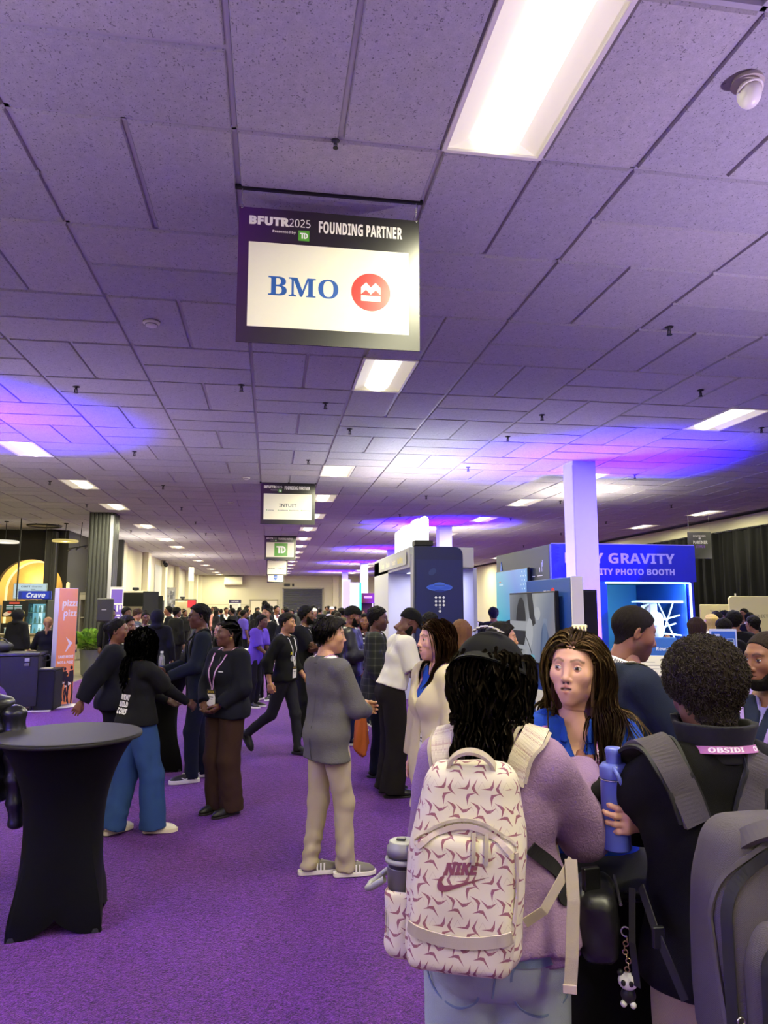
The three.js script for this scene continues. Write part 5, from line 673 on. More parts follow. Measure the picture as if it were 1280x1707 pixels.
// left hand: wrist at 0, fingers -y, palm to -x, thumb +z
const handGeo = (curl, h, spread = 0.1, point = false) => memo('hand' + [curl, h, spread, point], () => {
  const b = [bone(V(0, 0, 0), V(0, -0.03, 0), 0.024, 0.027, V(1, 0, 0), 1.4)], parts = [{ bones: b, k: 0.02 }];
  for (const z of [-0.024, -0.008, 0.009, 0.025]) b.push(bone(V(0, -0.035, z * 0.8), V(0, -0.085, z * 1.12), 0.0145, 0.0125));
  const L = [0.058, 0.075, 0.08, 0.071], Z = [-0.03, -0.0105, 0.0105, 0.03];
  for (let f = 0; f < 4; f++) {
    const c = point && f === 3 ? 0.12 : curl * (1 + (3 - f) * 0.06), p = V(0, -0.088 + Math.abs(f - 1.6) * 0.004, Z[f]), fb = []; let a = c * 0.55;
    for (let s = 0; s < 3; s++) { const l = L[f] * [0.46, 0.31, 0.23][s], q = p.clone().add(V(-Math.sin(a) * l, -Math.cos(a) * l, (f - 1.5) * spread * l)); fb.push(bone(p.clone(), q.clone(), 0.0092 - s * 0.0009, 0.0086 - s * 0.0011)); p.copy(q); a += c * [0.95, 0.75, 0][s]; }
    parts.push({ bones: fb, k: 0.006 });
  }
  const t = [V(-0.006, -0.022, 0.024), V(-0.014 - curl * .006, -0.058, 0.05 - curl * 0.006), V(-0.024 - curl * .012, -0.088, 0.056 - curl * 0.016), V(-0.03 - curl * 0.016, -0.112, 0.056 - curl * 0.028)];
  parts.push({ bones: [bone(t[0], t[1], 0.0165, 0.0125), bone(t[1], t[2], 0.0118, 0.0105), bone(t[2], t[3], 0.0102, 0.0085)], k: 0.008 });
  return mesh3(field(parts, 0.007), [-0.12, -0.19, -0.075], [0.05, 0.03, 0.095], h, 1.5);
});
// shoe: heel at z -0.07, toe +z, ground at y 0
const shoeGeo = (type) => memo('shoe' + type, () => {
  const slim = type === 'dress' ? 0.9 : 1, chunk = type === 'runner' ? 1.12 : 1;
  const up = mesh3((x, y, z) => {
    let d = smin(tcap(x, y, z, 0, 0.05, -0.04, 0, 0.075, -0.03, 0.036 * chunk, 0.037), tcap(x / slim, y, z, 0, 0.072, 0.0, 0.003, 0.036, 0.135, 0.037, 0.03 * chunk), 0.03);
    d = smin(d, ell(x - 0.002, y - 0.028, z - 0.115, 0.044 * slim, 0.034, 0.085 - (type === 'dress' ? 0 : 0.006)), 0.025);
    d = Math.max(d, 0.018 - y); return Math.max(d, y - 0.102 + z * 0.25);
  }, [-0.065, 0.005, -0.1], [0.065, 0.125, 0.22], 0.006);
  const th = type === 'dress' ? 0.018 : type === 'runner' ? 0.036 : 0.028, sh = new THREE.Shape(); sh.moveTo(-0.03, -0.072); sh.bezierCurveTo(-0.03, -0.1, 0.03, -0.1, 0.032, -0.072); sh.bezierCurveTo(0.03, 0, 0.047, 0.06, 0.05 * slim, 0.12); sh.bezierCurveTo(0.045, 0.225, -0.035, 0.225, -0.044 * slim, 0.12); sh.bezierCurveTo(-0.045, 0.06, -0.034, 0, -0.03, -0.072);
  const so = new THREE.ExtrudeGeometry(sh, { depth: th - 0.008, bevelEnabled: true, bevelSize: 0.004, bevelThickness: 0.004, bevelSegments: 2, curveSegments: 10 }).rotateX(Math.PI / 2).scale(1, 1, 1).translate(0, th - 0.003, 0);
  const lace = type === 'dress' ? null : join([0, 1, 2, 3, 4].map((i) => new THREE.CapsuleGeometry(0.0035, 0.03, 3, 6).rotateZ(Math.PI / 2).rotateY((i % 2 - .5) * .5).translate(0.002, 0.098 - i * 0.0085, 0.036 + i * 0.017)));
  return { up, so, lace };
});
const SKIN = { dark: 0x623e2b, deep: 0x4b2f23, brown: 0x80533b, tan: 0xb07f5c, olive: 0xb98a66, fair: 0xd6a286 };
function ik(S, W, a, b, hint) {
  const D = W.clone().sub(S); let L = D.length(); const m = (a + b) * 0.997; if (L > m) { D.multiplyScalar(m / L); L = m; W = S.clone().add(D); }
  const u = D.clone().normalize(), c = (a * a - b * b + L * L) / (2 * L), h = Math.sqrt(Math.max(0, a * a - c * c)), n = hint.clone().addScaledVector(u, -hint.dot(u)).normalize();
  return [S.clone().addScaledVector(u, c).addScaledVector(n, h), W];
}
const frameOf = (D, T, left) => { D = D.clone().normalize(); T = T.clone().addScaledVector(D, -T.dot(D)).normalize(); const N = D.clone().cross(T); return { D, T, N: left ? N : N.negate() }; };
function hairFn(st, F) {
  const H = (x, y, z) => skull(x, y, z, F);
  // where hair grows: above a line from the forehead over the ear to the nape
  const line = (z, lo = 0) => z > 0.03 ? lerp(0.036, 0.083, sstep(0.03, 0.082, z)) : z > -0.02 ? lerp(-0.022, 0.036, sstep(-0.01, 0.03, z)) : lerp(-0.078 - lo, -0.022, sstep(-0.075, -0.02, z));
  switch (st.type) {
    case 'short': return [(x, y, z) => { const t = (st.t ?? 0.014) * (y > 0.03 ? 1.25 : 0.8), top = st.quiff ? st.quiff * sstep(0.03, 0.1, y) * sstep(-0.06, 0.09, z) : 0; const d = H(x, y, z) - t - top; return smax(d, line(z + 0.008) - y + 0.004 * noise3(x * 60, 2, z * 60), 0.012) + 0.0045 * noise3(x * 45, y * 45, z * 30) + 0.003 * noise3(x * 120, y * 90, z * 90); }, [-0.12, -0.1, -0.14], [0.12, 0.17, 0.135]];
    case 'fade': return [(x, y, z) => smax(H(x, y, z) - (st.t ?? 0.006) * sstep(-0.06, 0.06, y) - 0.0015, line(z) - y, 0.006) + 0.0012 * noise3(x * 160, y * 160, z * 160), [-0.1, -0.1, -0.13], [0.1, 0.14, 0.12]];
    case 'afro': return [(x, y, z) => { const r = st.r ?? 0.04, d = smin(H(x, y, z) - 0.012, ell(x, y - 0.04 - r * .35, z + 0.02, 0.083 + r, 0.08 + r, 0.088 + r), 0.03); return smax(d, (line(z, st.lo ?? 0) - y), 0.02) + (st.bump ?? 0.006) * noise3(x * 55, y * 55, z * 55) + (st.bump ?? 0.006) * 0.7 * noise3(x * 130, y * 130, z * 130); }, [-0.17, -0.1, -0.18], [0.17, 0.24, 0.15]];
    case 'long': case 'curly': { const len = st.len ?? 0.34, cu = st.type === 'curly', thick = st.t ?? 0.018, bk = st.back ?? 0.0, wide = st.wide ?? 0;
      return [(x, y, z) => {
        const cap = smax(H(x, y, z) - thick, line(z + 0.012, 0.1) - y, 0.012);
        const v = clamp(-y / len, 0, 1), ax = Math.abs(x);
        let fall = Math.max(ell(x, 0, z + 0.03 + bk * v * 0.4, 0.088 + thick * .4 + wide * v - 0.02 * v * (cu ? 0 : 1), 1, 0.085 + thick * .3 + bk * v * .5) , y - 0.06, -len - y + 0.02 * noise3(x * 30, 5, z * 30));
        const face = Math.max(0.07 - 0.02 * v - (z - 0.0) * 0.15 - ax, -0.02 - z) ; // leave the face and throat free
        fall = smax(fall, -smax(ax - (0.062 + (st.open ?? 0)), -(z - 0.0), 0.02), 0.01); void face;
        let d = smin(cap, fall, 0.03); d = smax(d, -Math.max(H(x, y, z) + 0.004, -0.02 - z > 0 ? -1 : -1) , 0.002) < 0 ? d : d;
        const s = Math.atan2(x, -z - 0.02);
        return d + (cu ? 0.006 * noise3(x * 40, y * 40, z * 40) + 0.004 * noise3(x * 100, y * 100, z * 100) : 0.0045 * noise3(s * 9, y * 3.5, 1) + 0.0025 * noise3(s * 24, y * 5, 7) + 0.004 * noise3(x * 14, y * 10, z * 14));
      }, [-0.19, -len - 0.03, -0.21 - bk], [0.19, 0.17, 0.14]]; }
    case 'pony': return [(x, y, z) => { const cap = smax(H(x, y, z) - 0.011, line(z + 0.008, 0.02) - y, 0.01); const t = tcap(x, y, z, 0, 0.02, -0.12, 0.01, -(st.len ?? 0.22), -0.15, 0.03, 0.018); return smin(cap, smin(sph(x, y - 0.03, z + 0.115, 0.03), t, 0.02), 0.015) + 0.003 * noise3(x * 50, y * 20, z * 50); }, [-0.12, -(st.len ?? 0.22) - 0.04, -0.2], [0.12, 0.16, 0.135]];
    case 'bun': return [(x, y, z) => { const cap = smax(H(x, y, z) - 0.011, line(z + 0.008, 0.02) - y, 0.01); return smin(cap, sph(x, y - (st.by ?? 0.11), z + (st.bz ?? 0.07), st.r ?? 0.05), 0.02) + 0.004 * noise3(x * 60, y * 60, z * 60); }, [-0.13, -0.1, -0.2], [0.13, 0.27, 0.135]];
    case 'beanie': return [(x, y, z) => smax(H(x, y, z) - 0.014 - 0.012 * sstep(0.03, 0.1, y), 0.03 - y - (z < 0 ? 0.04 * sstep(0, -0.09, z) : -0.012), 0.006) + 0.0012 * Math.sin(Math.atan2(x, z) * 70), [-0.12, -0.06, -0.14], [0.12, 0.17, 0.13]];
    case 'hood': return [(x, y, z) => { const d = smin(ell(x, y - 0.01, z + 0.03, 0.12, 0.145, 0.135), ell(x, y + 0.16, z + 0.05, 0.13, 0.07, 0.11), 0.06); return smax(d, -ell(x, y + 0.02, z - 0.09, 0.08, 0.11, 0.11), 0.015) + 0.004 * noise3(x * 22, y * 22, z * 22); }, [-0.17, -0.26, -0.19], [0.17, 0.2, 0.15]];
    default: return null;
  }
}
const hairGeo = (st, F, h) => memo('hair' + JSON.stringify(st) + F + h, () => { const [f, lo, hi] = hairFn(st, F); return mesh3(f, lo, hi, h, 2.2); });
function eyeGeo(skin, iris, gaze) {
  const g = new THREE.SphereGeometry(0.0148, 28, 20).rotateY(0), P = g.attributes.position, c = new Float32Array(P.count * 3), S = new THREE.Color(skin), I = new THREE.Color(iris), W = new THREE.Color(0xd9d2c8), K = new THREE.Color(0x120c0a), q = new THREE.Color();
  for (let i = 0; i < P.count; i++) {
    const x = P.getX(i) / 0.0148, y = P.getY(i) / 0.0148, z = P.getZ(i), up = 0.36 * (1 - x * x * 1.05), dn = -0.27 * (1 - x * x * 1.0), r = Math.hypot(x - gaze, y - 0.03);
    if (z <= 0 || y > up + 0.13 || y < dn - 0.06) q.copy(S).multiplyScalar(z > 0 ? 0.92 : 1); else if (y > up || y < dn) q.copy(y > 0 ? K : S).multiplyScalar(y > 0 ? 1.4 : 0.7); else q.copy(r < 0.18 ? K : r < 0.46 ? I : W);
    c.set([q.r, q.g, q.b], i * 3);
  }
  g.setAttribute('color', new THREE.BufferAttribute(c, 3)); return g;
}
const M_skin = M(0xffffff, { roughness: 0.52, vertexColors: true }), M_eye = M(0xffffff, { roughness: 0.15, vertexColors: true });
// one figure. local axes: face +z, own left +x, feet at y 0, 1.72 tall before scaling
function person(o) {
  const F = o.female ? 1 : 0, ms = o.mass ?? 1, ml = Math.sqrt(ms), q = o.q ?? 0.014, hq = o.hq ?? 0.0045, sc = (o.height ?? 1.72) / 1.72;
  const root = thing('person', o.label, 'person', [o.pos[0], o.lift ?? 0, o.pos[1]], R(o.turn), o.group); root.scale.setScalar(sc);
  const TM = new THREE.Matrix4().makeTranslation(0, 0.95, 0).multiply(new THREE.Matrix4().makeRotationY(R(o.twist ?? 0))).multiply(new THREE.Matrix4().makeRotationX(R(o.lean ?? 0))).multiply(new THREE.Matrix4().makeRotationZ(R(o.side ?? 0))).multiply(new THREE.Matrix4().makeTranslation(0, -0.95, 0));
  const T = (x, y, z) => V(x, y, z).applyMatrix4(TM), TI = TM.clone().invert(), te = TI.elements, dz = V(0, 0, 1).transformDirection(TM);
  const loc = (x, y, z) => [te[0] * x + te[4] * y + te[8] * z + te[12], te[1] * x + te[5] * y + te[9] * z + te[13], te[2] * x + te[6] * y + te[10] * z + te[14]];
  const sx = (F ? 0.148 : 0.168) * (0.6 + 0.4 * ms) * (o.shoulder ?? 1), U = F ? 0.27 : 0.285, Fo = F ? 0.238 : 0.25;
  const HM = new THREE.Matrix4().makeTranslation(...T(0, 1.607, 0.016 + (o.crane ?? 0)).toArray()).multiply(new THREE.Matrix4().makeRotationY(R((o.headYaw ?? 0) + (o.twist ?? 0)))).multiply(new THREE.Matrix4().makeRotationX(R((o.headPitch ?? 0) + (o.lean ?? 0) * 0.3))).multiply(new THREE.Matrix4().makeRotationZ(R(o.headTilt ?? 0)));
  if (o.headScale) HM.scale(V(o.headScale, o.headScale, o.headScale));
  const arms = [1, -1].map((s) => {
    const a = (s > 0 ? o.armL : o.armR) ?? {}, S = T(s * sx, 1.385, -0.01), w = a.w ?? [s * (sx + 0.105), 0.865, 0.03], W0 = a.abs ? V(...w) : T(...w), [E, W] = ik(S, W0, U, Fo, V(...(a.hint ?? [s * 0.35, 0, -1])).applyMatrix4(new THREE.Matrix4().extractRotation(TM)));
    return { s, S, E, W, a, dir: W.clone().sub(E).normalize() };
  });
  const legs = [1, -1].map((s) => { const l = (s > 0 ? o.legL : o.legR) ?? {}, S = V(s * 0.088, 0.905, 0), [K, A] = ik(S, V(...(l.a ?? [s * 0.095, 0.08, -0.015])), 0.425, 0.405, V(...(l.hint ?? [s * 0.1, 0, 1]))); return { s, S, K, A, l }; });
  const tb = (e, extra = 0) => { // torso bones with offset e
    const B = [], z = dz, P = (x, y, zz, r, s = 1.15, x0 = -x) => B.push(bone(T(x0, y, zz), T(x, y, zz), r * ms + e, r * ms + e, z, s));
    if (F) { P(0.082, 0.945, -0.005, 0.108 + extra); P(0.058, 1.09, 0, 0.085 + extra * 1.2); P(0.055, 1.26, -0.005, 0.094, 1.08); P(0.098, 1.38, -0.012, 0.054, 1.05); P(0.06, 1.43, -0.022, 0.04, 1); for (const s of [-1, 1]) { B.push(bone(T(s * 0.06, 1.255, 0.06), T(s * 0.064, 1.235, 0.064), (o.bust ?? 0.047) * ms + e)); B.push(bone(T(s * 0.068, 0.925, -0.05), T(s * 0.07, 0.9, -0.045), 0.085 * ms + e)); } }
    else { P(0.072, 0.955, 0, 0.104 + extra); P(0.066, 1.09, 0.005, 0.099 + extra); P(0.075, 1.265, 0, 0.108, 1.1); P(0.118, 1.385, -0.012, 0.058, 1); P(0.07, 1.435, -0.024, 0.043, 1); for (const s of [-1, 1]) B.push(bone(T(s * 0.062, 0.92, -0.035), T(s * 0.064, 0.9, -0.03), 0.084 * ms + e)); }
    return B;
  };
  const r1 = (F ? 0.045 : 0.051) * ml, r2 = (F ? 0.037 : 0.042) * ml, r3 = (F ? 0.024 : 0.027);
  const armB = (e, A, t = 1) => { const B = [bone(A.S, t < 0.5 ? A.S.clone().lerp(A.E, t * 2) : A.E, r1 + e, lerp(r1, r2, Math.min(1, t * 2)) + e)]; if (t > 0.5) B.push(bone(A.E, A.E.clone().lerp(A.W, (t - 0.5) * 2), r2 + e, lerp(r2, r3, (t - 0.5) * 2) + e * 0.9)); return B; };
  const t1 = (F ? 0.088 : 0.084) * ml, t2 = 0.057 * ml, t3 = 0.055 * ml, t4 = 0.036;
  const neckB = bone(T(0, 1.42, -0.022), V(0, -0.07, -0.02).applyMatrix4(HM), 0.055 - 0.007 * F, 0.05 - 0.006 * F);
  // bounds
  const pts = [...arms.flatMap((A) => [A.S, A.E, A.W]), ...legs.flatMap((l) => [l.K, l.A]), T(0.2 * ms, 1, 0.16), T(-0.2 * ms, 1, -0.16), T(0, 1.5, 0), T(0, 1.3, 0.14), T(0, 1.3, -0.14)];
  const bx = (m, y0 = -9, y1 = 9) => { const lo = [0, 1, 2].map((k) => Math.min(...pts.map((p) => p.getComponent(k))) - m), hi = [0, 1, 2].map((k) => Math.max(...pts.map((p) => p.getComponent(k))) + m); lo[1] = Math.max(lo[1], y0); hi[1] = Math.min(hi[1], y1); return [lo, hi]; };
  // --- body: one mesh, head and hands merged in
  const skin = SKIN[o.skin ?? 'brown'], sk = new THREE.Color(skin), hairC = new THREE.Color(o.hair?.color ?? 0x15100d), list = [];
  const add = (g, mat, w) => {
    const c = g.clone(); if (mat) { c.applyMatrix4(mat); if (mat.determinant() < 0) { const a = c.index.array; for (let i = 0; i < a.length; i += 3) { const t = a[i]; a[i] = a[i + 1]; a[i + 1] = t; } } } const n = c.attributes.position.count, col = new Float32Array(n * 3), L = sk.clone().multiply(new THREE.Color(0.95, 0.55, 0.55)).lerp(new THREE.Color(0x7a3a38), 0.25), Kk = new THREE.Color(0x1c0f0c), t = new THREE.Color(), bc = hairC.clone().lerp(sk, 0.25);
    for (let i = 0; i < n; i++) { t.copy(sk); if (w) { t.lerp(L, w[i * 4] * (o.lips ?? 0.75)); t.lerp(bc, w[i * 4 + 1] * 0.9); t.lerp(Kk, w[i * 4 + 2] * 0.85); if (o.stubble) t.lerp(hairC, w[i * 4 + 3] * o.stubble); } col.set([t.r, t.g, t.b], i * 3); }
    c.setAttribute('color', new THREE.BufferAttribute(col, 3)); list.push(c.toNonIndexed());
  };
  const bp = [{ bones: [...tb(-0.004), neckB], k: 0.05 }, ...arms.map((A) => ({ bones: armB(0, A), k: 0.03 })), ...legs.map((l) => ({ bones: [bone(l.S, l.K, t1, t2), bone(l.K, l.A, t3, t4)], k: 0.03 }))];
  const [blo, bhi] = bx(0.13, 0.02); bhi[1] = Math.max(bhi[1], T(0, 1.56, 0).y);
  add(mesh3(field(bp, 0.035), blo, bhi, o.bq ?? Math.max(q, 0.015)));
  add(headGeo(F, hq, o.mouth ?? 0), HM, headGeo(F, hq, o.mouth ?? 0).userData.w);
  for (const A of arms) {
    if (A.a.hide) continue;
    const f = frameOf(A.a.dir ? V(...A.a.dir) : A.dir, V(...(A.a.thumb ?? [0, 0, 1])), A.s > 0), g = handGeo(A.a.curl ?? 0.45, Math.max(0.0035, hq), A.a.spread ?? 0.08, !!A.a.point), m = new THREE.Matrix4().makeBasis(f.N.clone().negate().multiplyScalar(A.s > 0 ? 1 : 1), f.D.clone().negate(), f.T);
    const hs = F ? 0.93 : 1.02; m.scale(V(A.s > 0 ? hs : hs, hs, hs)); m.setPosition(A.W); A.hand = m; A.frame = f;
    if (A.s > 0) add(g, m); else add(memo('mir' + g.uuid, () => { const c = g.clone(); return c; }), m);
  }
  const body = part('body', mergeGeometries(list.map((g) => { for (const n of Object.keys(g.attributes)) if (!['position', 'normal', 'uv', 'color'].includes(n)) g.deleteAttribute(n); return g; })), M_skin, root);
  if (o.eyes !== false) for (const s of [-1, 1]) { const e = part('eye', eyeGeo(skin, o.iris ?? 0x2a1810, (o.gaze ?? 0)), M_eye, root); e.applyMatrix4(HM.clone().multiply(new THREE.Matrix4().makeTranslation(s * 0.031, 0.006, 0.0715)).multiply(new THREE.Matrix4().makeRotationY(s * 0.18))); }
  // --- hair
  const onHead = (n, g, m) => { const h = part(n, g, m, root); h.applyMatrix4(HM); return h; };
  if (o.hair && o.hair.type !== 'none') { const ty = o.hair.type; onHead(ty === 'beanie' ? 'beanie' : ty === 'hood' ? 'hood' : 'hair', hairGeo(Object.fromEntries(Object.entries(o.hair).filter(([k]) => k !== 'color' && k !== 'shine')), F, o.hair.h ?? Math.max(0.005, hq * 1.1)), ty === 'beanie' || ty === 'hood' ? cloth(o.hair.color, 'wool') : hairMat(o.hair.color, o.hair.shine ?? 0.6)); }
  if (o.beard) onHead('beard', memo('beard' + F + o.beard, () => mesh3((x, y, z) => smax(smax(headD(x, y, z, F) - o.beard * sstep(-0.02, -0.06, y) - 0.001, y - lerp(-0.012, -0.074, sstep(0.035, 0.085, z)), 0.008), Math.max(0.012 - z, -0.124 - y), 0.01) + 0.001 * noise3(x * 200, y * 200, z * 200), [-0.09, -0.14, -0.0], [0.09, 0.02, 0.125], 0.0045)), hairMat(o.beardColor ?? o.hair?.color ?? 0x120d0b, 0.9));
  if (o.glasses) { const rim = (s) => new THREE.TorusGeometry(0.021, 0.0022, 6, 24).scale(1.15, 0.9, 1).translate(s * 0.033, 0.004, 0.097); onHead('glasses', join([rim(1), rim(-1), rod([-0.01, 0.008, 0.099], [0.01, 0.008, 0.099], 0.002), rod([0.056, 0.01, 0.094], [0.084, 0.008, -0.005], 0.002), rod([-0.056, 0.01, 0.094], [-0.084, 0.008, -0.005], 0.002)]), plain(0x17120f, 0.3)); }
  if (o.earring) for (const s of [-1, 1]) onHead('earring', new THREE.TorusGeometry(0.011, 0.0028, 6, 18).rotateY(1.2).translate(s * 0.084, -0.045, -0.008), plain(0xd8b46a, 0.25, 0.9));
  // --- clothes
  const fields = [];
  const wr = (a, k = 9) => (x, y, z, d) => d + a * noise3(x * k, y * k * 0.8, z * k) + a * 0.55 * noise3(x * k * 2.3 + 3, y * k * 1.6, z * k * 2.3);
  for (const c of o.tops ?? []) {
    const e = c.off ?? 0.014, hem = c.hem ?? 0.88, sl = c.sleeve ?? 1, bones = tb(e, c.loose ?? 0.008);
    if (hem < 0.93) bones.push(bone(T(-0.085, hem - 0.01, -0.008), T(0.085, hem - 0.01, -0.008), (F ? 0.112 : 0.108) * ms + e + (c.flare ?? 0.004), (F ? 0.112 : 0.108) * ms + e + (c.flare ?? 0.004), dz, 1.12));
    if (hem < 0.75) bones.push(bone(T(-0.085, 0.82, -0.008), T(0.085, 0.82, -0.008), 0.112 * ms + e, 0.112 * ms + e, dz, 1.12));
    const parts = [{ bones, k: 0.065, cut: (x, y, z, d) => {
      const [X, Y, Z] = loc(x, y, z); d = smax(d, hem - Y + 0.006 * noise3(X * 9, 2, Z * 9), 0.008);
      if (Y > 1.3) { const n = (F ? 0.052 : 0.06) + (c.neckGap ?? 0.004); d = smax(d, n + (c.scoop ?? 0) * (Z > 0 ? 1 : 0) - Math.hypot(X, Z + 0.008), 0.008); d = smax(d, Y - (c.neckTop ?? 1.475) + (Z > 0 ? (c.dip ?? 0.02) : 0), 0.008); }
      if (c.open && Z > 0) d = smax(d, -Math.max(Math.abs(X) - (c.open * (0.25 + 0.75 * sstep(c.openTo ?? 1.05, 1.45, Y))), (c.openTo ?? 0) - Y), 0.006);
      if (c.v && Z > 0 && Y > c.v) d = smax(d, -(Math.abs(X) - 0.6 * (Y - c.v) * (c.vw ?? 1)), 0.006);
      return d;
    } }];
    if (sl > 0) for (const A of arms) { const end = sl > 0.5 ? A.E.clone().lerp(A.W, (sl - 0.5) * 2) : A.S.clone().lerp(A.E, sl * 2), dd = sl > 0.5 ? A.dir : A.E.clone().sub(A.S).normalize(), es = e * (c.arm ?? 1) + 0.004 + (c.armLoose ?? 0); parts.push({ bones: armB(es, A, Math.min(1, sl + 0.03)), k: 0.03, cut: (x, y, z, d) => { const px = x - end.x, py = y - end.y, pz = z - end.z, t = px * dd.x + py * dd.y + pz * dd.z; return t > -0.03 && px * px + py * py + pz * pz < 0.03 ? smax(d, t, 0.006) : d; } }); }
    const w = wr(c.wr ?? 0.0055, c.wk ?? 9), fl = field(parts, 0.02, w), [lo, hi] = bx(0.16 + e, hem - 0.08 - (o.lean ? 0.1 : 0), 9); hi[1] = Math.max(hi[1], T(0, 1.52, 0).y);
    fields.push(fl); const mm = part(c.name, mesh3(fl, lo, hi, c.q ?? q), c.mat ?? cloth(c.color, c.cloth ?? 'weave'), root);
    if (c.label) mm.userData.label = c.label;
    if (c.collar) part(c.collarName ?? 'collar', mesh3((x, y, z) => { const [X, Y, Z] = loc(x, y, z), rr0 = Math.hypot(X, (Z + 0.012) * 0.92), hh = 1.445 + (c.collarUp ?? 0); const f = Math.abs(rr0 - (0.064 + (c.collarW ?? 0) + 0.22 * Math.max(0, hh + 0.02 - Y))) - 0.005; let d = Math.max(f, Y - hh - 0.018 + (Z > 0 ? 0.25 * Z : 0), hh - (c.collarH ?? 0.035) - (Z > 0 ? 0.035 : 0) - Y); if (Z > 0.02) d = smax(d, -(Math.abs(X) - (c.collarOpen ?? 0.012) - Math.max(0, Y - 1.40) * 0.25), 0.004); return d; }, T(-0.14, 1.33, -0.15).toArray().map((v, i) => v - [0, 0, 0][i]), T(0.14, 1.52, 0.15).toArray(), 0.0065), c.collarMat ?? c.mat ?? cloth(c.color, c.cloth ?? 'weave'), root);
  }
  if (o.bottom) {
    const b = o.bottom, e = b.off ?? 0.016, eb = b.waistOff ?? (o.tops?.length ? 0.004 : e), cuff = b.cuff ?? 0.05, fl = b.flare ?? 0, top = b.top ?? 1.0;
    const parts = [{ bones: [...tb(eb).slice(0, 2), ...tb(eb).slice(5).filter((_, i) => F ? i % 2 : 1)], k: 0.06, cut: (x, y, z, d) => { const Y = loc(x, y, z)[1]; return smax(d, Y - top, 0.006); } }];
    for (const l of legs) { const s = l.A.clone().sub(l.K).normalize(), A = l.A.clone().addScaledVector(s, 0.035); parts.push({ bones: [bone(l.S, l.K, t1 + e, t2 + e + fl * 0.35), bone(l.K, A, t3 + e + fl * 0.35, t4 + e + fl + (b.knee ?? 0))], k: 0.03, cut: (x, y, z, d) => { const t = (x - A.x) * s.x + (y - A.y) * s.y + (z - A.z) * s.z; return smax(d, t > -0.3 ? t - 0.005 + (0.05 - cuff) * 0 + Math.max(0, cuff - 0.05) : d, 0.006); } }); }
    const w0 = wr(b.wr ?? 0.005, 8), f = field(parts, 0.012, (x, y, z, d) => w0(x, y, z, d) + (b.crease ?? 0.003) * Math.sin(y * 40 + 8 * noise3(x * 6, y * 3, z * 6)) * sstep(0.5, 0.1, y)), [lo, hi] = bx(0.15, -0.02, top + 0.06); lo[1] = 0.0;
    const xs = legs.flatMap((l) => [l.K, l.A]); lo[0] = Math.min(-0.24 * ms, ...xs.map((p) => p.x - 0.14)); hi[0] = Math.max(0.24 * ms, ...xs.map((p) => p.x + 0.14)); lo[2] = Math.min(-0.22 * ms, ...xs.map((p) => p.z - 0.14)); hi[2] = Math.max(0.2 * ms, ...xs.map((p) => p.z + 0.14));
    fields.push(f); part(b.name ?? 'trousers', mesh3(f, lo, hi, b.q ?? q), b.mat ?? cloth(b.color, b.cloth ?? 'twill'), root);
    if (b.belt) part('belt', mesh3((x, y, z) => { const d = field_abs(tb(eb + 0.006).slice(0, 2), x, y, z), Y = loc(x, y, z)[1]; return Math.max(d, Math.abs(Y - top + 0.005) - 0.018); }, [-0.26, top - 0.06, -0.24], [0.26, top + 0.05, 0.24], 0.011), plain(b.belt, 0.4), root);
  }
  if (o.shoes) for (const l of legs) {
    const S = shoeGeo(o.shoes.type), g = new THREE.Group(), pitch = l.l.pitch ?? 0, m = new THREE.Matrix4().makeTranslation(l.A.x, Math.max(0, l.A.y - 0.08), l.A.z).multiply(new THREE.Matrix4().makeRotationY(R((l.l.toe ?? 8) * l.s))).multiply(new THREE.Matrix4().makeTranslation(0, 0.08, 0)).multiply(new THREE.Matrix4().makeRotationX(R(pitch))).multiply(new THREE.Matrix4().makeTranslation(0, -0.08, 0.015)); void g;
    const up = part('shoe', S.up, plain(o.shoes.color, o.shoes.gloss ?? 0.5), root); up.applyMatrix4(m); part('sole', S.so, plain(o.shoes.sole ?? 0x111111, 0.6), up); if (S.lace) part('laces', S.lace, plain(o.shoes.lace ?? 0xd0ccc0, 0.8), up);
    if (o.shoes.stripe) for (const sd of [-1, 1]) for (const i of [0, 1, 2]) part('stripe', box(0.003, 0.046, 0.011, sd * 0.0445, 0.055, 0.03 + i * 0.024, 0), plain(o.shoes.stripe, 0.6), up);
    if (o.shoes.swoop) for (const sd of [-1, 1]) part('side_mark', tube([[sd * 0.041, 0.04, -0.05], [sd * 0.043, 0.06, 0.0], [sd * 0.044, 0.042, 0.05], [sd * 0.045, 0.058, 0.085]], 0.005, 14, 6), plain(o.shoes.swoop, 0.6), up);
  }
  const all = { at: (x, y, z) => Math.min(...fields.map((f) => f.at(x, y, z))), prep() { } };
  const ray = (f, p, d, lift = 0.004) => { const h = cast(f, T(...p), V(...d).transformDirection(TM), 1.2); return h ? [h.clone().addScaledVector(slope3(f, h), lift), slope3(f, h)] : null; };
  const P = { root, T, TM, HM, arms, legs, fields, all, ray, body, onHead, loc, o };
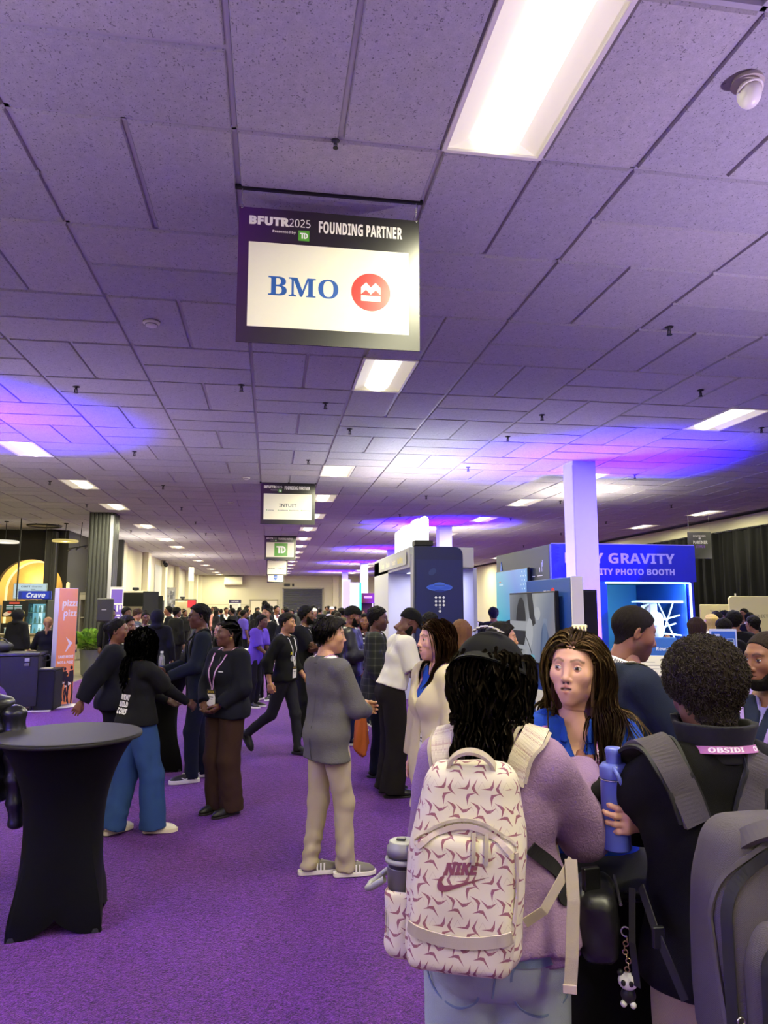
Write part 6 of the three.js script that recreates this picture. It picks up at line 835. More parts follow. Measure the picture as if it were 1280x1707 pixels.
  // lanyard: back of the neck, over both shoulders, to a clip on the chest or belly
  if (o.lanyard) {
    const L = o.lanyard, f = fields[L.on ?? fields.length - (o.bottom ? 2 : 1)] ?? all, end = L.end ?? 1.12, ex = L.ex ?? 0, pl = [];
    for (const s of [-1, 1]) {
      const pp = [], nn = [], put = (r) => { if (r) { pp.push(r[0]); nn.push(r[1]); } };
      for (const x of [0, 0.04]) put(ray(f, [s * x, 1.448, -0.6], [0, 0, 1], 0.003)); for (const z of [-0.045, -0.015, 0.02]) put(ray(f, [s * (0.088 + 0.1 * z), 1.62, z], [0, -1, 0], 0.003));
      for (const [x, y] of [[0.085, 1.41], [0.078, 1.36], [0.066, 1.28], [0.05, 1.2], [0.03, 1.12], [0.006, 0]]) { const yy = y === 0 ? end : y; if (yy < end - 1e-6) continue; const t = (1.44 - yy) / (1.44 - end); put(ray(f, [s * lerp(0.088, 0.006, clamp(t, 0, 1)) + ex * t, yy, 0.6], [0, 0, -1], 0.004)); }
      if (pp.length > 4) { const cv = new THREE.CatmullRomCurve3(pp), n = 40, P2 = [], N2 = []; for (let i = 0; i <= n; i++) { const t = i / n, u = t * (pp.length - 1), k = Math.min(pp.length - 2, Math.floor(u)); P2.push(cv.getPoint(t)); N2.push(nn[k].clone().lerp(nn[k + 1], u - k)); } pl.push(ribbon(P2, N2, L.w ?? 0.017, 0.0018)); }
    }
    if (pl.length) part('lanyard', join(pl), L.mat ?? plain(L.color ?? 0xc99ac4, 0.7), root);
    const h = ray(f, [ex, end - 0.07, 0.6], [0, 0, -1], 0.008);
    if (h && L.badge !== false) { const b = part('badge', sheet(0.1, 0.145, 0.003), L.badgeMat ?? badgeMat(), root); const up = V(0, 1, 0).transformDirection(TM), n = h[1].clone(); n.y *= 0.3; n.normalize(); const Xa = up.clone().cross(n).normalize(), Ya = n.clone().cross(Xa); b.applyMatrix4(new THREE.Matrix4().makeBasis(Xa, Ya, n).setPosition(h[0].x + n.x * .006, h[0].y, h[0].z + n.z * .006)); }
  }
  return P;
}
function field_abs(B, x, y, z) { let d = 1e9; for (const b of B) d = d > 1e8 ? dBone(b, x, y, z) : smin(d, dBone(b, x, y, z), 0.06); return Math.abs(d) - 0.004; }
const badgeMat = () => memo('badge', () => M(0xffffff, { roughness: 0.4, map: canvasTex(100, 145, (g, w, h) => { g.fillStyle = '#efece2'; g.fillRect(0, 0, w, h); g.fillStyle = '#2a2420'; g.fillRect(0, 0, w, 38); txt(g, 'BFUTR', 50, 20, 24, '#e6c63c', { a: 'center' }); g.fillStyle = '#444'; g.fillRect(22, 62, 56, 9); g.fillRect(30, 82, 40, 6); }) }));
// a patch of print laid on a garment, cast along local z (side -1: on the back)
function printOn(P, f, cx, cy, w, h, tex, side = 1, name = 'print') {
  const n = 14, m = 12, pos = [], uv = [], idx = [];
  for (let j = 0; j <= m; j++) for (let i = 0; i <= n; i++) { const u = i / n, v = j / m, r = P.ray(f, [cx + side * (u - 0.5) * w, cy + (v - 0.5) * h, side * 0.6], [0, 0, -side], 0.003); const p = r ? r[0] : P.T(cx, cy, 0); pos.push(p.x, p.y, p.z); uv.push(u, v); }
  for (let j = 0; j < m; j++) for (let i = 0; i < n; i++) { const a = j * (n + 1) + i; idx.push(a, a + 1, a + n + 2, a, a + n + 2, a + n + 1); }
  const g = new THREE.BufferGeometry(); g.setAttribute('position', new THREE.Float32BufferAttribute(pos, 3)); g.setAttribute('uv', new THREE.Float32BufferAttribute(uv, 2)); g.setIndex(idx); g.computeVertexNormals();
  return part(name, g, M(0xffffff, { map: tex, roughness: 0.8, transparent: true, side: THREE.DoubleSide }), P.root);
}
// a strap laid on a garment through local cast rays [[origin, dir], ...]
function strapOn(P, f, rays, w, mat, name, lift = 0.006, t = 0.006, parent = P.root) {
  const pp = [], nn = []; for (const [o, d] of rays) { const r = P.ray(f, o, d, lift); if (r) { pp.push(r[0]); nn.push(r[1]); } }
  if (pp.length < 2) return null;
  const cv = new THREE.CatmullRomCurve3(pp), n = 48, P2 = [], N2 = []; for (let i = 0; i <= n; i++) { const s = i / n, u = s * (pp.length - 1), k = Math.min(pp.length - 2, Math.floor(u)); P2.push(cv.getPoint(s)); N2.push(nn[k].clone().lerp(nn[k + 1], u - k).normalize()); }
  return part(name, ribbon(P2, N2, w, t), mat, parent);
}

// hair built of separate strands that fall over head and clothes
function strands(P, o) {
  const HI = P.HM.clone().invert(), e = HI.elements, F = P.o.female ? 1 : 0, pos = [], nor = [], col = [], idx = [], g0 = o.fields ?? P.all, sides = o.sides ?? 4, seg = o.seg ?? 22, base = new THREE.Color(o.color), c2 = new THREE.Color(o.color2 ?? o.color);
  const L = (p) => [e[0] * p.x + e[4] * p.y + e[8] * p.z + e[12], e[1] * p.x + e[5] * p.y + e[9] * p.z + e[13], e[2] * p.x + e[6] * p.y + e[10] * p.z + e[14]];
  const D = (p, off) => { const [x, y, z] = L(p); let d = skull(x, y, z, F); if (p.y < 1.5 && g0) d = Math.min(d, g0.at(p.x, p.y, p.z) + (o.bodyGap ?? 0)); return d; };
  const down = V(0, -1, 0);
  for (let n = 0, tries = 0; n < o.n && tries < o.n * 6; tries++) {
    const a = rr(-Math.PI, Math.PI), b = Math.acos(rr(o.low ?? -0.35, 1)), d = V(Math.sin(b) * Math.sin(a), Math.cos(b), Math.sin(b) * Math.cos(a));
    const front = o.hairline ?? 0.07, hx = d.x * 0.1, hy = d.y * 0.1 + 0.02, hz = d.z * 0.1 - 0.01; if (hz > 0.045 && hy < front) continue; if (hz > -0.02 && hy < 0.015 + 0.5 * Math.max(0, hz)) continue; if (o.topMax !== undefined && hy > o.topMax) continue;
    let t = 0.2; for (let i = 0; i < 40; i++) { const v = skull(d.x * t, d.y * t + 0.01, d.z * t - 0.01, F); t -= v * 0.9; if (Math.abs(v) < 0.0005) break; }
    const root = V(d.x * t, d.y * t + 0.01, d.z * t - 0.01), sg = Math.sign(root.x - (o.partX ?? 0)) || 1, dir = (o.comb === 'back' ? V(d.x * 0.5, 0.25 * d.y, -1) : o.comb === 'out' ? d.clone().add(V(0, .2, 0)) : V(sg * (0.75 + 0.4 * Math.abs(d.x)), 0.15, -0.55 * (d.z > -0.2 ? 1 : 0.6))).normalize();
    dir.transformDirection(P.HM); const p = root.clone().applyMatrix4(P.HM), len = (o.len ?? 0.4) * rr(o.lenVar ?? 0.8, 1.06) * (o.frontShort && root.z > 0.02 ? o.frontShort : 1), st = len / seg, off = (o.lift ?? 0.006) + rnd() * (o.layer ?? 0.016), pts = [p.clone()], ph = rr(0, 6.28), w = o.wave ?? 0;
    const tie = o.tie ? V(...o.tie).applyMatrix4(P.HM) : null; let past = false;
    for (let i = 0; i < seg; i++) {
      const g = Math.min(1, (i + 1) / (seg * (o.stiff ?? 0.35)));
      if (tie && !past) { const to = tie.clone().sub(p); if (to.length() < 0.035) past = true; else dir.lerp(to.normalize(), 0.55).normalize(); } else dir.lerp(down, 0.16 + 0.3 * g).normalize();
      p.addScaledVector(dir, st); if (w) { p.x += w * Math.sin(ph + i * (o.freq ?? 0.8)) * st; p.z += w * Math.cos(ph * 1.7 + i * (o.freq ?? 0.8)) * st; }
      const lc = L(p); if (!o.free && lc[2] > 0.0 && lc[1] < 0.075) { const lim = (o.face ?? 0.07) - (lc[1] < -0.1 ? 0.0 : 0); if (Math.abs(lc[0]) < lim) { const k = (lim - Math.abs(lc[0])) * (lc[0] >= 0 ? 1 : -1) * (o.facePush ?? 1); const mv = V(k, 0, -0.2 * Math.abs(k)).transformDirection(P.HM).multiplyScalar(Math.abs(k)); p.add(mv); } }
      const v = D(p); if (lc[1] > -0.13 && v > off + 0.004) { const qv = p.clone(), gg = V(D(V(p.x + .004, p.y, p.z)) - v, D(V(p.x, p.y + .004, p.z)) - v, D(V(p.x, p.y, p.z + .004)) - v); if (gg.lengthSq() > 1e-9) p.addScaledVector(gg.normalize(), -Math.min(0.012, (v - off) * (o.hug ?? 0.45))); void qv; }
      if (v < off) { const gg = V(D(V(p.x + .004, p.y, p.z)) - D(V(p.x - .004, p.y, p.z)), D(V(p.x, p.y + .004, p.z)) - D(V(p.x, p.y - .004, p.z)), D(V(p.x, p.y, p.z + .004)) - D(V(p.x, p.y, p.z - .004))); if (gg.lengthSq() > 1e-9) p.addScaledVector(gg.normalize(), Math.min(0.05, off - v)); }
      if (p.distanceTo(pts[pts.length - 1]) > st * 1.6) p.lerpVectors(pts[pts.length - 1], p, st * 1.6 / p.distanceTo(pts[pts.length - 1]));
      pts.push(p.clone());
    }
    const r0 = (o.r ?? 0.003) * rr(0.75, 1.25), b0 = pos.length / 3, tone = base.clone().lerp(c2, rnd()).multiplyScalar(rr(0.8, 1.2)), up = V(0.3, 0.2, 1).normalize();
    pts.forEach((q, i) => {
      const T = pts[Math.min(pts.length - 1, i + 1)].clone().sub(pts[Math.max(0, i - 1)]).normalize(), S = T.clone().cross(up).normalize(), U = S.clone().cross(T), u = i / seg, r = r0 * (o.even ? (u > 0.97 ? 0.55 : 1) * (1 + (o.knot ?? 0) * Math.sin(i * 2.6 + ph)) : (1 - 0.75 * u * u));
      for (let k = 0; k < sides; k++) { const c = Math.cos(k / sides * 6.2832), s = Math.sin(k / sides * 6.2832), N = S.clone().multiplyScalar(c).addScaledVector(U, s); pos.push(q.x + N.x * r, q.y + N.y * r, q.z + N.z * r); nor.push(N.x, N.y, N.z); col.push(tone.r, tone.g, tone.b); }
      if (i) for (let k = 0; k < sides; k++) { const A = b0 + (i - 1) * sides + k, B = b0 + (i - 1) * sides + (k + 1) % sides, C = A + sides, E = B + sides; idx.push(A, B, C, B, E, C); }
    });
    n++;
  }
  const g = new THREE.BufferGeometry(); g.setAttribute('position', new THREE.Float32BufferAttribute(pos, 3)); g.setAttribute('normal', new THREE.Float32BufferAttribute(nor, 3)); g.setAttribute('color', new THREE.Float32BufferAttribute(col, 3)); g.setIndex(idx);
  return part(o.name ?? 'hair_strands', g, M(0xffffff, { vertexColors: true, clearcoat: 0, specularIntensity: o.spec ?? 0.45, roughness: o.rough ?? 0.5 }), P.root);
}
// ---------- the four people nearest the camera and what they carry ----------
const sweep = (g, x, y, s, a, c) => { g.save(); g.translate(x, y); g.rotate(a); g.fillStyle = c; g.beginPath(); g.moveTo(-s, -s * 0.62); g.lineTo(-s * 0.5, s * 0.18); g.lineTo(-s * 0.12, s * 0.4); g.lineTo(s, -s * 0.3); g.lineTo(0, s * 0.04); g.lineTo(-s * 0.42, -s * 0.14); g.closePath(); g.fill(); g.restore(); };
const T_sweep = (() => {
  const t = canvasTex(512, 444, (g, w, h) => {
    g.fillStyle = '#d6ccb0'; g.fillRect(0, 0, w, h); const r3 = Math.sqrt(3), L = 256;
    for (let j = -1; j < 4; j++) for (let i = -1; i < 4; i++) { const x = i * L + (j % 2 ? L / 2 : 0), y = j * 222; for (let k = 0; k < 3; k++) { const a = k * 2.0944 + .52, d = 88; sweep(g, x + Math.cos(a) * d, y + Math.sin(a) * d, 88, a - Math.PI / 2 + (j % 2 ? 0.75 : -0.55), '#8f5a62'); } g.strokeStyle = '#b9a690'; g.lineWidth = 3; g.beginPath(); g.moveTo(x - 40, y + 60); g.lineTo(x, y - 10); g.lineTo(x + 40, y + 60); g.stroke(); } void r3;
  }); t.wrapS = t.wrapT = THREE.RepeatWrapping; t.repeat.set(1 / 0.115, 1 / 0.1); return t;
})();
const rbox = (x, y, z, a, b, c, r) => { const X = Math.abs(x) - a + r, Y = Math.abs(y) - b + r, Z = Math.abs(z) - c + r; return Math.hypot(Math.max(X, 0), Math.max(Y, 0), Math.max(Z, 0)) + Math.min(Math.max(X, Y, Z), 0) - r; };
function worn(name, label, category, P) { const t = thing(name, label, category, P.root.position.toArray(), P.root.rotation.y); t.scale.copy(P.root.scale); return t; }
const M_band = M(0xccbda4, { roughness: 0.8, bumpMap: T_weave, bumpScale: 0.001 });
const lanyardTex = memo('obsidi', () => { const t = canvasTex(64, 512, (g, w, h) => { g.fillStyle = '#b06aa6'; g.fillRect(0, 0, w, h); for (let i = 0; i < 2; i++) txt(g, 'OBSIDI', 32, 128 + i * 256, 54, '#f0e4ee', { a: 'center', r: -Math.PI / 2, heavy: 2 }); }); t.wrapS = t.wrapT = THREE.RepeatWrapping; t.repeat.set(1, 1 / 0.26); return t; });
const M_lanyard = memo('mlan', () => M(0xffffff, { map: lanyardTex, roughness: 0.7 }));
const whiteLanTex = memo('wlan', () => { const t = canvasTex(64, 256, (g, w, h) => { g.fillStyle = '#e6e3e6'; g.fillRect(0, 0, w, h); for (let i = 0; i < 2; i++) txt(g, 'BFUTR', 32, 64 + i * 128, 40, '#3b3440', { a: 'center', r: -Math.PI / 2, heavy: 2 }); }); t.wrapS = t.wrapT = THREE.RepeatWrapping; t.repeat.set(1, 1 / 0.14); return t; });
const M_lanWhite = memo('mlanw', () => M(0xffffff, { map: whiteLanTex, roughness: 0.7 }));

// woman with locs
{
  const P = person({ label: 'woman with black shoulder-length locs, lilac wool sweater and light jeans, back to the camera', pos: [0.6, -1.95], turn: 158, height: 1.655, female: 1, mass: 1.0, shoulder: 0.86, skin: 'brown', q: 0.009, hq: 0.004, bq: 0.014, headYaw: -14, headPitch: 6,
    hair: { type: 'fade', t: 0.008, color: 0x0b0909, shine: 0.7 }, tops: [{ name: 'sweater', color: 0x8f7394, cloth: 'wool', off: 0.026, loose: 0.014, hem: 0.945, armLoose: 0.01, wr: 0.008, neckTop: 1.48 }], bottom: { name: 'jeans', color: 0xa0adae, off: 0.022, waistOff: 0.016, top: 1.0, flare: 0.02, wr: 0.006 }, shoes: { type: 'sneaker', color: 0xdddddd, sole: 0xeeeeee },
    armR: { w: [-0.24, 1.32, 0.33], hint: [-0.42, -1, -0.05], thumb: [0.3, 1, 0], curl: 0.5, point: true, dir: [-0.5, -0.15, 0.8] }, armL: { w: [0.13, 1.06, 0.3], hint: [0.35, -1, -0.1], thumb: [-0.3, 1, 0], curl: 0.5 }, legL: { a: [0.11, 0.08, 0] }, legR: { a: [-0.11, 0.08, 0] } });
  const sw = P.fields[0], je = P.fields[1];
  part('sweater_collar', mesh3((x, y, z) => { const [X, Y, Z] = P.loc(x, y, z); return Math.max(Math.abs(Math.hypot(X, Z + 0.012) - 0.066) - 0.008, Math.abs(Y - 1.475) - 0.022); }, [-0.12, 1.4, -0.14], [0.12, 1.55, 0.12], 0.007), cloth(0xa77fae, 'wool'), P.root);
  part('ribbed_hem', mesh3((x, y, z) => { const d = sw.at(x, Math.max(y, 0.985), z), Y = P.loc(x, y, z)[1]; return Math.max(d + 0.004 + 0.0012 * Math.sin(Math.atan2(x, z) * 90), Math.abs(Y - 0.94) - 0.028); }, [-0.32, 0.9, -0.32], [0.32, 0.99, 0.32], 0.009), cloth(0x80628a, 'wool'), P.root);
  for (const [x, y, w] of [[0.1, 0.86, 0.12], [-0.12, 0.86, 0.12]]) { const pk = []; for (const [u, v] of [[-.5, .5], [-.5, -.25], [0, -.5], [.5, -.25], [.5, .5], [-.5, .5]]) pk.push([[x + u * w, y + v * 0.14, -0.6], [0, 0, 1]]); strapOn(P, je, pk, 0.006, plain(0x6d8097, 0.9), 'pocket_seam', 0.002, 0.002); }
  strapOn(P, je, [[[-0.02, 0.955, -0.6], [0, 0, 1]], [[-0.01, 0.9, -0.6], [0, 0, 1]], [[0, 0.84, -0.6], [0, 0, 1]]], 0.005, plain(0x6d8097, 0.9), 'seat_seam', 0.002, 0.002);
  strapOn(P, je, [-.16, -.1, -.04, .02, .08, .14].map((x) => [[x, 0.945, -0.6], [0, 0, 1]]), 0.035, cloth(0x8a9db2, 'twill'), 'waistband', 0.003, 0.003);
  strands(P, { n: 235, comb: 'out', topMax: 0.085, len: 0.33, color: 0x5a4c44, color2: 0x82705f, r: 0.007, layer: 0.034, stiff: 0.22, even: 1, knot: 0.13, sides: 6, seg: 28, wave: 0.38, freq: 0.7, face: 0.085, bodyGap: 0, lenVar: 0.68, name: 'locs', rough: 0.6, spec: 0.6, low: -0.5, lift: 0.01 });
  // cap worn back to front
  const cap = P.onHead('cap', mesh3((x, y, z) => smax(skull(x, y - 0.0, z, 1) - 0.026, Math.abs(0.02) * 0 + 0.062 - y + 0.25 * z, 0.006), [-0.13, -0.02, -0.15], [0.13, 0.17, 0.14], 0.006, 2), M(0x0b0a0a, { roughness: 0.85, clearcoat: 0, specularIntensity: .3 }));
  const br = []; for (let i = 0; i <= 16; i++) for (const k of [0, 1]) br.push([i, k]);
  const bp = [], bi = []; for (let t = 0; t < 2; t++) for (let i = 0; i <= 20; i++) for (let k = 0; k <= 6; k++) { const a = (i / 20 - .5) * 2, s = k / 6, reach = 0.09 * Math.sqrt(Math.max(0, 1 - a * a * 0.92)); bp.push(a * 0.105 * (1 + 0.1 * s), 0.062 - 0.04 * a * a - s * 0.03 - t * 0.004, -0.085 + 0.05 * a * a - s * reach); }
  for (let t = 0; t < 2; t++) for (let i = 0; i < 20; i++) for (let k = 0; k < 6; k++) { const a = t * 147 + i * 7 + k, b = a + 7; t ? bi.push(a, a + 1, b, b, a + 1, b + 1) : bi.push(a, b, a + 1, b, b + 1, a + 1); }
  const bg = new THREE.BufferGeometry(); bg.setAttribute('position', new THREE.Float32BufferAttribute(bp, 3)); bg.setIndex(bi); bg.computeVertexNormals(); const brim = part('cap_brim', bg, M(0x11100f, { roughness: 0.8, clearcoat: 0, specularIntensity: .3, side: THREE.DoubleSide }), cap); brim.position.set(0, 0.035, 0.012);
  for (let i = 0; i < 7; i++) { const a = -0.5 + i * 0.16; part('cap_letter', box(0.011, 0.004, 0.018, 0, 0, 0, 0), plain(0xd8d4cc), cap, [Math.sin(a) * 0.085, 0.152 - a * a * 0.05, -0.02 - 0.03 * Math.cos(a)], [0.2, a, -a * .6]); }
  // backpack with all-over print
  const B = worn('backpack', 'cream backpack with mauve swoosh print, wordmark and hanging straps, on the lilac sweater', 'backpack', P), cx = 0.045, cy = 1.205, zf = -0.335, tilt = -0.07, M_pr = M(0xffffff, { map: T_sweep, roughness: 0.8 });
  const Bf = (x, y, z) => { const u = x - cx - (y - cy) * tilt, v = y - cy, k = 1 + 0.24 * sstep(0.02, 0.24, v); return rbox(u * k, v - 0.0, z + 0.245, 0.142, 0.235, 0.08 - 0.025 * sstep(0.0, 0.24, v), 0.055) / k + 0.0035 * noise3(x * 14, y * 14, z * 14); };
  const Ff = (x, y, z) => { const u = x - cx - (y - cy) * tilt, v = y - cy; return rbox(u, v + 0.075, z + 0.31, 0.125, 0.155, 0.034 - 0.012 * sstep(-0.1, 0.08, v), 0.03) + 0.003 * noise3(x * 13, y * 13, 3); };
  const main = part('main_compartment', mesh3(Bf, [cx - .2, cy - .26, -.36], [cx + .2, cy + .26, -.13], 0.008), M_pr, B); void main;
  part('front_pocket', mesh3(Ff, [cx - .17, cy - .26, -.37], [cx + .17, cy + .11, -.25], 0.007), M_pr, B);
  const all = { at: (x, y, z) => Math.min(Bf(x, y, z), Ff(x, y, z)) }, onB = (pts, w, mat, name, lift = 0.002, t = 0.004) => { const f = { ray: (q, o, d) => { const h = cast(all, V(cx + (o[0]) + (o[1]) * tilt, cy + o[1], -0.6), V(0, 0, 1), 0.5); return h ? [h.addScaledVector(slope3(all, h), lift), slope3(all, h)] : null; }, root: B }; return strapOn(f, all, pts.map((p) => [p, 0]), w, mat, name, lift, t); };
  const arch = (n, w, h, y) => Array.from({ length: n + 1 }, (_, i) => { const a = -1 + 2 * i / n; return [a * w, y - h * a * a]; });
  onB(arch(16, 0.108, 0.05, 0.098), 0.013, plain(0xb7a596, 0.6), 'zip', 0.002, 0.004); onB(arch(16, 0.118, 0.052, 0.112), 0.007, M_band, 'piping', 0.002, 0.005);
  onB(Array.from({ length: 15 }, (_, i) => { const a = -1 + i / 7; return [a * 0.118, -0.128 - 0.022 * (1 - a * a)]; }), 0.026, M_band, 'webbing_band', 0.003, 0.004);
  for (const x of [-0.02, -0.05]) onB([[x, 0.085], [x - .003, 0.05], [x - .004, 0.02]], 0.009, M_band, 'zip_pull', 0.004, 0.004);
  onB([[-0.118, 0.05], [-0.122, -0.04], [-0.12, -0.1]], 0.01, plain(0xb7a596, .6), 'side_zip', 0.002, 0.004);
  { const w = 0.13, h = 0.075, n = 10, pos = [], uv = [], idx = []; for (let j = 0; j <= n; j++) for (let i = 0; i <= n; i++) { const u = i / n, v = j / n, X = cx - (u - .5) * w, Y = cy - 0.008 + (v - .5) * h + (u - .5) * .01, hh = cast(all, V(X, Y, -0.6), V(0, 0, 1), .5); pos.push(X, Y, (hh ? hh.z : -.33) - 0.002); uv.push(u, v); } for (let j = 0; j < n; j++) for (let i = 0; i < n; i++) { const a = j * (n + 1) + i; idx.push(a, a + 1, a + n + 2, a, a + n + 2, a + n + 1); } const g = new THREE.BufferGeometry(); g.setAttribute('position', new THREE.Float32BufferAttribute(pos, 3)); g.setAttribute('uv', new THREE.Float32BufferAttribute(uv, 2)); g.setIndex(idx); g.computeVertexNormals(); part('wordmark', g, M(0xffffff, { map: canvasTex(416, 240, (g2, W, H) => { g2.clearRect(0, 0, W, H); txt(g2, 'NIKE', 190, 66, 108, '#7d404c', { a: 'center', w: 'italic bold', sx: .95, heavy: 10 }); g2.fillStyle = '#7d404c'; g2.beginPath(); g2.moveTo(40, 118); g2.bezierCurveTo(0, 180, 10, 240, 110, 212); g2.lineTo(408, 122); g2.lineTo(120, 178); g2.bezierCurveTo(60, 188, 44, 160, 62, 118); g2.closePath(); g2.fill(); }), transparent: true, roughness: .8, side: THREE.DoubleSide }), B); }
  part('carry_handle', (() => { const pts = [], nn = []; for (let i = 0; i <= 20; i++) { const a = i / 20 * Math.PI; pts.push(V(cx - 0.017 + Math.cos(a) * 0.058, cy + 0.2 + Math.sin(a) * 0.062, -0.262 - Math.sin(a) * 0.03)); nn.push(V(Math.cos(a), Math.sin(a), -0.25).normalize()); } return ribbon(pts, nn, 0.026, 0.008); })(), M_band, B);
  const dk = plain(0x161417, 0.8);
  for (const s of [1, -1]) { const st = strapOn(P, sw, [[[cx * .6 + s * 0.085, 1.36, -0.6], [0, 0, 1]], [[cx * .5 + s * 0.1, 1.42, -0.6], [0, 0, 1]], [[s * 0.115 + .01, 1.7, -0.075], [0, -1, 0]], [[s * 0.122, 1.7, -0.02], [0, -1, 0]], [[s * 0.125, 1.7, 0.04], [0, -1, 0]], [[s * 0.125, 1.34, 0.6], [0, 0, -1]], [[s * 0.13, 1.2, 0.6], [0, 0, -1]], [[s * 0.15, 1.08, 0.6], [0, 0, -1]]], 0.062, M_pr, 'shoulder_strap', 0.003, 0.012, B); if (st) { const e = strapOn(P, sw, [[[cx * .6 + s * 0.05, 1.36, -0.6], [0, 0, 1]], [[cx * .5 + s * 0.066, 1.42, -0.6], [0, 0, 1]], [[s * 0.082 + .01, 1.7, -0.075], [0, -1, 0]], [[s * 0.09, 1.7, -0.02], [0, -1, 0]]], 0.009, M_band, 'strap_piping', 0.012, 0.006, B); void e; const e2 = strapOn(P, sw, [[[cx * .6 + s * 0.118, 1.36, -0.6], [0, 0, 1]], [[cx * .5 + s * 0.134, 1.42, -0.6], [0, 0, 1]], [[s * 0.148 + .01, 1.7, -0.075], [0, -1, 0]], [[s * 0.154, 1.7, -0.02], [0, -1, 0]]], 0.009, M_band, 'strap_piping', 0.012, 0.006, B); void e2; } }
  strapOn(P, sw, [[[0.03, 1.34, -0.6], [0, 0, 1]], [[0.035, 1.44, -0.6], [0, 0, 1]], [[0.06, 1.7, -0.07], [0, -1, 0]]], 0.03, dk, 'inner_strap', 0.003, 0.004, B);
  const SB = [V(cx - 0.135, 1.07, -0.24), V(cx - 0.18, 1.1, -0.235), V(cx - 0.225, 1.165, -0.2), V(cx - 0.25, 1.2, -0.17)]; part('side_webbing', ribbon(SB, SB.map(() => V(-0.4, 0.1, -1).normalize()), 0.022, 0.003), M_band, B);
  const HS = [V(cx - 0.247, 1.205, -0.185), V(cx - 0.25, 1.12, -0.215), V(cx - 0.242, 1.0, -0.235), V(cx - 0.235, 0.93, -0.24)]; part('hanging_webbing', ribbon(HS, HS.map(() => V(-0.15, 0, -1).normalize()), 0.03, 0.003), M_band, B);
  part('webbing_loop', box(0.032, 0.02, 0.006, cx - 0.235, 0.935, -0.243, 0.002), plain(0xc4b0a2, .8), B);
  const SP = (x, y, z) => { const d = rbox(x - cx - 0.158, y - 1.06, z + 0.235, 0.042, 0.085, 0.058, 0.03); return Math.max(Math.abs(d) - 0.004, y - 1.13) + 0.003 * noise3(x * 20, y * 20, z * 20); }; part('side_pocket', mesh3(SP, [cx + .09, .95, -.32], [cx + .23, 1.16, -.15], 0.006), M_pr, B);
  // tumbler in the side pocket
  const tum = thing('tumbler', 'dark travel tumbler with grey lid and ring handle in the backpack side pocket', 'tumbler', P.root.localToWorld(V(cx + 0.162, 1.0, -0.238)).toArray(), P.root.rotation.y);
  part('cup', new THREE.LatheGeometry([[0, 0], [.028, 0], [.031, .01], [.036, .19], [.036, .2], [0, .2]].map((q) => new THREE.Vector2(...q)), 28), M(0x1b1a1a, { roughness: .35 }), tum); part('band', new THREE.LatheGeometry([[.0345, .11], [.037, .112], [.0385, .168], [.036, .17]].map((q) => new THREE.Vector2(...q)), 28), M(0x54504c, { roughness: .3 }), tum); part('lid', new THREE.LatheGeometry([[0, .228], [.03, .228], [.034, .226], [.034, .218], [.039, .214], [.039, .196], [0, .196]].reverse().map((q) => new THREE.Vector2(...q)), 28), plain(0x8b8a86, .45), tum); part('slider', box(.022, .006, .016, .004, .231, 0, .002), plain(0x3a3a3a, .4), tum);
  part('ring_handle', (() => { const pts = []; for (let i = 0; i <= 8; i++) { const a = -Math.PI / 2 + i / 8 * Math.PI; pts.push([.036 + Math.cos(a) * .05 * (i % 2 ? 1.05 : .95), .15 - Math.cos(a) * .035 + .0, Math.sin(a) * .04]); } return tube(pts, .0075, 40, 8); })(), plain(0x8b8a86, .45), tum); part('handle_collar', new THREE.TorusGeometry(.038, .006, 8, 28).rotateX(Math.PI / 2).translate(0, .185, 0), plain(0x8b8a86, .45), tum);
  // crossbody bag with charm
  const C = worn('crossbody_bag', 'black crossbody bag at the right hip of the woman in lilac', 'bag', P); part('pouch', mesh3((x, y, z) => rbox(x + 0.27, y - 0.99, z - 0.06, 0.05, 0.085, 0.12, 0.035) + 0.004 * noise3(x * 20, y * 20, z * 20), [-.36, .86, -.1], [-.18, 1.12, .22], .008), M(0x131216, { roughness: .4 }), C); strapOn(P, P.all, [[[-.1, 1.2, -.6], [0, 0, 1]], [[-.17, 1.12, -.6], [0, 0, 1]], [[-.6, 1.07, -.06], [1, 0, 0]], [[-.6, 1.05, .02], [1, 0, 0]]], .035, dk, 'strap', .004, .004, C); part('buckle', box(.05, .06, .018, -.225, 1.1, -.12, .005), plain(0x111113, .3), C, null, [0, 0.5, 0]); part('zip', rod([-.325, 1.06, -.05], [-.325, 1.06, .16], .004), plain(0x77757a, .3, .8), C);
  const ch = thing('bag_charm', 'small black and white panda charm on a gold chain, hanging from the black bag', 'charm', P.root.localToWorld(V(-0.335, 0.84, -0.045)).toArray(), P.root.rotation.y + 3.0);
  for (let i = 0; i < 8; i++) part('chain_link', new THREE.TorusGeometry(.006, .0018, 6, 12).rotateY(i % 2 ? Math.PI / 2 : 0).translate(.004 * Math.sin(i), .062 + i * .0098, 0), plain(0xc9b487, .25, .9), ch); part('clasp', new THREE.TorusGeometry(.011, .0025, 6, 16, 5).translate(0, .148, 0), plain(0xb9b9bd, .25, .9), ch);
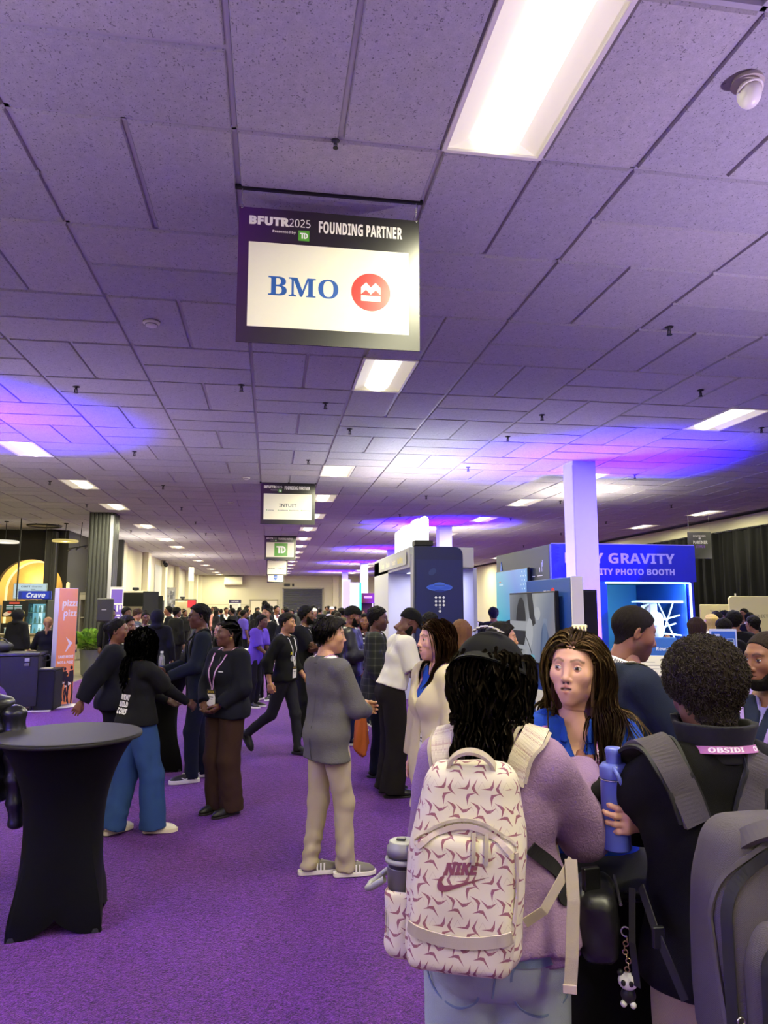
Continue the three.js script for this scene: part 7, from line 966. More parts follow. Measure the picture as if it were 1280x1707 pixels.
  part('head', new THREE.SphereGeometry(.021, 20, 14).scale(1.1, .95, .95).translate(0, .035, 0), plain(0xeeece6, .4), ch); part('ears', [new THREE.SphereGeometry(.008, 10, 8).translate(-.016, .052, 0), new THREE.SphereGeometry(.008, 10, 8).translate(.016, .052, 0)], plain(0x151516, .4), ch); part('eye_patches', [new THREE.SphereGeometry(.006, 10, 8).scale(1, 1.2, .6).translate(-.009, .037, .018), new THREE.SphereGeometry(.006, 10, 8).scale(1, 1.2, .6).translate(.009, .037, .018)], plain(0x151516, .4), ch); part('body', new THREE.SphereGeometry(.018, 16, 12).scale(1, 1.1, .9).translate(0, .004, 0), plain(0x17171a, .4), ch); part('feet', [new THREE.SphereGeometry(.008, 10, 8).translate(-.011, -.014, .008), new THREE.SphereGeometry(.008, 10, 8).translate(.011, -.014, .008)], plain(0xe8e6e0, .4), ch);
}
// afro-haired man in black
{
  const P = person({ label: 'man with a round black afro, black sweater and pink lanyard, back to the camera', pos: [1.145, -1.8], turn: 178, height: 1.63, mass: 0.98, shoulder: 0.84, skin: 'dark', q: 0.01, hq: 0.004, bq: 0.015, headYaw: -8, headPitch: 12,
    hair: { type: 'afro', color: 0x211913, r: 0.028, bump: 0.004, h: 0.0045, shine: 0.95, lo: 0.02 }, tops: [{ name: 'sweater', color: 0x141312, off: 0.024, loose: 0.012, hem: 0.87, armLoose: 0.008, wr: 0.007, neckTop: 1.49 }], bottom: { color: 0xb5a67c, off: 0.022 }, shoes: { type: 'sneaker', color: 0x333333, sole: 0xdddddd },
    armL: { w: [0.0, 1.15, 0.34], hint: [1, 0.02, 0.1], thumb: [-0.4, 1, 0], curl: 0.6 }, armR: { w: [-0.2, 1.08, 0.3], hint: [-1, -0.6, -0.2], thumb: [0.3, 1, 0], curl: 0.6 } });
  const sw = P.fields[0];
  // short coils give the hair its fuzzy edge
  { const base = hairGeo({ type: 'afro', r: 0.028, bump: 0.004, h: 0.0045, lo: 0.02 }, 0, 0.0045), pp = base.attributes.position, nn = base.attributes.normal, list = [], g0 = new THREE.TorusGeometry(0.0042, 0.0011, 3, 6, 4.6), q = new THREE.Quaternion(), m = new THREE.Matrix4(); for (let i = 0; i < 5200; i++) { const k = Math.floor(rnd() * pp.count); q.setFromEuler(new THREE.Euler(rr(0, 6), rr(0, 6), rr(0, 6))); const e = rr(-0.002, 0.003); m.compose(V(pp.getX(k) + nn.getX(k) * e, pp.getY(k) + nn.getY(k) * e, pp.getZ(k) + nn.getZ(k) * e), q, V(1, 1, 1).multiplyScalar(rr(.7, 1.3))); list.push(g0.clone().applyMatrix4(m)); } P.onHead('hair_coils', join(list), M(0x2a2017, { roughness: 0.95 })).userData.kind = 'stuff'; }
  part('stand_collar', mesh3((x, y, z) => { const [X, Y, Z] = P.loc(x, y, z), r = Math.hypot(X, (Z + 0.014) * .95), lean = 0.3 * Math.max(0, Y - 1.46); let d = Math.max(Math.abs(r - 0.081 - lean + 0.01 * (Z > 0 ? 1 : 0)) - 0.009, Math.abs(Y - 1.488) - 0.05 - (Z > 0.02 ? .012 : 0)); if (Z > 0.03) d = smax(d, -(Math.abs(X) - 0.02 - .3 * (Y - 1.44)), .005); return d + .002 * noise3(x * 30, y * 30, z * 30); }, [-.17, 1.4, -.17], [.17, 1.57, .17], .0065), M(0x191817, { roughness: .95 }), P.root);
  { const pts = [], nr = []; for (let i = 0; i <= 30; i++) { const a = R(120 - 240 * i / 30), r = 0.101; pts.push(P.T(Math.sin(a) * r * 1.05, 1.478 - 0.012 * (1 - Math.cos(a)), -0.016 - Math.cos(a) * r * 1.02)); nr.push(V(Math.sin(a), .45, -Math.cos(a)).normalize()); } part('lanyard', ribbon(pts, nr, .02, .002), M_lanyard, P.root); }
  const B = worn('backpack', 'large charcoal grey backpack with black zips on the man in black', 'backpack', P), moved = B.position.add(V(-0.05, 0, 0)), M_b = M(0x4d4648, { roughness: .85, bumpMap: T_weave, bumpScale: .0012 }), M_d = plain(0x171617, .7), cy = 1.11;
  const Bf = (x, y, z) => { const v = y - cy, k = 1 + .22 * sstep(.08, .27, v); return rbox(x * k, v, z + .29, .165, .265, .105 - .03 * sstep(0, .27, v), .07) / k + .004 * noise3(x * 11, y * 11, z * 11); }, Ff = (x, y, z) => { const v = y - cy; return rbox(x * (1 + .3 * sstep(-.02, .1, v)), v + .1, z + .4, .13, .17, .04 - .012 * sstep(-.06, .08, v), .036) + .004 * noise3(x * 12, y * 12, 4); }, F2 = (x, y, z) => rbox(x, y - cy + .16, z + .45, .1, .1, .022, .02) + .003 * noise3(x * 14, y * 14, 8);
  part('main_compartment', mesh3(Bf, [-.2, .82, -.42], [.2, 1.4, -.16], .009), M_b, B); part('front_pocket', mesh3(Ff, [-.17, .82, -.46], [.17, 1.18, -.33], .008), M_b, B); part('small_pocket', mesh3(F2, [-.13, .82, -.49], [.13, 1.08, -.41], .007), M(0x524a4d, { roughness: .85 }), B);
  const all = { at: (x, y, z) => Math.min(Bf(x, y, z), Ff(x, y, z), F2(x, y, z)) }, on = (pts, w, mat, name, lift = .002, t = .005) => strapOn({ ray: (q, o) => { const h = cast(all, V(o[0], cy + o[1], -.7), V(0, 0, 1), .6); return h ? [h.addScaledVector(slope3(all, h), lift), slope3(all, h)] : null; }, root: B }, all, pts.map((p) => [p, 0]), w, mat, name, lift, t);
  const arc = (w, h, y0, n = 22) => Array.from({ length: n + 1 }, (_, i) => { const a = Math.PI * i / n; return [Math.cos(a) * w, y0 + Math.sin(a) * h]; });
  on([[.15, -.2], ...arc(.15, .14, .06), [-.15, -.2]], .024, M_d, 'zip', .002, .005); on([[.115, -.24], ...arc(.112, .08, -.02), [-.115, -.24]], .018, M_d, 'pocket_zip'); on(arc(.09, .05, -.1), .014, M_d, 'small_pocket_zip'); on([[.155, -.18], ...arc(.166, .16, .06), [-.155, -.18]], .01, plain(0x4d4749, .8), 'piping', .002, .006);
  for (const [x, y] of [[.145, -.14], [.11, -.2], [-.1, -.22]]) part('zip_pull', [new THREE.TorusGeometry(.008, .0025, 6, 12).translate(0, .012, 0), box(.008, .028, .004, 0, -.012, 0, .001)], plain(0xb5b2ac, .25, .9), B, [x, cy + y, -.452 + (Math.abs(x) > .12 ? .06 : 0)]);
  const hp = [], hn = []; for (let i = 0; i <= 20; i++) { const a = Math.PI * i / 20; hp.push(V(Math.cos(a) * .085, cy + .215 + Math.sin(a) * .035, -.345 - Math.sin(a) * .035)); hn.push(V(Math.cos(a) * .6, .8, -.55).normalize()); } part('carry_handle', ribbon(hp, hn, .04, .014), M(0x4a4446, { roughness: .9 }), B); for (const s of [-1, 1]) part('handle_patch', box(.042, .042, .006, s * .085, cy + .2, -.352, .002), M(0x453f41, { roughness: .9 }), B, null, [.25, 0, 0]);
  for (const s of [1, -1]) { const rays = (dx) => [[[s * (.07 + dx), 1.3, -.6], [0, 0, 1]], [[s * (.095 + dx), 1.38, -.6], [0, 0, 1]], [[s * (.118 + dx), 1.43, -.6], [0, 0, 1]], [[s * (.125 + dx), 1.7, -.05], [0, -1, 0]], [[s * (.128 + dx), 1.7, .03], [0, -1, 0]], [[s * (.132 + dx), 1.34, .6], [0, 0, -1]], [[s * (.145 + dx), 1.2, .6], [0, 0, -1]]]; strapOn(P, sw, rays(0), .072, M(0x5a5350, { roughness: .85, bumpMap: T_weave, bumpScale: .001 }), 'shoulder_strap', .004, .014, B); for (const dx of [-.04, .04]) strapOn(P, sw, rays(dx), .009, M_d, 'strap_piping', .006, .009, B); const w = [V(s * .19, 1.13, -.05), V(s * .2, 1.06, -.14), V(s * .175, .94, -.22)]; part('adjuster_webbing', ribbon(w, w.map(() => V(s, 0, -.4).normalize()), .024, .003), M_d, B); part('buckle', box(.03, .05, .014, s * .2, 1.05, -.15, .004), plain(0x141415, .35), B); const tl = [V(s * .205, 1.12, -.03), V(s * .225, 1.0, -.06), V(s * .22, .9, -.07)]; part('loose_webbing', ribbon(tl, tl.map(() => V(s, 0, -.4).normalize()), .02, .003), M_d, B); }
}
// woman facing the camera
let frontWoman;
{
  const P = frontWoman = person({ label: 'woman with long brown hair and royal blue shirt, facing left with rounded lips', pos: [1.0, -2.32], turn: -20, height: 1.655, female: 1, mass: 0.98, skin: 'fair', q: 0.009, hq: 0.0024, bq: 0.014, mouth: 0.8, headYaw: -19, headPitch: -3, headTilt: -3, gaze: -0.12, iris: 0x3a2616, lips: 0.85,
    hair: { type: 'long', len: 0.3, t: 0.008, color: 0x4a3426 }, tops: [{ name: 'shirt', color: 0x1d3f9c, off: 0.018, loose: 0.01, hem: 0.86, v: 1.3, vw: 0.55, wr: 0.006, neckTop: 1.47, collar: 1, collarW: 0.004, collarOpen: 0.03 }], bottom: { color: 0x16171d }, shoes: { type: 'dress', color: 0x141414 },
    armL: { w: [0.16, 1.235, 0.41], hint: [0.7, -1, 0], thumb: [0, 1, 0.1], curl: 0.8, dir: [-0.75, 0.05, 0.65] }, armR: { w: [-0.2, 1.02, 0.24], hint: [-1, -0.5, -0.2], thumb: [0.3, 1, 0], curl: 0.5 } });
  const sh = P.fields[0];
  strands(P, { n: 1250, len: 0.62, color: 0xffd09a, color2: 0xc09068, r: 0.0036, layer: 0.022, sides: 4, seg: 24, wave: 0.1, freq: 0.35, face: 0.058, lenVar: 0.72, hairline: 0.078, partX: 0.012, rough: 0.42, lift: 0.007, bodyGap: 0.0 });
  strands(P, { n: 170, len: 0.16, color: 0xffd09a, color2: 0xc09068, r: 0.0036, layer: 0.01, comb: 'back', tie: [0, 0.125, -0.06], seg: 16, hairline: 0.078, lift: 0.012, low: 0.3, rough: .42, name: 'swept_hair' });
  const clip = thing('hair_clip', 'cream claw clip on top of the long-haired woman\'s head', 'hair clip', [0, 0, 0]); { const m = P.root.matrixWorld; P.root.updateMatrixWorld(); void m; const w = P.root.localToWorld(V(0, 0.135, -0.05).applyMatrix4(P.HM)); clip.position.copy(w); clip.rotation.y = P.root.rotation.y; } part('claw', [box(.05, .012, .035, 0, .012, 0, .004), ...[-.018, -.006, .006, .018].map((x) => tube([[x, .012, .016], [x, .0, .026], [x, -.02, .024]], .003, 8, 6)), ...[-.018, -.006, .006, .018].map((x) => tube([[x, .012, -.016], [x, .0, -.026], [x, -.02, -.024]], .003, 8, 6))], plain(0xe0d3a4, .35), clip);
  part('lanyard', (() => { const out = []; for (const s of [-1, 1]) { const pp = [], nn = []; for (const [x, y] of [[.09, 1.42], [.08, 1.36], [.062, 1.26], [.045, 1.16], [.02, 1.06]]) { const r = P.ray(sh, [s * x - .012, y, .6], [0, 0, -1], .012); if (r) { pp.push(r[0]); nn.push(V(0, .2, 1)); } } out.push(ribbon(pp, nn, .02, .002)); } return join(out); })(), M_lanyard, P.root);
  const st = worn('bag_strap', 'wide white shoulder strap across the blue shirt', 'strap', P); strapOn(P, sh, [[[.13, 1.7, .0], [0, -1, 0]], [[.125, 1.38, .6], [0, 0, -1]], [[.1, 1.3, .6], [0, 0, -1]], [[.06, 1.2, .6], [0, 0, -1]], [[.01, 1.1, .6], [0, 0, -1]], [[-.05, 1.0, .6], [0, 0, -1]], [[-.1, .93, .6], [0, 0, -1]]], .042, plain(0xdcd6cc, .7), 'webbing', .012, .003, st);
  // bottle in her left hand
  const A = P.arms[0], hp = A.W.clone().addScaledVector(A.frame.D, .075).addScaledVector(A.frame.N, .044), w = P.root.localToWorld(hp.clone()), b = thing('drink_flask', 'periwinkle blue sports flask with loop lid held by the long-haired woman', 'flask', [w.x, w.y - .085, w.z], R(20)), Mb = M(0x5563bd, { roughness: .38 }), Mb2 = M(0x6470c8, { roughness: .35 });
  part('body', new THREE.LatheGeometry([[0, 0], [.034, 0], [.037, .004], [.037, .165], [.035, .18], [.033, .184], [0, .184]].map((q) => new THREE.Vector2(...q)), 32), Mb, b); part('collar', new THREE.LatheGeometry([[.034, .182], [.0385, .185], [.0385, .212], [.03, .222], [0, .222]].map((q) => new THREE.Vector2(...q)), 32), Mb2, b); part('spout_cap', new THREE.LatheGeometry([[0, .218], [.019, .218], [.02, .222], [.02, .246], [.022, .248], [.022, .258], [.018, .263], [0, .264]].map((q) => new THREE.Vector2(...q)), 24), Mb2, b); part('carry_loop', tube([[.022, .215, .02], [.03, .2, .042], [.012, .165, .05], [-.012, .165, .05], [-.03, .2, .042], [-.022, .215, .02]], .006, 30, 8), Mb2, b); part('metal_band', new THREE.TorusGeometry(.0372, .0016, 6, 32).rotateX(Math.PI / 2).translate(0, .181, 0), plain(0xd5d6de, .2, .9), b);
}
// man in navy suit behind, and man at the right edge
{
  const P = person({ label: 'man in a dark navy suit with a white lettered lanyard, looking down to the right', pos: [1.69, -3.25], turn: 78, height: 1.745, mass: 1.08, skin: 'brown', q: 0.012, hq: 0.0035, headYaw: 6, headPitch: 16, mouth: 0.5, stubble: 0.6, hair: { type: 'fade', t: 0.007, color: 0x17110e, shine: .9 }, tops: [{ name: 'shirt', color: 0xd8d6da, off: 0.01, hem: 0.95, collar: 1, collarUp: .01 }, { name: 'suit_jacket', color: 0x1c2230, off: 0.027, hem: 0.78, v: 1.14, open: 0.004, cloth: 'weave', wr: .006, collar: 1, collarName: 'lapel_collar', collarW: 0.016, collarOpen: 0.055, collarH: 0.05 }], bottom: { color: 0x191e2b }, shoes: { type: 'dress', color: 0x15110f }, armR: { w: [-0.12, 1.12, 0.36], hint: [-1, -1, -0.4], thumb: [0, 1, 0], curl: 0.35 }, armL: { w: [0.17, 1.08, 0.33], hint: [1, -1, -0.4], thumb: [0, 1, 0], curl: 0.4 }, lanyard: { end: 1.12, w: 0.036, mat: M_lanWhite, on: 1 } });
  { const pts = [], nr = []; for (let i = 0; i <= 40; i++) { const a = R(155 - 310 * i / 40), r = 0.098, f = (1 - Math.cos(a)) / 2; pts.push(P.T(Math.sin(a) * r, 1.492 - 0.085 * f, -0.012 - Math.cos(a) * r * (Math.cos(a) < 0 ? 1.25 : 1))); nr.push(V(Math.sin(a), .6, -Math.cos(a)).normalize()); } part('neck_ribbon', ribbon(pts, nr, .034, .002), M_lanWhite, P.root); }
  const s = worn('shoulder_bag_strap', 'dark strap over the shoulder of the navy-suited man', 'strap', P); strapOn(P, P.fields[1], [[[.14, 1.2, -.6], [0, 0, 1]], [[.13, 1.36, -.6], [0, 0, 1]], [[-.125, 1.7, -.05], [0, -1, 0]], [[-.13, 1.7, .02], [0, -1, 0]], [[-.12, 1.34, .6], [0, 0, -1]]], .035, plain(0x5a5648, .8), 'webbing', .004, .004, s);
  person({ label: 'bearded man with a shaved head and navy blazer at the right edge, facing left', pos: [2.03, -2.74], turn: -70, height: 1.645, mass: 1.12, skin: 'brown', q: 0.012, hq: 0.0035, headYaw: -12, headPitch: 4, beard: 0.011, beardColor: 0x14100e, hair: { type: 'fade', t: 0.003, color: 0x241a15, shine: .8 }, tops: [{ name: 'shirt', color: 0x8f86c8, off: 0.01, hem: .95, collar: 1 }, { name: 'blazer', color: 0x20263a, off: 0.026, hem: 0.78, v: 1.38, open: .004, wr: .006, collar: 1, collarName: 'lapel_collar', collarW: .016, collarOpen: .05, collarH: .05 }], bottom: { color: 0x1a1e2c }, shoes: { type: 'dress', color: 0x111111 }, lanyard: { end: 1.12, color: 0x9a7fc8, on: 1 }, armR: { w: [-0.1, 1.1, .33], thumb: [0, 1, 0] } });
}
// ---------- people in the middle of the hall ----------
const stripes = memo('stripes', () => { const t = dataTex(64, (u, v) => v % 1 < 0.68 ? 0.02 : 0.85, 14, true); return M(0xffffff, { map: t, roughness: 0.85 }); });
const checkMat = memo('check', () => { const t = dataTex(32, (u, v) => (u < .5) === (v < .5) ? (u < .5 ? 0.03 : 0.86) : 0.3, 8, true); t.magFilter = THREE.NearestFilter; return M(0xffffff, { map: t, roughness: 0.9 }); });
const plaidMat = memo('plaid', () => { const t = dataTex(64, (u, v) => { const a = (u % .5 < .06 ? 1 : 0) + (v % .5 < .06 ? 1 : 0), b = (Math.abs(u % .5 - .25) < .1 ? .5 : 0) + (Math.abs(v % .5 - .25) < .1 ? .5 : 0); return [0.1 + .1 * a - .03 * b, 0.11 + .1 * a - .03 * b, 0.095 + .08 * a - .03 * b]; }, 7, true); return M(0xffffff, { map: t, roughness: 0.92 }); });
const sneaker = (c = 0x1a1a1c, s = 0xe8e6e2, x = {}) => ({ type: 'sneaker', color: c, sole: s, ...x }), dress = { type: 'dress', color: 0x121110, gloss: 0.3 };
// grey jacket man
{
  const P = person({ label: 'young man in grey blazer, beige chinos and striped trainers, hands clasped', pos: [0.4, -5.02], turn: 118, height: 1.665, mass: 0.95, skin: 'olive', q: 0.011, hq: 0.004, headYaw: -26, headPitch: 2, gaze: 0, stubble: 0.12, hair: { type: 'short', color: 0x17120f, quiff: 0.022, t: 0.016, shine: 0.4 }, lanyard: { end: 1.2, mat: M_lanyard, badge: false, on: 0 },
    tops: [{ name: 'shirt', color: 0xe4e0dc, off: 0.008, hem: 0.98, collar: 1, collarUp: 0.008 }, { name: 'blazer', color: 0x5d5b55, cloth: 'wool', off: 0.024, hem: 0.765, v: 1.1, open: 0.006, wr: 0.004, neckTop: 1.46 }], bottom: { name: 'chinos', color: 0xb9ab86, off: 0.012, wr: 0.009, crease: 0.006, flare: 0.012 }, shoes: { type: 'sneaker', color: 0x6d675a, sole: 0xe6e0d0, stripe: 0xefece4, lace: 0x403a34 },
    armL: { w: [0.04, 1.07, 0.3], hint: [0.8, -0.6, -0.5], thumb: [0, 1, 0.2], curl: 0.75, dir: [-0.55, 0.1, 0.75] }, armR: { w: [-0.05, 1.07, 0.29], hint: [-0.8, -0.6, -0.5], thumb: [0, 1, 0.2], curl: 0.75, dir: [0.55, 0.1, 0.75] }, legL: { a: [0.1, 0.08, -0.07], toe: -22 }, legR: { a: [-0.08, 0.08, 0.1], toe: 24 } });
  strands(P, { n: 700, len: 0.06, lenVar: .6, color: 0x1b1511, color2: 0x2a211b, r: 0.0022, layer: .016, comb: 'back', seg: 5, sides: 3, free: 1, hairline: .076, lift: .014, low: -.45 });
  strapOn(P, P.fields[1], [[[0, 1.0, -0.6], [0, 0, 1]], [[0, 0.9, -0.6], [0, 0, 1]], [[0, 0.78, -0.6], [0, 0, 1]]], 0.006, plain(0x35342f, 0.9), 'vent_seam', 0.002, 0.002); strapOn(P, P.fields[1], [[[0.0, 1.4, -0.6], [0, 0, 1]], [[0, 1.2, -0.6], [0, 0, 1]], [[0, 1.02, -0.6], [0, 0, 1]]], 0.003, plain(0x4b4a44, 0.9), 'back_seam', 0.0015, 0.0015);
  part('jacket_collar', mesh3((x, y, z) => { const [X, Y, Z] = P.loc(x, y, z), r = Math.hypot(X, (Z + .012)); let d = Math.max(Math.abs(r - .073 - .35 * Math.max(0, 1.47 - Y)) - .006, Math.abs(Y - 1.445) - .03); if (Z > 0.01) d = smax(d, -(Math.abs(X) - .05), .005); return d; }, [-.15, 1.38, -.16], [.15, 1.52, .14], .007), cloth(0x57554f, 'wool'), P.root);
}
// short strands break the outline of the grey-jacketed man's hair
// woman in brown trousers
{
  const P = person({ label: 'smiling woman in dark hoodie and wide brown trousers, hands in her pocket', pos: [-0.36, -6.62], turn: -46, height: 1.625, female: 1, mass: 1.12, skin: 'dark', q: 0.012, hq: 0.0042, headYaw: -20, mouth: 0.5, earring: 1, lips: 0.5, hair: { type: 'pony', color: 0x0e0b0b, len: 0.3 }, lanyard: { end: 1.1, mat: M_lanyard, ex: -0.05 },
    tops: [{ name: 'hoodie', color: 0x17181e, off: 0.03, hem: 0.85, loose: 0.012, armLoose: 0.014, wr: 0.008 }], bottom: { color: 0x3b281b, off: 0.026, flare: 0.045, wr: 0.005 }, shoes: { type: 'dress', color: 0x151211, sole: 0x1a1512 }, armL: { w: [0.11, 0.98, 0.16], hint: [1, -0.3, -0.6], hide: 0 }, armR: { w: [-0.11, 0.98, 0.16], hint: [-1, -0.3, -0.6] }, legL: { toe: -4 }, legR: { toe: 0 } });
  part('hood', mesh3((x, y, z) => { const [X, Y, Z] = P.loc(x, y, z); const d = ell(X, Y - 1.43, Z + 0.085, 0.125, 0.075, 0.075); return smax(d, -(Math.hypot(X, Z + .01) - .066), .01) + .005 * noise3(x * 20, y * 20, z * 20); }, [-.2, 1.3, -.24], [.2, 1.56, .1], .012), cloth(0x1a1b21), P.root);
  part('hoodie_mark', box(0.06, 0.012, 0.004, 0, 0, 0, 0), plain(0xd8d8dc), P.root).applyMatrix4(new THREE.Matrix4().makeTranslation(...(P.ray(P.fields[0], [0.085, 1.27, 0.6], [0, 0, -1], .003)?.[0] ?? V(0, 1.3, .15)).toArray()));
  strapOn(P, P.fields[0], [[[0, 1.4, .6], [0, 0, -1]], [[0, 1.2, .6], [0, 0, -1]], [[0, 1.0, .6], [0, 0, -1]], [[0, .88, .6], [0, 0, -1]]], .006, plain(0x2a2b30, .4), 'zip', .002, .002);
  for (const l of P.legs) part('shoe_buckle', box(0.05, 0.008, 0.012, 0, 0, 0, .002), plain(0xc8b070, .25, .9), P.root).position.set(l.A.x, 0.085, l.A.z + 0.07);
  strands(P, { n: 60, len: 0.62, color: 0x0c0a0a, r: 0.0055, even: 1, knot: .1, sides: 5, comb: 'back', tie: [0, .03, -.115], seg: 24, layer: .012, name: 'braids', low: -.1 });
}
// suited man with backpack at the second cocktail table
{
  const P = person({ label: 'tall man in navy suit with glasses, pink lanyard and black trainers, facing left', pos: [-0.72, -7.9], turn: -78, height: 1.77, mass: 0.98, skin: 'dark', q: 0.012, hq: 0.0045, headPitch: 4, glasses: 1, hair: { type: 'short', color: 0x0c0a0a, t: 0.014 }, lanyard: { end: 1.2, mat: M_lanyard, badge: false, w: .024 }, tops: [{ name: 'suit_jacket', color: 0x1a2029, off: 0.024, hem: 0.79, v: 1.15, open: .004, wr: .006, collar: 1, collarName: 'lapel_collar', collarW: .014, collarOpen: .05, collarH: .05 }], bottom: { color: 0x171c28, off: 0.016, flare: 0.015 }, shoes: { type: 'runner', color: 0x131314, sole: 0xe8e6e4, swoop: 0xf0f0f0 }, armL: { w: [0.19, 1.03, 0.3], hint: [0.4, -0.5, -1], thumb: [0, 1, 0.2], curl: 0.3 }, armR: { w: [-0.15, 1.06, 0.32], hint: [-0.5, -0.5, -1], thumb: [0, 1, 0.2], curl: 0.3 }, legL: { a: [.1, .08, .05], toe: 4 }, legR: { a: [-.1, .08, -.1], toe: 8 } });
  const B = worn('backpack', 'plain black backpack on the tall navy-suited man', 'backpack', P), Bf = (x, y, z) => rbox(x * (1 + .2 * sstep(1.2, 1.42, y)), y - 1.2, z + .24, .15, .23, .095, .07) + .005 * noise3(x * 14, y * 14, z * 14); part('main_compartment', mesh3(Bf, [-.2, .95, -.38], [.2, 1.46, -.12], .013), M(0x1b1c1c, { roughness: .8 }), B); part('front_pocket', mesh3((x, y, z) => rbox(x, y - 1.12, z + .33, .12, .13, .035, .03), [-.15, .96, -.4], [.15, 1.28, -.28], .013), M(0x222323, { roughness: .8 }), B); for (const s of [-1, 1]) strapOn(P, P.fields[0], [[[s * .1, 1.36, -.6], [0, 0, 1]], [[s * .115, 1.7, -.06], [0, -1, 0]], [[s * .12, 1.7, .02], [0, -1, 0]], [[s * .12, 1.34, .6], [0, 0, -1]], [[s * .15, 1.15, .6], [0, 0, -1]]], .055, M(0x1d1e1e, { roughness: .8 }), 'shoulder_strap', .004, .012, B);
}
// woman in slogan T-shirt and the two beyond her
{
  const P = person({ label: 'woman in a black slogan T-shirt, blue jeans and chunky white trainers beside the empty table', pos: [-1.02, -6.15], turn: 128, height: 1.55, female: 1, mass: 1.0, skin: 'deep', q: 0.012, hq: 0.005, hair: { type: 'fade', t: 0.012, color: 0x0c0a0a }, tops: [{ name: 't_shirt', color: 0x151515, off: 0.024, hem: 0.93, sleeve: 0.42, loose: 0.016, armLoose: 0.014, wr: 0.008 }, { name: 'long_sleeves', color: 0x121214, off: 0.01, hem: 1.1, wr: 0.004 }], bottom: { name: 'jeans', color: 0x35517f, off: 0.03, waistOff: .012, flare: 0.05, wr: 0.008 }, shoes: { type: 'runner', color: 0xe9e2d2, sole: 0xe4d8be, lace: 0xf0ece0 }, armR: { w: [-0.15, 1.07, 0.42], hint: [-0.6, -1, -0.3], thumb: [0.2, 1, 0], curl: 0.6 }, armL: { w: [0.14, 1.08, 0.36], hint: [0.8, -0.8, -0.3], curl: 0.5 }, legL: { a: [0.1, 0.085, -0.14], toe: 10 }, legR: { a: [-0.12, 0.085, 0.12], toe: 24, pitch: 4 } });
  printOn(P, P.fields[0], 0.05, 1.1, 0.22, 0.2, canvasTex(300, 280, (g) => { g.clearRect(0, 0, 300, 280); ['INVENT', 'BUILD', 'ICONS'].forEach((s, i) => txt(g, s, 150, 60 + i * 82, 84, '#eceae4', { a: 'center', sx: 280 / (s.length * 58), heavy: 6 })); }), -1); printOn(P, P.fields[0], -0.01, 1.32, 0.05, 0.03, canvasTex(64, 40, (g) => { g.clearRect(0, 0, 64, 40); g.strokeStyle = '#d8b23c'; g.lineWidth = 8; g.beginPath(); g.arc(32, 4, 22, .4, 2.7); g.stroke(); }), -1, 'emblem');
  strands(P, { n: 260, len: 0.42, color: 0x0d0b0b, color2: 0x191413, r: 0.0055, layer: 0.04, sides: 5, seg: 24, wave: 0.5, freq: 1.6, even: 1, comb: 'out', stiff: .2, lenVar: .75, low: -.5 });
  person({ label: 'woman with pulled-back hair and puffy black sleeves, one arm swung back', pos: [-1.44, -7.3], turn: 96, height: 1.63, female: 1, mass: 1.06, skin: 'brown', q: 0.015, hq: 0.006, headYaw: -6, hair: { type: 'bun', color: 0x12100f, by: 0.03, bz: 0.11, r: .045 }, tops: [{ name: 'sweatshirt', color: 0x191a1e, off: 0.03, hem: 0.86, armLoose: 0.024, wr: .01 }], bottom: { color: 0x111113, off: .014 }, shoes: sneaker(), armR: { w: [-0.24, 0.9, -0.3], hint: [-0.6, -0.2, -1], curl: .4 }, armL: { w: [.15, 1.05, .35], curl: .4 } });
  person({ label: 'woman with glossy dark hair in a black jacket, leaning an arm on the second table', pos: [-1.62, -8.75], turn: 48, height: 1.64, female: 1, mass: 1.04, skin: 'brown', q: 0.015, hq: 0.005, headYaw: 12, headPitch: 5, lips: .9, hair: { type: 'long', color: 0x181110, len: .3, shine: .4 }, tops: [{ name: 'shirt', color: 0xd9d6d2, off: .008, hem: .95 }, { name: 'jacket', color: 0x17181b, off: 0.026, hem: 0.84, v: 1.2, open: .01, wr: .008 }], bottom: { color: 0x141416 }, shoes: sneaker(), armL: { w: [0.12, 1.06, 0.36], hint: [0.8, -0.6, -0.4], curl: .35, thumb: [-.3, 1, 0] }, armR: { w: [-.1, 1.04, .38], hint: [-.8, -.6, -.3], curl: .35 }, lanyard: { end: 1.15, color: 0xe0dce0 } });
}
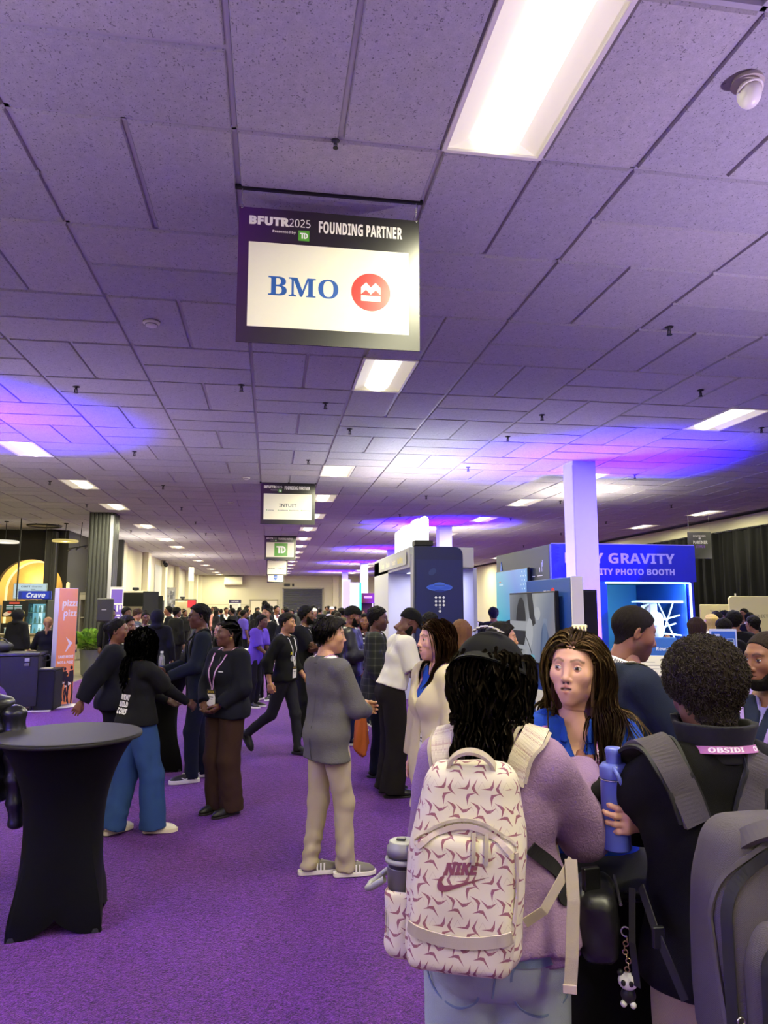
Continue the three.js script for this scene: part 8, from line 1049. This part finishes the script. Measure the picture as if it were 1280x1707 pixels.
// walking man, man with folded arms
{
  const P = person({ label: 'man in black sweatshirt with a white lanyard, striding to the right', pos: [0.2, -9.0], turn: 62, height: 1.665, mass: 1.02, skin: 'tan', q: 0.013, hq: 0.005, headYaw: 10, hair: { type: 'short', color: 0x1a1512, t: .013, quiff: .012 }, stubble: .15, lanyard: { end: 1.08, color: 0xe2dfe2, w: .02 }, tops: [{ name: 'sweatshirt', color: 0x161617, off: 0.02, hem: 0.9, sleeve: 0.8, wr: .008 }], bottom: { name: 'jeans', color: 0x2a2a2d, off: 0.013, wr: .008 }, shoes: sneaker(0x17171a, 0x1c1c1e, { lace: 0x222222 }), legL: { a: [.09, .08, .14], toe: -4 }, legR: { a: [-.09, .26, -.46], pitch: 55, hint: [0, -.3, 1], toe: 4 }, armR: { w: [-.3, .9, -.06], curl: .9 }, armL: { w: [.24, .92, .16], curl: .7 } });
  printOn(P, P.fields[0], -0.02, 1.2, 0.18, 0.13, canvasTex(180, 130, (g) => { g.clearRect(0, 0, 180, 130); g.fillStyle = '#d8d02e'; g.fillRect(10, 8, 60, 34); g.fillStyle = '#9a9a9c'; g.beginPath(); g.arc(60, 90, 34, 0, 7); g.fill(); g.fillStyle = '#c9c9cc'; g.fillRect(80, 60, 70, 50); }));
  person({ label: 'bearded man in black with folded arms behind the striding man', pos: [0.5, -10.3], turn: 62, height: 1.75, mass: 1.16, skin: 'dark', q: 0.015, hq: 0.006, headYaw: 14, beard: .009, hair: { type: 'afro', color: 0x0d0b0a, r: .012 }, lanyard: { end: 1.22, color: 0xe2dfe2 }, tops: [{ name: 't_shirt', color: 0x131315, off: .022, hem: .86, sleeve: .45, armLoose: .012 }], bottom: { color: 0x121214, off: .022, flare: .02 }, shoes: dress, armL: { w: [-.1, 1.19, .21], hint: [1, -.8, .1], dir: [-1, .1, 0], thumb: [0, 1, 0], curl: .4 }, armR: { w: [.1, 1.15, .25], hint: [-1, -.8, .1], dir: [1, .1, 0], thumb: [0, 1, 0], curl: .4 } });
  person({ label: 'man in black leather jacket and knitted cap looking at his hands', pos: [1.07, -9.6], turn: 72, height: 1.74, mass: 1.1, skin: 'brown', q: 0.015, hq: 0.006, headYaw: 8, headPitch: 14, beard: .008, hair: { type: 'beanie', color: 0x111112 }, tops: [{ name: 'leather_jacket', color: 0x141416, cloth: 'leather', off: .03, hem: .86, wr: .012, armLoose: .01 }], bottom: { name: 'jeans', color: 0x1a2540, off: .018, flare: .012 }, shoes: sneaker(0x1b1b1d, 0xe6e2da), armL: { w: [.1, 1.15, .3], curl: .6, thumb: [0, 1, 0] }, armR: { w: [-.12, 1.13, .3], curl: .6, thumb: [0, 1, 0] } });
  person({ label: 'woman with long black hair and a black-and-white striped top, facing the camera', pos: [1.42, -11.0], turn: 4, height: 1.64, female: 1, skin: 'brown', q: 0.016, hq: 0.005, headYaw: -16, lips: .9, hair: { type: 'long', color: 0x100d0c, len: .42, wide: .03 }, tops: [{ name: 'striped_top', mat: stripes, off: .018, hem: .86 }], bottom: { name: 'jeans', color: 0x1d2a4c }, shoes: sneaker(0x1b1b1d, 0xe6e2da), armL: { w: [.06, 1.1, .26] }, armR: { w: [-.08, 1.12, .25] } });
  person({ label: 'person with round dark hair and pink collar just behind the leather jacket', pos: [1.2, -10.6], turn: 100, height: 1.74, skin: 'dark', q: 0.02, hq: 0.007, hair: { type: 'afro', color: 0x100d0c, r: .018 }, tops: [{ name: 'jacket', color: 0x6b2c4a, off: .024, hem: .86 }], bottom: { color: 0x18181b }, shoes: sneaker() });
}
// plaid coat, white polo, orange jacket
{
  const P = person({ label: 'man in a long dark plaid overcoat and white collar, facing right', pos: [1.14, -7.8], turn: 78, height: 1.735, mass: 1.06, skin: 'dark', q: 0.014, hq: 0.005, headYaw: -2, headPitch: 4, stubble: .5, hair: { type: 'afro', color: 0x0e0b0a, r: .012, h: .005 }, tops: [{ name: 'shirt', color: 0xe6e3df, off: .008, hem: 1.0, collar: 1, collarUp: .01 }, { name: 'overcoat', mat: plaidMat, off: .036, hem: .72, v: 1.14, open: .01, armLoose: .01, wr: .007, collar: 1, collarW: .016 }], bottom: { color: 0x161a26, off: .02 }, shoes: dress, armR: { w: [-.3, .92, .16], curl: .9 }, armL: { w: [.2, .95, .12], curl: .6 } });
  const j = thing('orange_jacket', 'rust orange jacket hanging from the hand of the man in plaid', 'jacket', [0.93, 0.32, -7.45], R(60));
  part('cloth', mesh3((x, y, z) => { const v = clamp((.5 - y) / .5, 0, 1), a = Math.atan2(z, x); return (Math.hypot(x / (.035 + .085 * v), z / (.03 + .05 * v)) - 1) * (.03 + .05 * v) * (1) + .012 * Math.sin(a * 5 + y * 9) * v + .008 * noise3(x * 20, y * 8, z * 20) + Math.max(0, y - .5) * 2 + Math.max(0, .02 - y + .05 * Math.sin(a * 2)) * 2; }, [-.18, -.06, -.15], [.18, .56, .15], .012), cloth(0xb8602c, 'twill'), j); part('lining', box(.05, .12, .04, -.01, .44, .03, .015), cloth(0x9c8a66), j);
  const Q = person({ label: 'man in white polo shirt and black cap with bowed head, wide black trousers', pos: [1.16, -7.0], turn: 96, height: 1.74, mass: 1.0, skin: 'dark', q: 0.012, hq: 0.0045, lean: 15, headPitch: 40, beard: .007, hair: { type: 'beanie', color: 0x141413 }, tops: [{ name: 'polo_shirt', color: 0xe3dfd2, off: .022, hem: .985, sleeve: .42, armLoose: .02, loose: .012, wr: .008, collar: 1 }], bottom: { color: 0x1b1714, off: .03, waistOff: .014, flare: .05, top: 1.01, belt: 0x0d0c0b }, shoes: dress, armR: { w: [-.17, 1.1, .36], hint: [-.6, -1, -.2], curl: .5, thumb: [0, 1, 0] }, armL: { w: [.12, 1.1, .38], hint: [.6, -1, -.2], curl: .5, thumb: [0, 1, 0] } });
  Q.onHead('cap_peak', new THREE.CylinderGeometry(.085, .088, .006, 24, 1, false, -1.2, 2.4).scale(1, 1, 1.1).rotateX(.15).translate(0, .055, .055), plain(0x141413, .7)); Q.onHead('cap_mark', box(.03, .02, .004, .03, .085, .098, .001), plain(0xe8e6e0), null);
}
// woman in cream coat
{
  const P = person({ label: 'laughing woman with long brown hair in a cream coat and blue top, facing left', pos: [0.98, -4.25], turn: -74, height: 1.665, female: 1, mass: 1.05, skin: 'fair', q: 0.012, hq: 0.0038, headYaw: -6, mouth: 0.9, earring: 1, hair: { type: 'fade', t: .008, color: 0x3a2a1f }, tops: [{ name: 'top', color: 0x2a50b4, off: .01, hem: .9 }, { name: 'coat', color: 0xcfc29c, cloth: 'twill', off: .034, hem: .6, open: .012, openTo: 0, v: 1.22, armLoose: .012, wr: .007, neckTop: 1.47 }], bottom: { color: 0x19191c }, shoes: dress, lanyard: { end: 1.1, mat: M_lanyard, on: 0 } });
  strands(P, { n: 750, len: 0.5, color: 0xc28f64, color2: 0x8a6347, r: 0.004, layer: .024, seg: 22, wave: .12, freq: .4, face: .062, lenVar: .75, rough: .42 });
  part('coat_button', cyl(.014, .014, .006, 0, 0, 0, 14).rotateX(Math.PI / 2), plain(0x241f1a, .4), P.root).position.copy(P.ray(P.fields[1], [.1, .98, .6], [0, 0, -1], .004)?.[0] ?? V(.1, 1, .2));
}
// smaller, farther figures: [label, x, z, turn, height, female, skin, hair, tops, bottom colour, extra]
const T1 = (name, color, o = {}) => [{ name, color, off: 0.022, hem: 0.86, ...o }];
for (const [label, x, z, turn, height, female, skin, hair, tops, bc, ex] of [
  ['person with brown hair glimpsed behind the cream coat', 1.62, -6.1, 165, 1.63, 1, 'fair', { type: 'long', color: 0x6b4a33, len: .3 }, T1('sweater', 0x39322d), 0x1c1c20],
  ['woman with straight black hair in profile beyond the cap of the lilac woman', 1.6, -4.95, 84, 1.635, 1, 'tan', { type: 'long', color: 0x131010, len: .34 }, T1('jacket', 0x191a20), 0x17171a, { headYaw: -8, lanyard: { end: 1.2, color: 0xe6e4e6 } }],
  ['person in purple sweater cut by the left edge of the frame', -1.86, -4.95, 20, 1.66, 1, 'brown', { type: 'afro', color: 0x14100e, r: .02 }, T1('sweater', 0x5b3a9c, { armLoose: .03 }), 0x131316, { q: .014, side: 24, armL: { w: [.3, .9, .12], hint: [.6, 0, -1] } }],
  ['person in black hooded top standing at the cafe counter', -5.45, -17.1, 160, 1.68, 0, 'brown', { type: 'hood', color: 0x17171a }, T1('hooded_top', 0x17171a, { off: .03 }), 0x1c1c1f],
  ['woman in black with a brown ponytail beside the orange banner', -3.98, -14.1, 190, 1.56, 1, 'fair', { type: 'pony', color: 0x8a6844, len: .2 }, T1('top', 0x141416, { hem: .92 }), 0x121214, { armL: { w: [.2, 1.1, .3] } }],
  ['person with reddish-brown hair at the far cafe counter', -4.75, -18.2, 175, 1.71, 1, 'fair', { type: 'curly', color: 0x5a3020, len: .2 }, T1('jacket', 0x1b1a1d), 0x1a1a1c],
  ['man in grey hoodie bending his head, right of the bush', -2.78, -15.7, 120, 1.71, 0, 'tan', { type: 'short', color: 0x3b2a1f }, T1('hoodie', 0x4c535a, { off: .03 }), 0x1e2024, { headPitch: 24, lean: 6 }],
  ['person in black-and-white checked jacket near the left booths', -2.36, -14.6, 20, 1.655, 1, 'dark', { type: 'bun', color: 0x120e0d, r: .04 }, [{ name: 'checked_jacket', mat: checkMat, off: .034, hem: .82, armLoose: .015 }], 0x17181b, { headPitch: 12, armL: { w: [.08, 1.05, .28] }, armR: { w: [-.08, 1.05, .28] } }],
  ['person in long black hooded coat and pale jeans by the far-left tripod', -1.92, -13.1, 188, 1.68, 0, 'brown', { type: 'hood', color: 0x15161a }, T1('coat', 0x16171b, { hem: .62, off: .034 }), 0xb9bcc8],
  ['person in bright purple T-shirt bending towards a suited man', -0.25, -13.3, 62, 1.62, 0, 'dark', { type: 'short', color: 0x100d0c }, T1('t_shirt', 0x6a4cc8, { sleeve: .45, armLoose: .02, hem: .8 }), 0x1c1a24, { lean: 12, armL: { w: [.08, 1.02, .34] }, armR: { w: [-.08, 1.02, .34] } }],
  ['person in black suit and white lanyard facing the purple T-shirt', -0.06, -14.3, -30, 1.74, 1, 'tan', { type: 'bun', color: 0x120e0d, by: .13, bz: .02, r: .07 }, [{ name: 'shirt', color: 0x222226, off: .008, hem: 1 }, { name: 'suit_jacket', color: 0x131316, off: .024, hem: .8, v: 1.15, open: .004 }], 0x131316, { lanyard: { end: 1.08, color: 0xe8e6e6 }, armL: { w: [.05, 1.08, .32] }, armR: { w: [-.1, 1.08, .3] } }],
  ['woman with brown hair half hidden between the suited man and the hoodie', -0.6, -9.6, -60, 1.55, 1, 'tan', { type: 'bun', color: 0x2f211a, by: .02, bz: .1, r: .04 }, T1('jacket', 0x1d2026), 0x1a1b1f],
  ['woman with long brown hair photographing the booth, back to the camera', 4.62, -7.4, 175, 1.62, 1, 'fair', { type: 'long', color: 0x33241c, len: .4, t: .024 }, T1('jacket', 0x22202a), 0x1a1a20, { armL: { w: [.2, 1.42, .34], hint: [1, -1, 0] } }],
  ['blonde woman in a pale top before the beige display wall', 6.62, -10.2, 200, 1.63, 1, 'fair', { type: 'long', color: 0xcbb070, len: .28 }, T1('top', 0xd6d2c8), 0x2a2a30],
  ['person in black jacket with white back print, right side', 5.35, -8.0, 170, 1.6, 0, 'brown', { type: 'short', color: 0x14100e, t: .02 }, T1('jacket', 0x121214, { off: .034 }), 0x17171a],
  ['person with curly black top hair before the rounded display wall', 5.9, -8.6, 150, 1.68, 0, 'brown', { type: 'afro', color: 0x0e0b0a, r: .018 }, T1('jacket', 0x131316, { off: .03 }), 0x17171a],
  ['person with round dark head and grey shoulders before the display walls', 7.5, -11.4, 160, 1.66, 0, 'dark', { type: 'afro', color: 0x0e0b0a, r: .01 }, T1('shirt', 0xa8a294), 0x1c1c20],
  ['person in black far right beyond the shaved-headed man', 6.6, -9.2, 190, 1.62, 0, 'brown', { type: 'short', color: 0x0e0b0a }, T1('jacket', 0x141416), 0x17171a],
  ['suited man with a pale face right of the navy panel', 3.95, -14.0, -20, 1.72, 0, 'fair', { type: 'short', color: 0x1d1613 }, [{ name: 'shirt', color: 0xe8e6e2, off: .008, hem: 1 }, { name: 'suit_jacket', color: 0x121216, off: .024, hem: .8, v: 1.15, open: .004 }], 0x121216],
  ['person in black coat left of the pale-faced suited man', 3.6, -13.6, 150, 1.75, 0, 'brown', { type: 'short', color: 0x0e0b0a }, T1('coat', 0x121215, { hem: .7 }), 0x141416],
  ['person in black right of the pale-faced suited man', 4.2, -13.4, 170, 1.73, 0, 'brown', { type: 'afro', color: 0x0e0b0a, r: .01 }, T1('jacket', 0x151518), 0x141416],
  ['woman with wavy dark hair low before the green-edged pillar', 3.25, -9.6, 60, 1.56, 1, 'tan', { type: 'curly', color: 0x17110f, len: .26 }, T1('jacket', 0x1f1d22), 0x17171a],
  ['person with round black hair just beyond the white polo', 1.95, -8.8, 100, 1.66, 0, 'dark', { type: 'afro', color: 0x0e0b0a, r: .02 }, T1('jacket', 0x17181c), 0x17171a],
]) person({ label, pos: [x, z], turn, height, female, skin, hair, tops, bottom: { color: bc, off: 0.016 }, shoes: sneaker(), q: 0.02, hq: 0.0065, bq: 0.024, ...(ex ?? {}) });
// black puffer jacket over the arm of the person at the left edge
{
  const j = thing('puffer_jacket', 'shiny black puffer jacket carried by the person at the left edge', 'jacket', [-1.7, 0.6, -4.78], R(30));
  part('quilting', mesh3((x, y, z) => { const v = y / .62; return (Math.hypot(x / (.2 - .04 * v), z / .13) - 1) * .13 + .022 * Math.abs(Math.sin(y * 22)) - .02 + .012 * noise3(x * 9, y * 6, z * 9) + Math.max(0, y - .6) * 2 + Math.max(0, -y + .02) * 2; }, [-.28, -.06, -.22], [.28, .7, .22], .013), cloth(0x17171a, 'puffer'), j); part('sleeve', mesh3((x, y, z) => tcap(x, y, z, .16, .5, .1, .2, -.1, .14, .08, .055) + .014 * Math.abs(Math.sin(y * 24)), [.02, -.22, -.04], [.34, .66, .28], .013), cloth(0x17171a, 'puffer'), j); part('chest_mark', box(.05, .06, .004, .05, .12, .135, .001), plain(0xe4e4e6), j);
}
// ---------- the crowd at the far end ----------
{
  const mk = (o) => { const P = person({ shoes: { type: 'sneaker', color: 0x1a1a1c, sole: 0xd8d6d2 }, q: 0.034, hq: 0.011, bq: 0.036, eyes: false, pos: [0, 0], turn: 0, height: 1.7, ...o }); return P.root; };
  const kinds = {
    black: mk({ label: 'x', skin: 'dark', hair: { type: 'short', color: 0x0e0b0a }, tops: [{ name: 'jacket', color: 0x141416, off: .026, hem: .84 }], bottom: { color: 0x141418 } }),
    afro: mk({ label: 'x', skin: 'dark', hair: { type: 'afro', color: 0x0d0a09, r: .02 }, tops: [{ name: 'jacket', color: 0x17181d, off: .03, hem: .84 }], bottom: { color: 0x18191f } }),
    puff: mk({ label: 'x', female: 1, skin: 'deep', hair: { type: 'bun', color: 0x0d0a09, by: .13, bz: .03, r: .075 }, tops: [{ name: 'top', color: 0x1b1b20, off: .022, hem: .86 }], bottom: { color: 0x17171b } }),
    long: mk({ label: 'x', female: 1, skin: 'brown', hair: { type: 'long', color: 0x100d0c, len: .36 }, tops: [{ name: 'jacket', color: 0x1f1d22, off: .026, hem: .84 }], bottom: { color: 0x1c1d25 } }),
    suit: mk({ label: 'x', skin: 'brown', hair: { type: 'short', color: 0x0f0c0b }, tops: [{ name: 'shirt', color: 0xe4e2de, off: .008, hem: 1 }, { name: 'suit_jacket', color: 0x14151b, off: .026, hem: .8, v: 1.12, open: .01 }], bottom: { color: 0x14151b } }),
    grey: mk({ label: 'x', skin: 'tan', hair: { type: 'short', color: 0x1c1512 }, tops: [{ name: 'jacket', color: 0x4a4c50, off: .026, hem: .84 }], bottom: { color: 0x22232a } }),
    olive: mk({ label: 'x', skin: 'brown', hair: { type: 'short', color: 0x0e0b0a }, tops: [{ name: 'jacket', color: 0x4c4a38, off: .03, hem: .84 }], bottom: { color: 0x1c1c20 } }),
    pink: mk({ label: 'x', skin: 'tan', hair: { type: 'short', color: 0x1c1411 }, tops: [{ name: 'shirt', color: 0xc98f8a, off: .02, hem: .88 }], bottom: { color: 0x1d1e26 } }),
    blue: mk({ label: 'x', skin: 'brown', hair: { type: 'short', color: 0x0e0b0a }, tops: [{ name: 'shirt', color: 0x5b84c4, off: .02, hem: .88 }], bottom: { color: 0x1d1e26 } }),
    white: mk({ label: 'x', skin: 'brown', hair: { type: 'short', color: 0x0e0b0a }, tops: [{ name: 'shirt', color: 0xdedbd4, off: .022, hem: .88 }], bottom: { color: 0x1a1b22 } }),
    cap: mk({ label: 'x', skin: 'brown', hair: { type: 'beanie', color: 0xdad8d2 }, tops: [{ name: 'jacket', color: 0x18191c, off: .028, hem: .84 }], bottom: { color: 0x1a1b22 } }),
    purple: mk({ label: 'x', skin: 'dark', hair: { type: 'short', color: 0x0e0b0a }, tops: [{ name: 't_shirt', color: 0x5a49b4, off: .022, hem: .86, sleeve: .45 }], bottom: { color: 0x1a1b22 } }),
    lilac: mk({ label: 'x', skin: 'brown', hair: { type: 'beanie', color: 0xc9c0d8 }, tops: [{ name: 'jacket', color: 0x8e8aa8, off: .028, hem: .84 }], bottom: { color: 0x1a1b22 } }),
  };
  const used = {}, G = 'distant crowd before the back wall';
  const place = (k, x, z, turn, h, label) => { const src = kinds[k], o = used[k] ? src.clone() : src; used[k] = 1; if (o !== src) { o.name = numbered('person'); scene.add(o); } o.position.set(x, 0, z); o.rotation.y = R(turn); o.scale.setScalar(h / 1.72); tag(o, label, 'person', G); };
  const plainLabel = { black: 'small dark-haired figure in black among the distant crowd', afro: 'small round-haired figure in dark clothes among the distant crowd', puff: 'small figure with a high dark hair puff among the distant crowd', long: 'small long-haired figure in dark clothes among the distant crowd', suit: 'small figure in dark suit and white shirt among the distant crowd', grey: 'small figure in a grey jacket among the distant crowd', olive: 'small figure in an olive jacket among the distant crowd' };
  // figures that can be told apart
  place('pink', -2.35, -33, 150, 1.72, 'small figure in a salmon pink shirt in the crowd on the left');
  place('blue', -2.1, -32.5, 190, 1.66, 'small figure in a sky blue shirt next to the salmon shirt');
  place('white', -3.75, -30, 20, 1.74, 'small figure in a white shirt at the left end of the crowd');
  place('cap', 1.22, -20.5, 10, 1.7, 'figure in a white knitted cap and dark jacket in mid crowd');
  place('puff', -0.13, -19.0, 170, 1.82, 'person with the big black hair puff above the purple T-shirt');
  place('lilac', 2.35, -28, 20, 1.74, 'small figure with lilac cap and jacket near the roller door');
  place('purple', -0.75, -21.5, 120, 1.66, 'small figure in a purple T-shirt deeper in the crowd');
  place('olive', 1.9, -19.5, 200, 1.72, 'figure in an olive jacket right of the white knitted cap');
  place('grey', 1.62, -17.6, 170, 1.62, 'figure in a grey jacket before the olive jacket');
  const ks = ['black', 'afro', 'long', 'suit', 'black', 'grey', 'puff', 'olive', 'black', 'long', 'afro', 'suit'];
  let n = 0;
  const row = (z0, z1, x0, x1, c) => { for (let i = 0; i < c; i++) { const k = ks[n++ % ks.length], z = rr(z0, z1), x = lerp(x0, x1, (i + rr(.2, .8)) / c); place(k, x, z, rr(0, 360), rr(1.6, 1.8) + (k === 'puff' ? .06 : 0), plainLabel[k].replace('among the distant crowd', x > 6.5 ? 'right of the photo booth' : z > -27 ? 'in the nearest crowd rank, ' + (x < 0 ? 'left' : x < 2 ? 'centre' : 'right') : z > -35 ? 'in the second crowd rank, ' + (x < -1 ? 'left' : x < 2 ? 'centre' : 'right') : (z > -45 ? 'in the third crowd rank, ' : 'in the last crowd rank, ') + (x < -1 ? 'left' : x < 2.5 ? 'centre' : 'right'))); } };
  row(-22, -26, -1.4, 3.6, 11); row(-28, -33, -3.9, 4.4, 17); row(-36, -44, -4.6, 5.4, 22); row(-47, -58, -5.0, 6.4, 22);
  row(-16.5, -19, -3.9, -3.0, 2); row(-18, -22, -3.4, -1.6, 4); row(-18, -24, 7.2, 11.5, 7); row(-13.5, -16, 9.2, 11.2, 3); row(-16, -26, 4.2, 5.2, 4);
}
renderer.render(scene, camera);
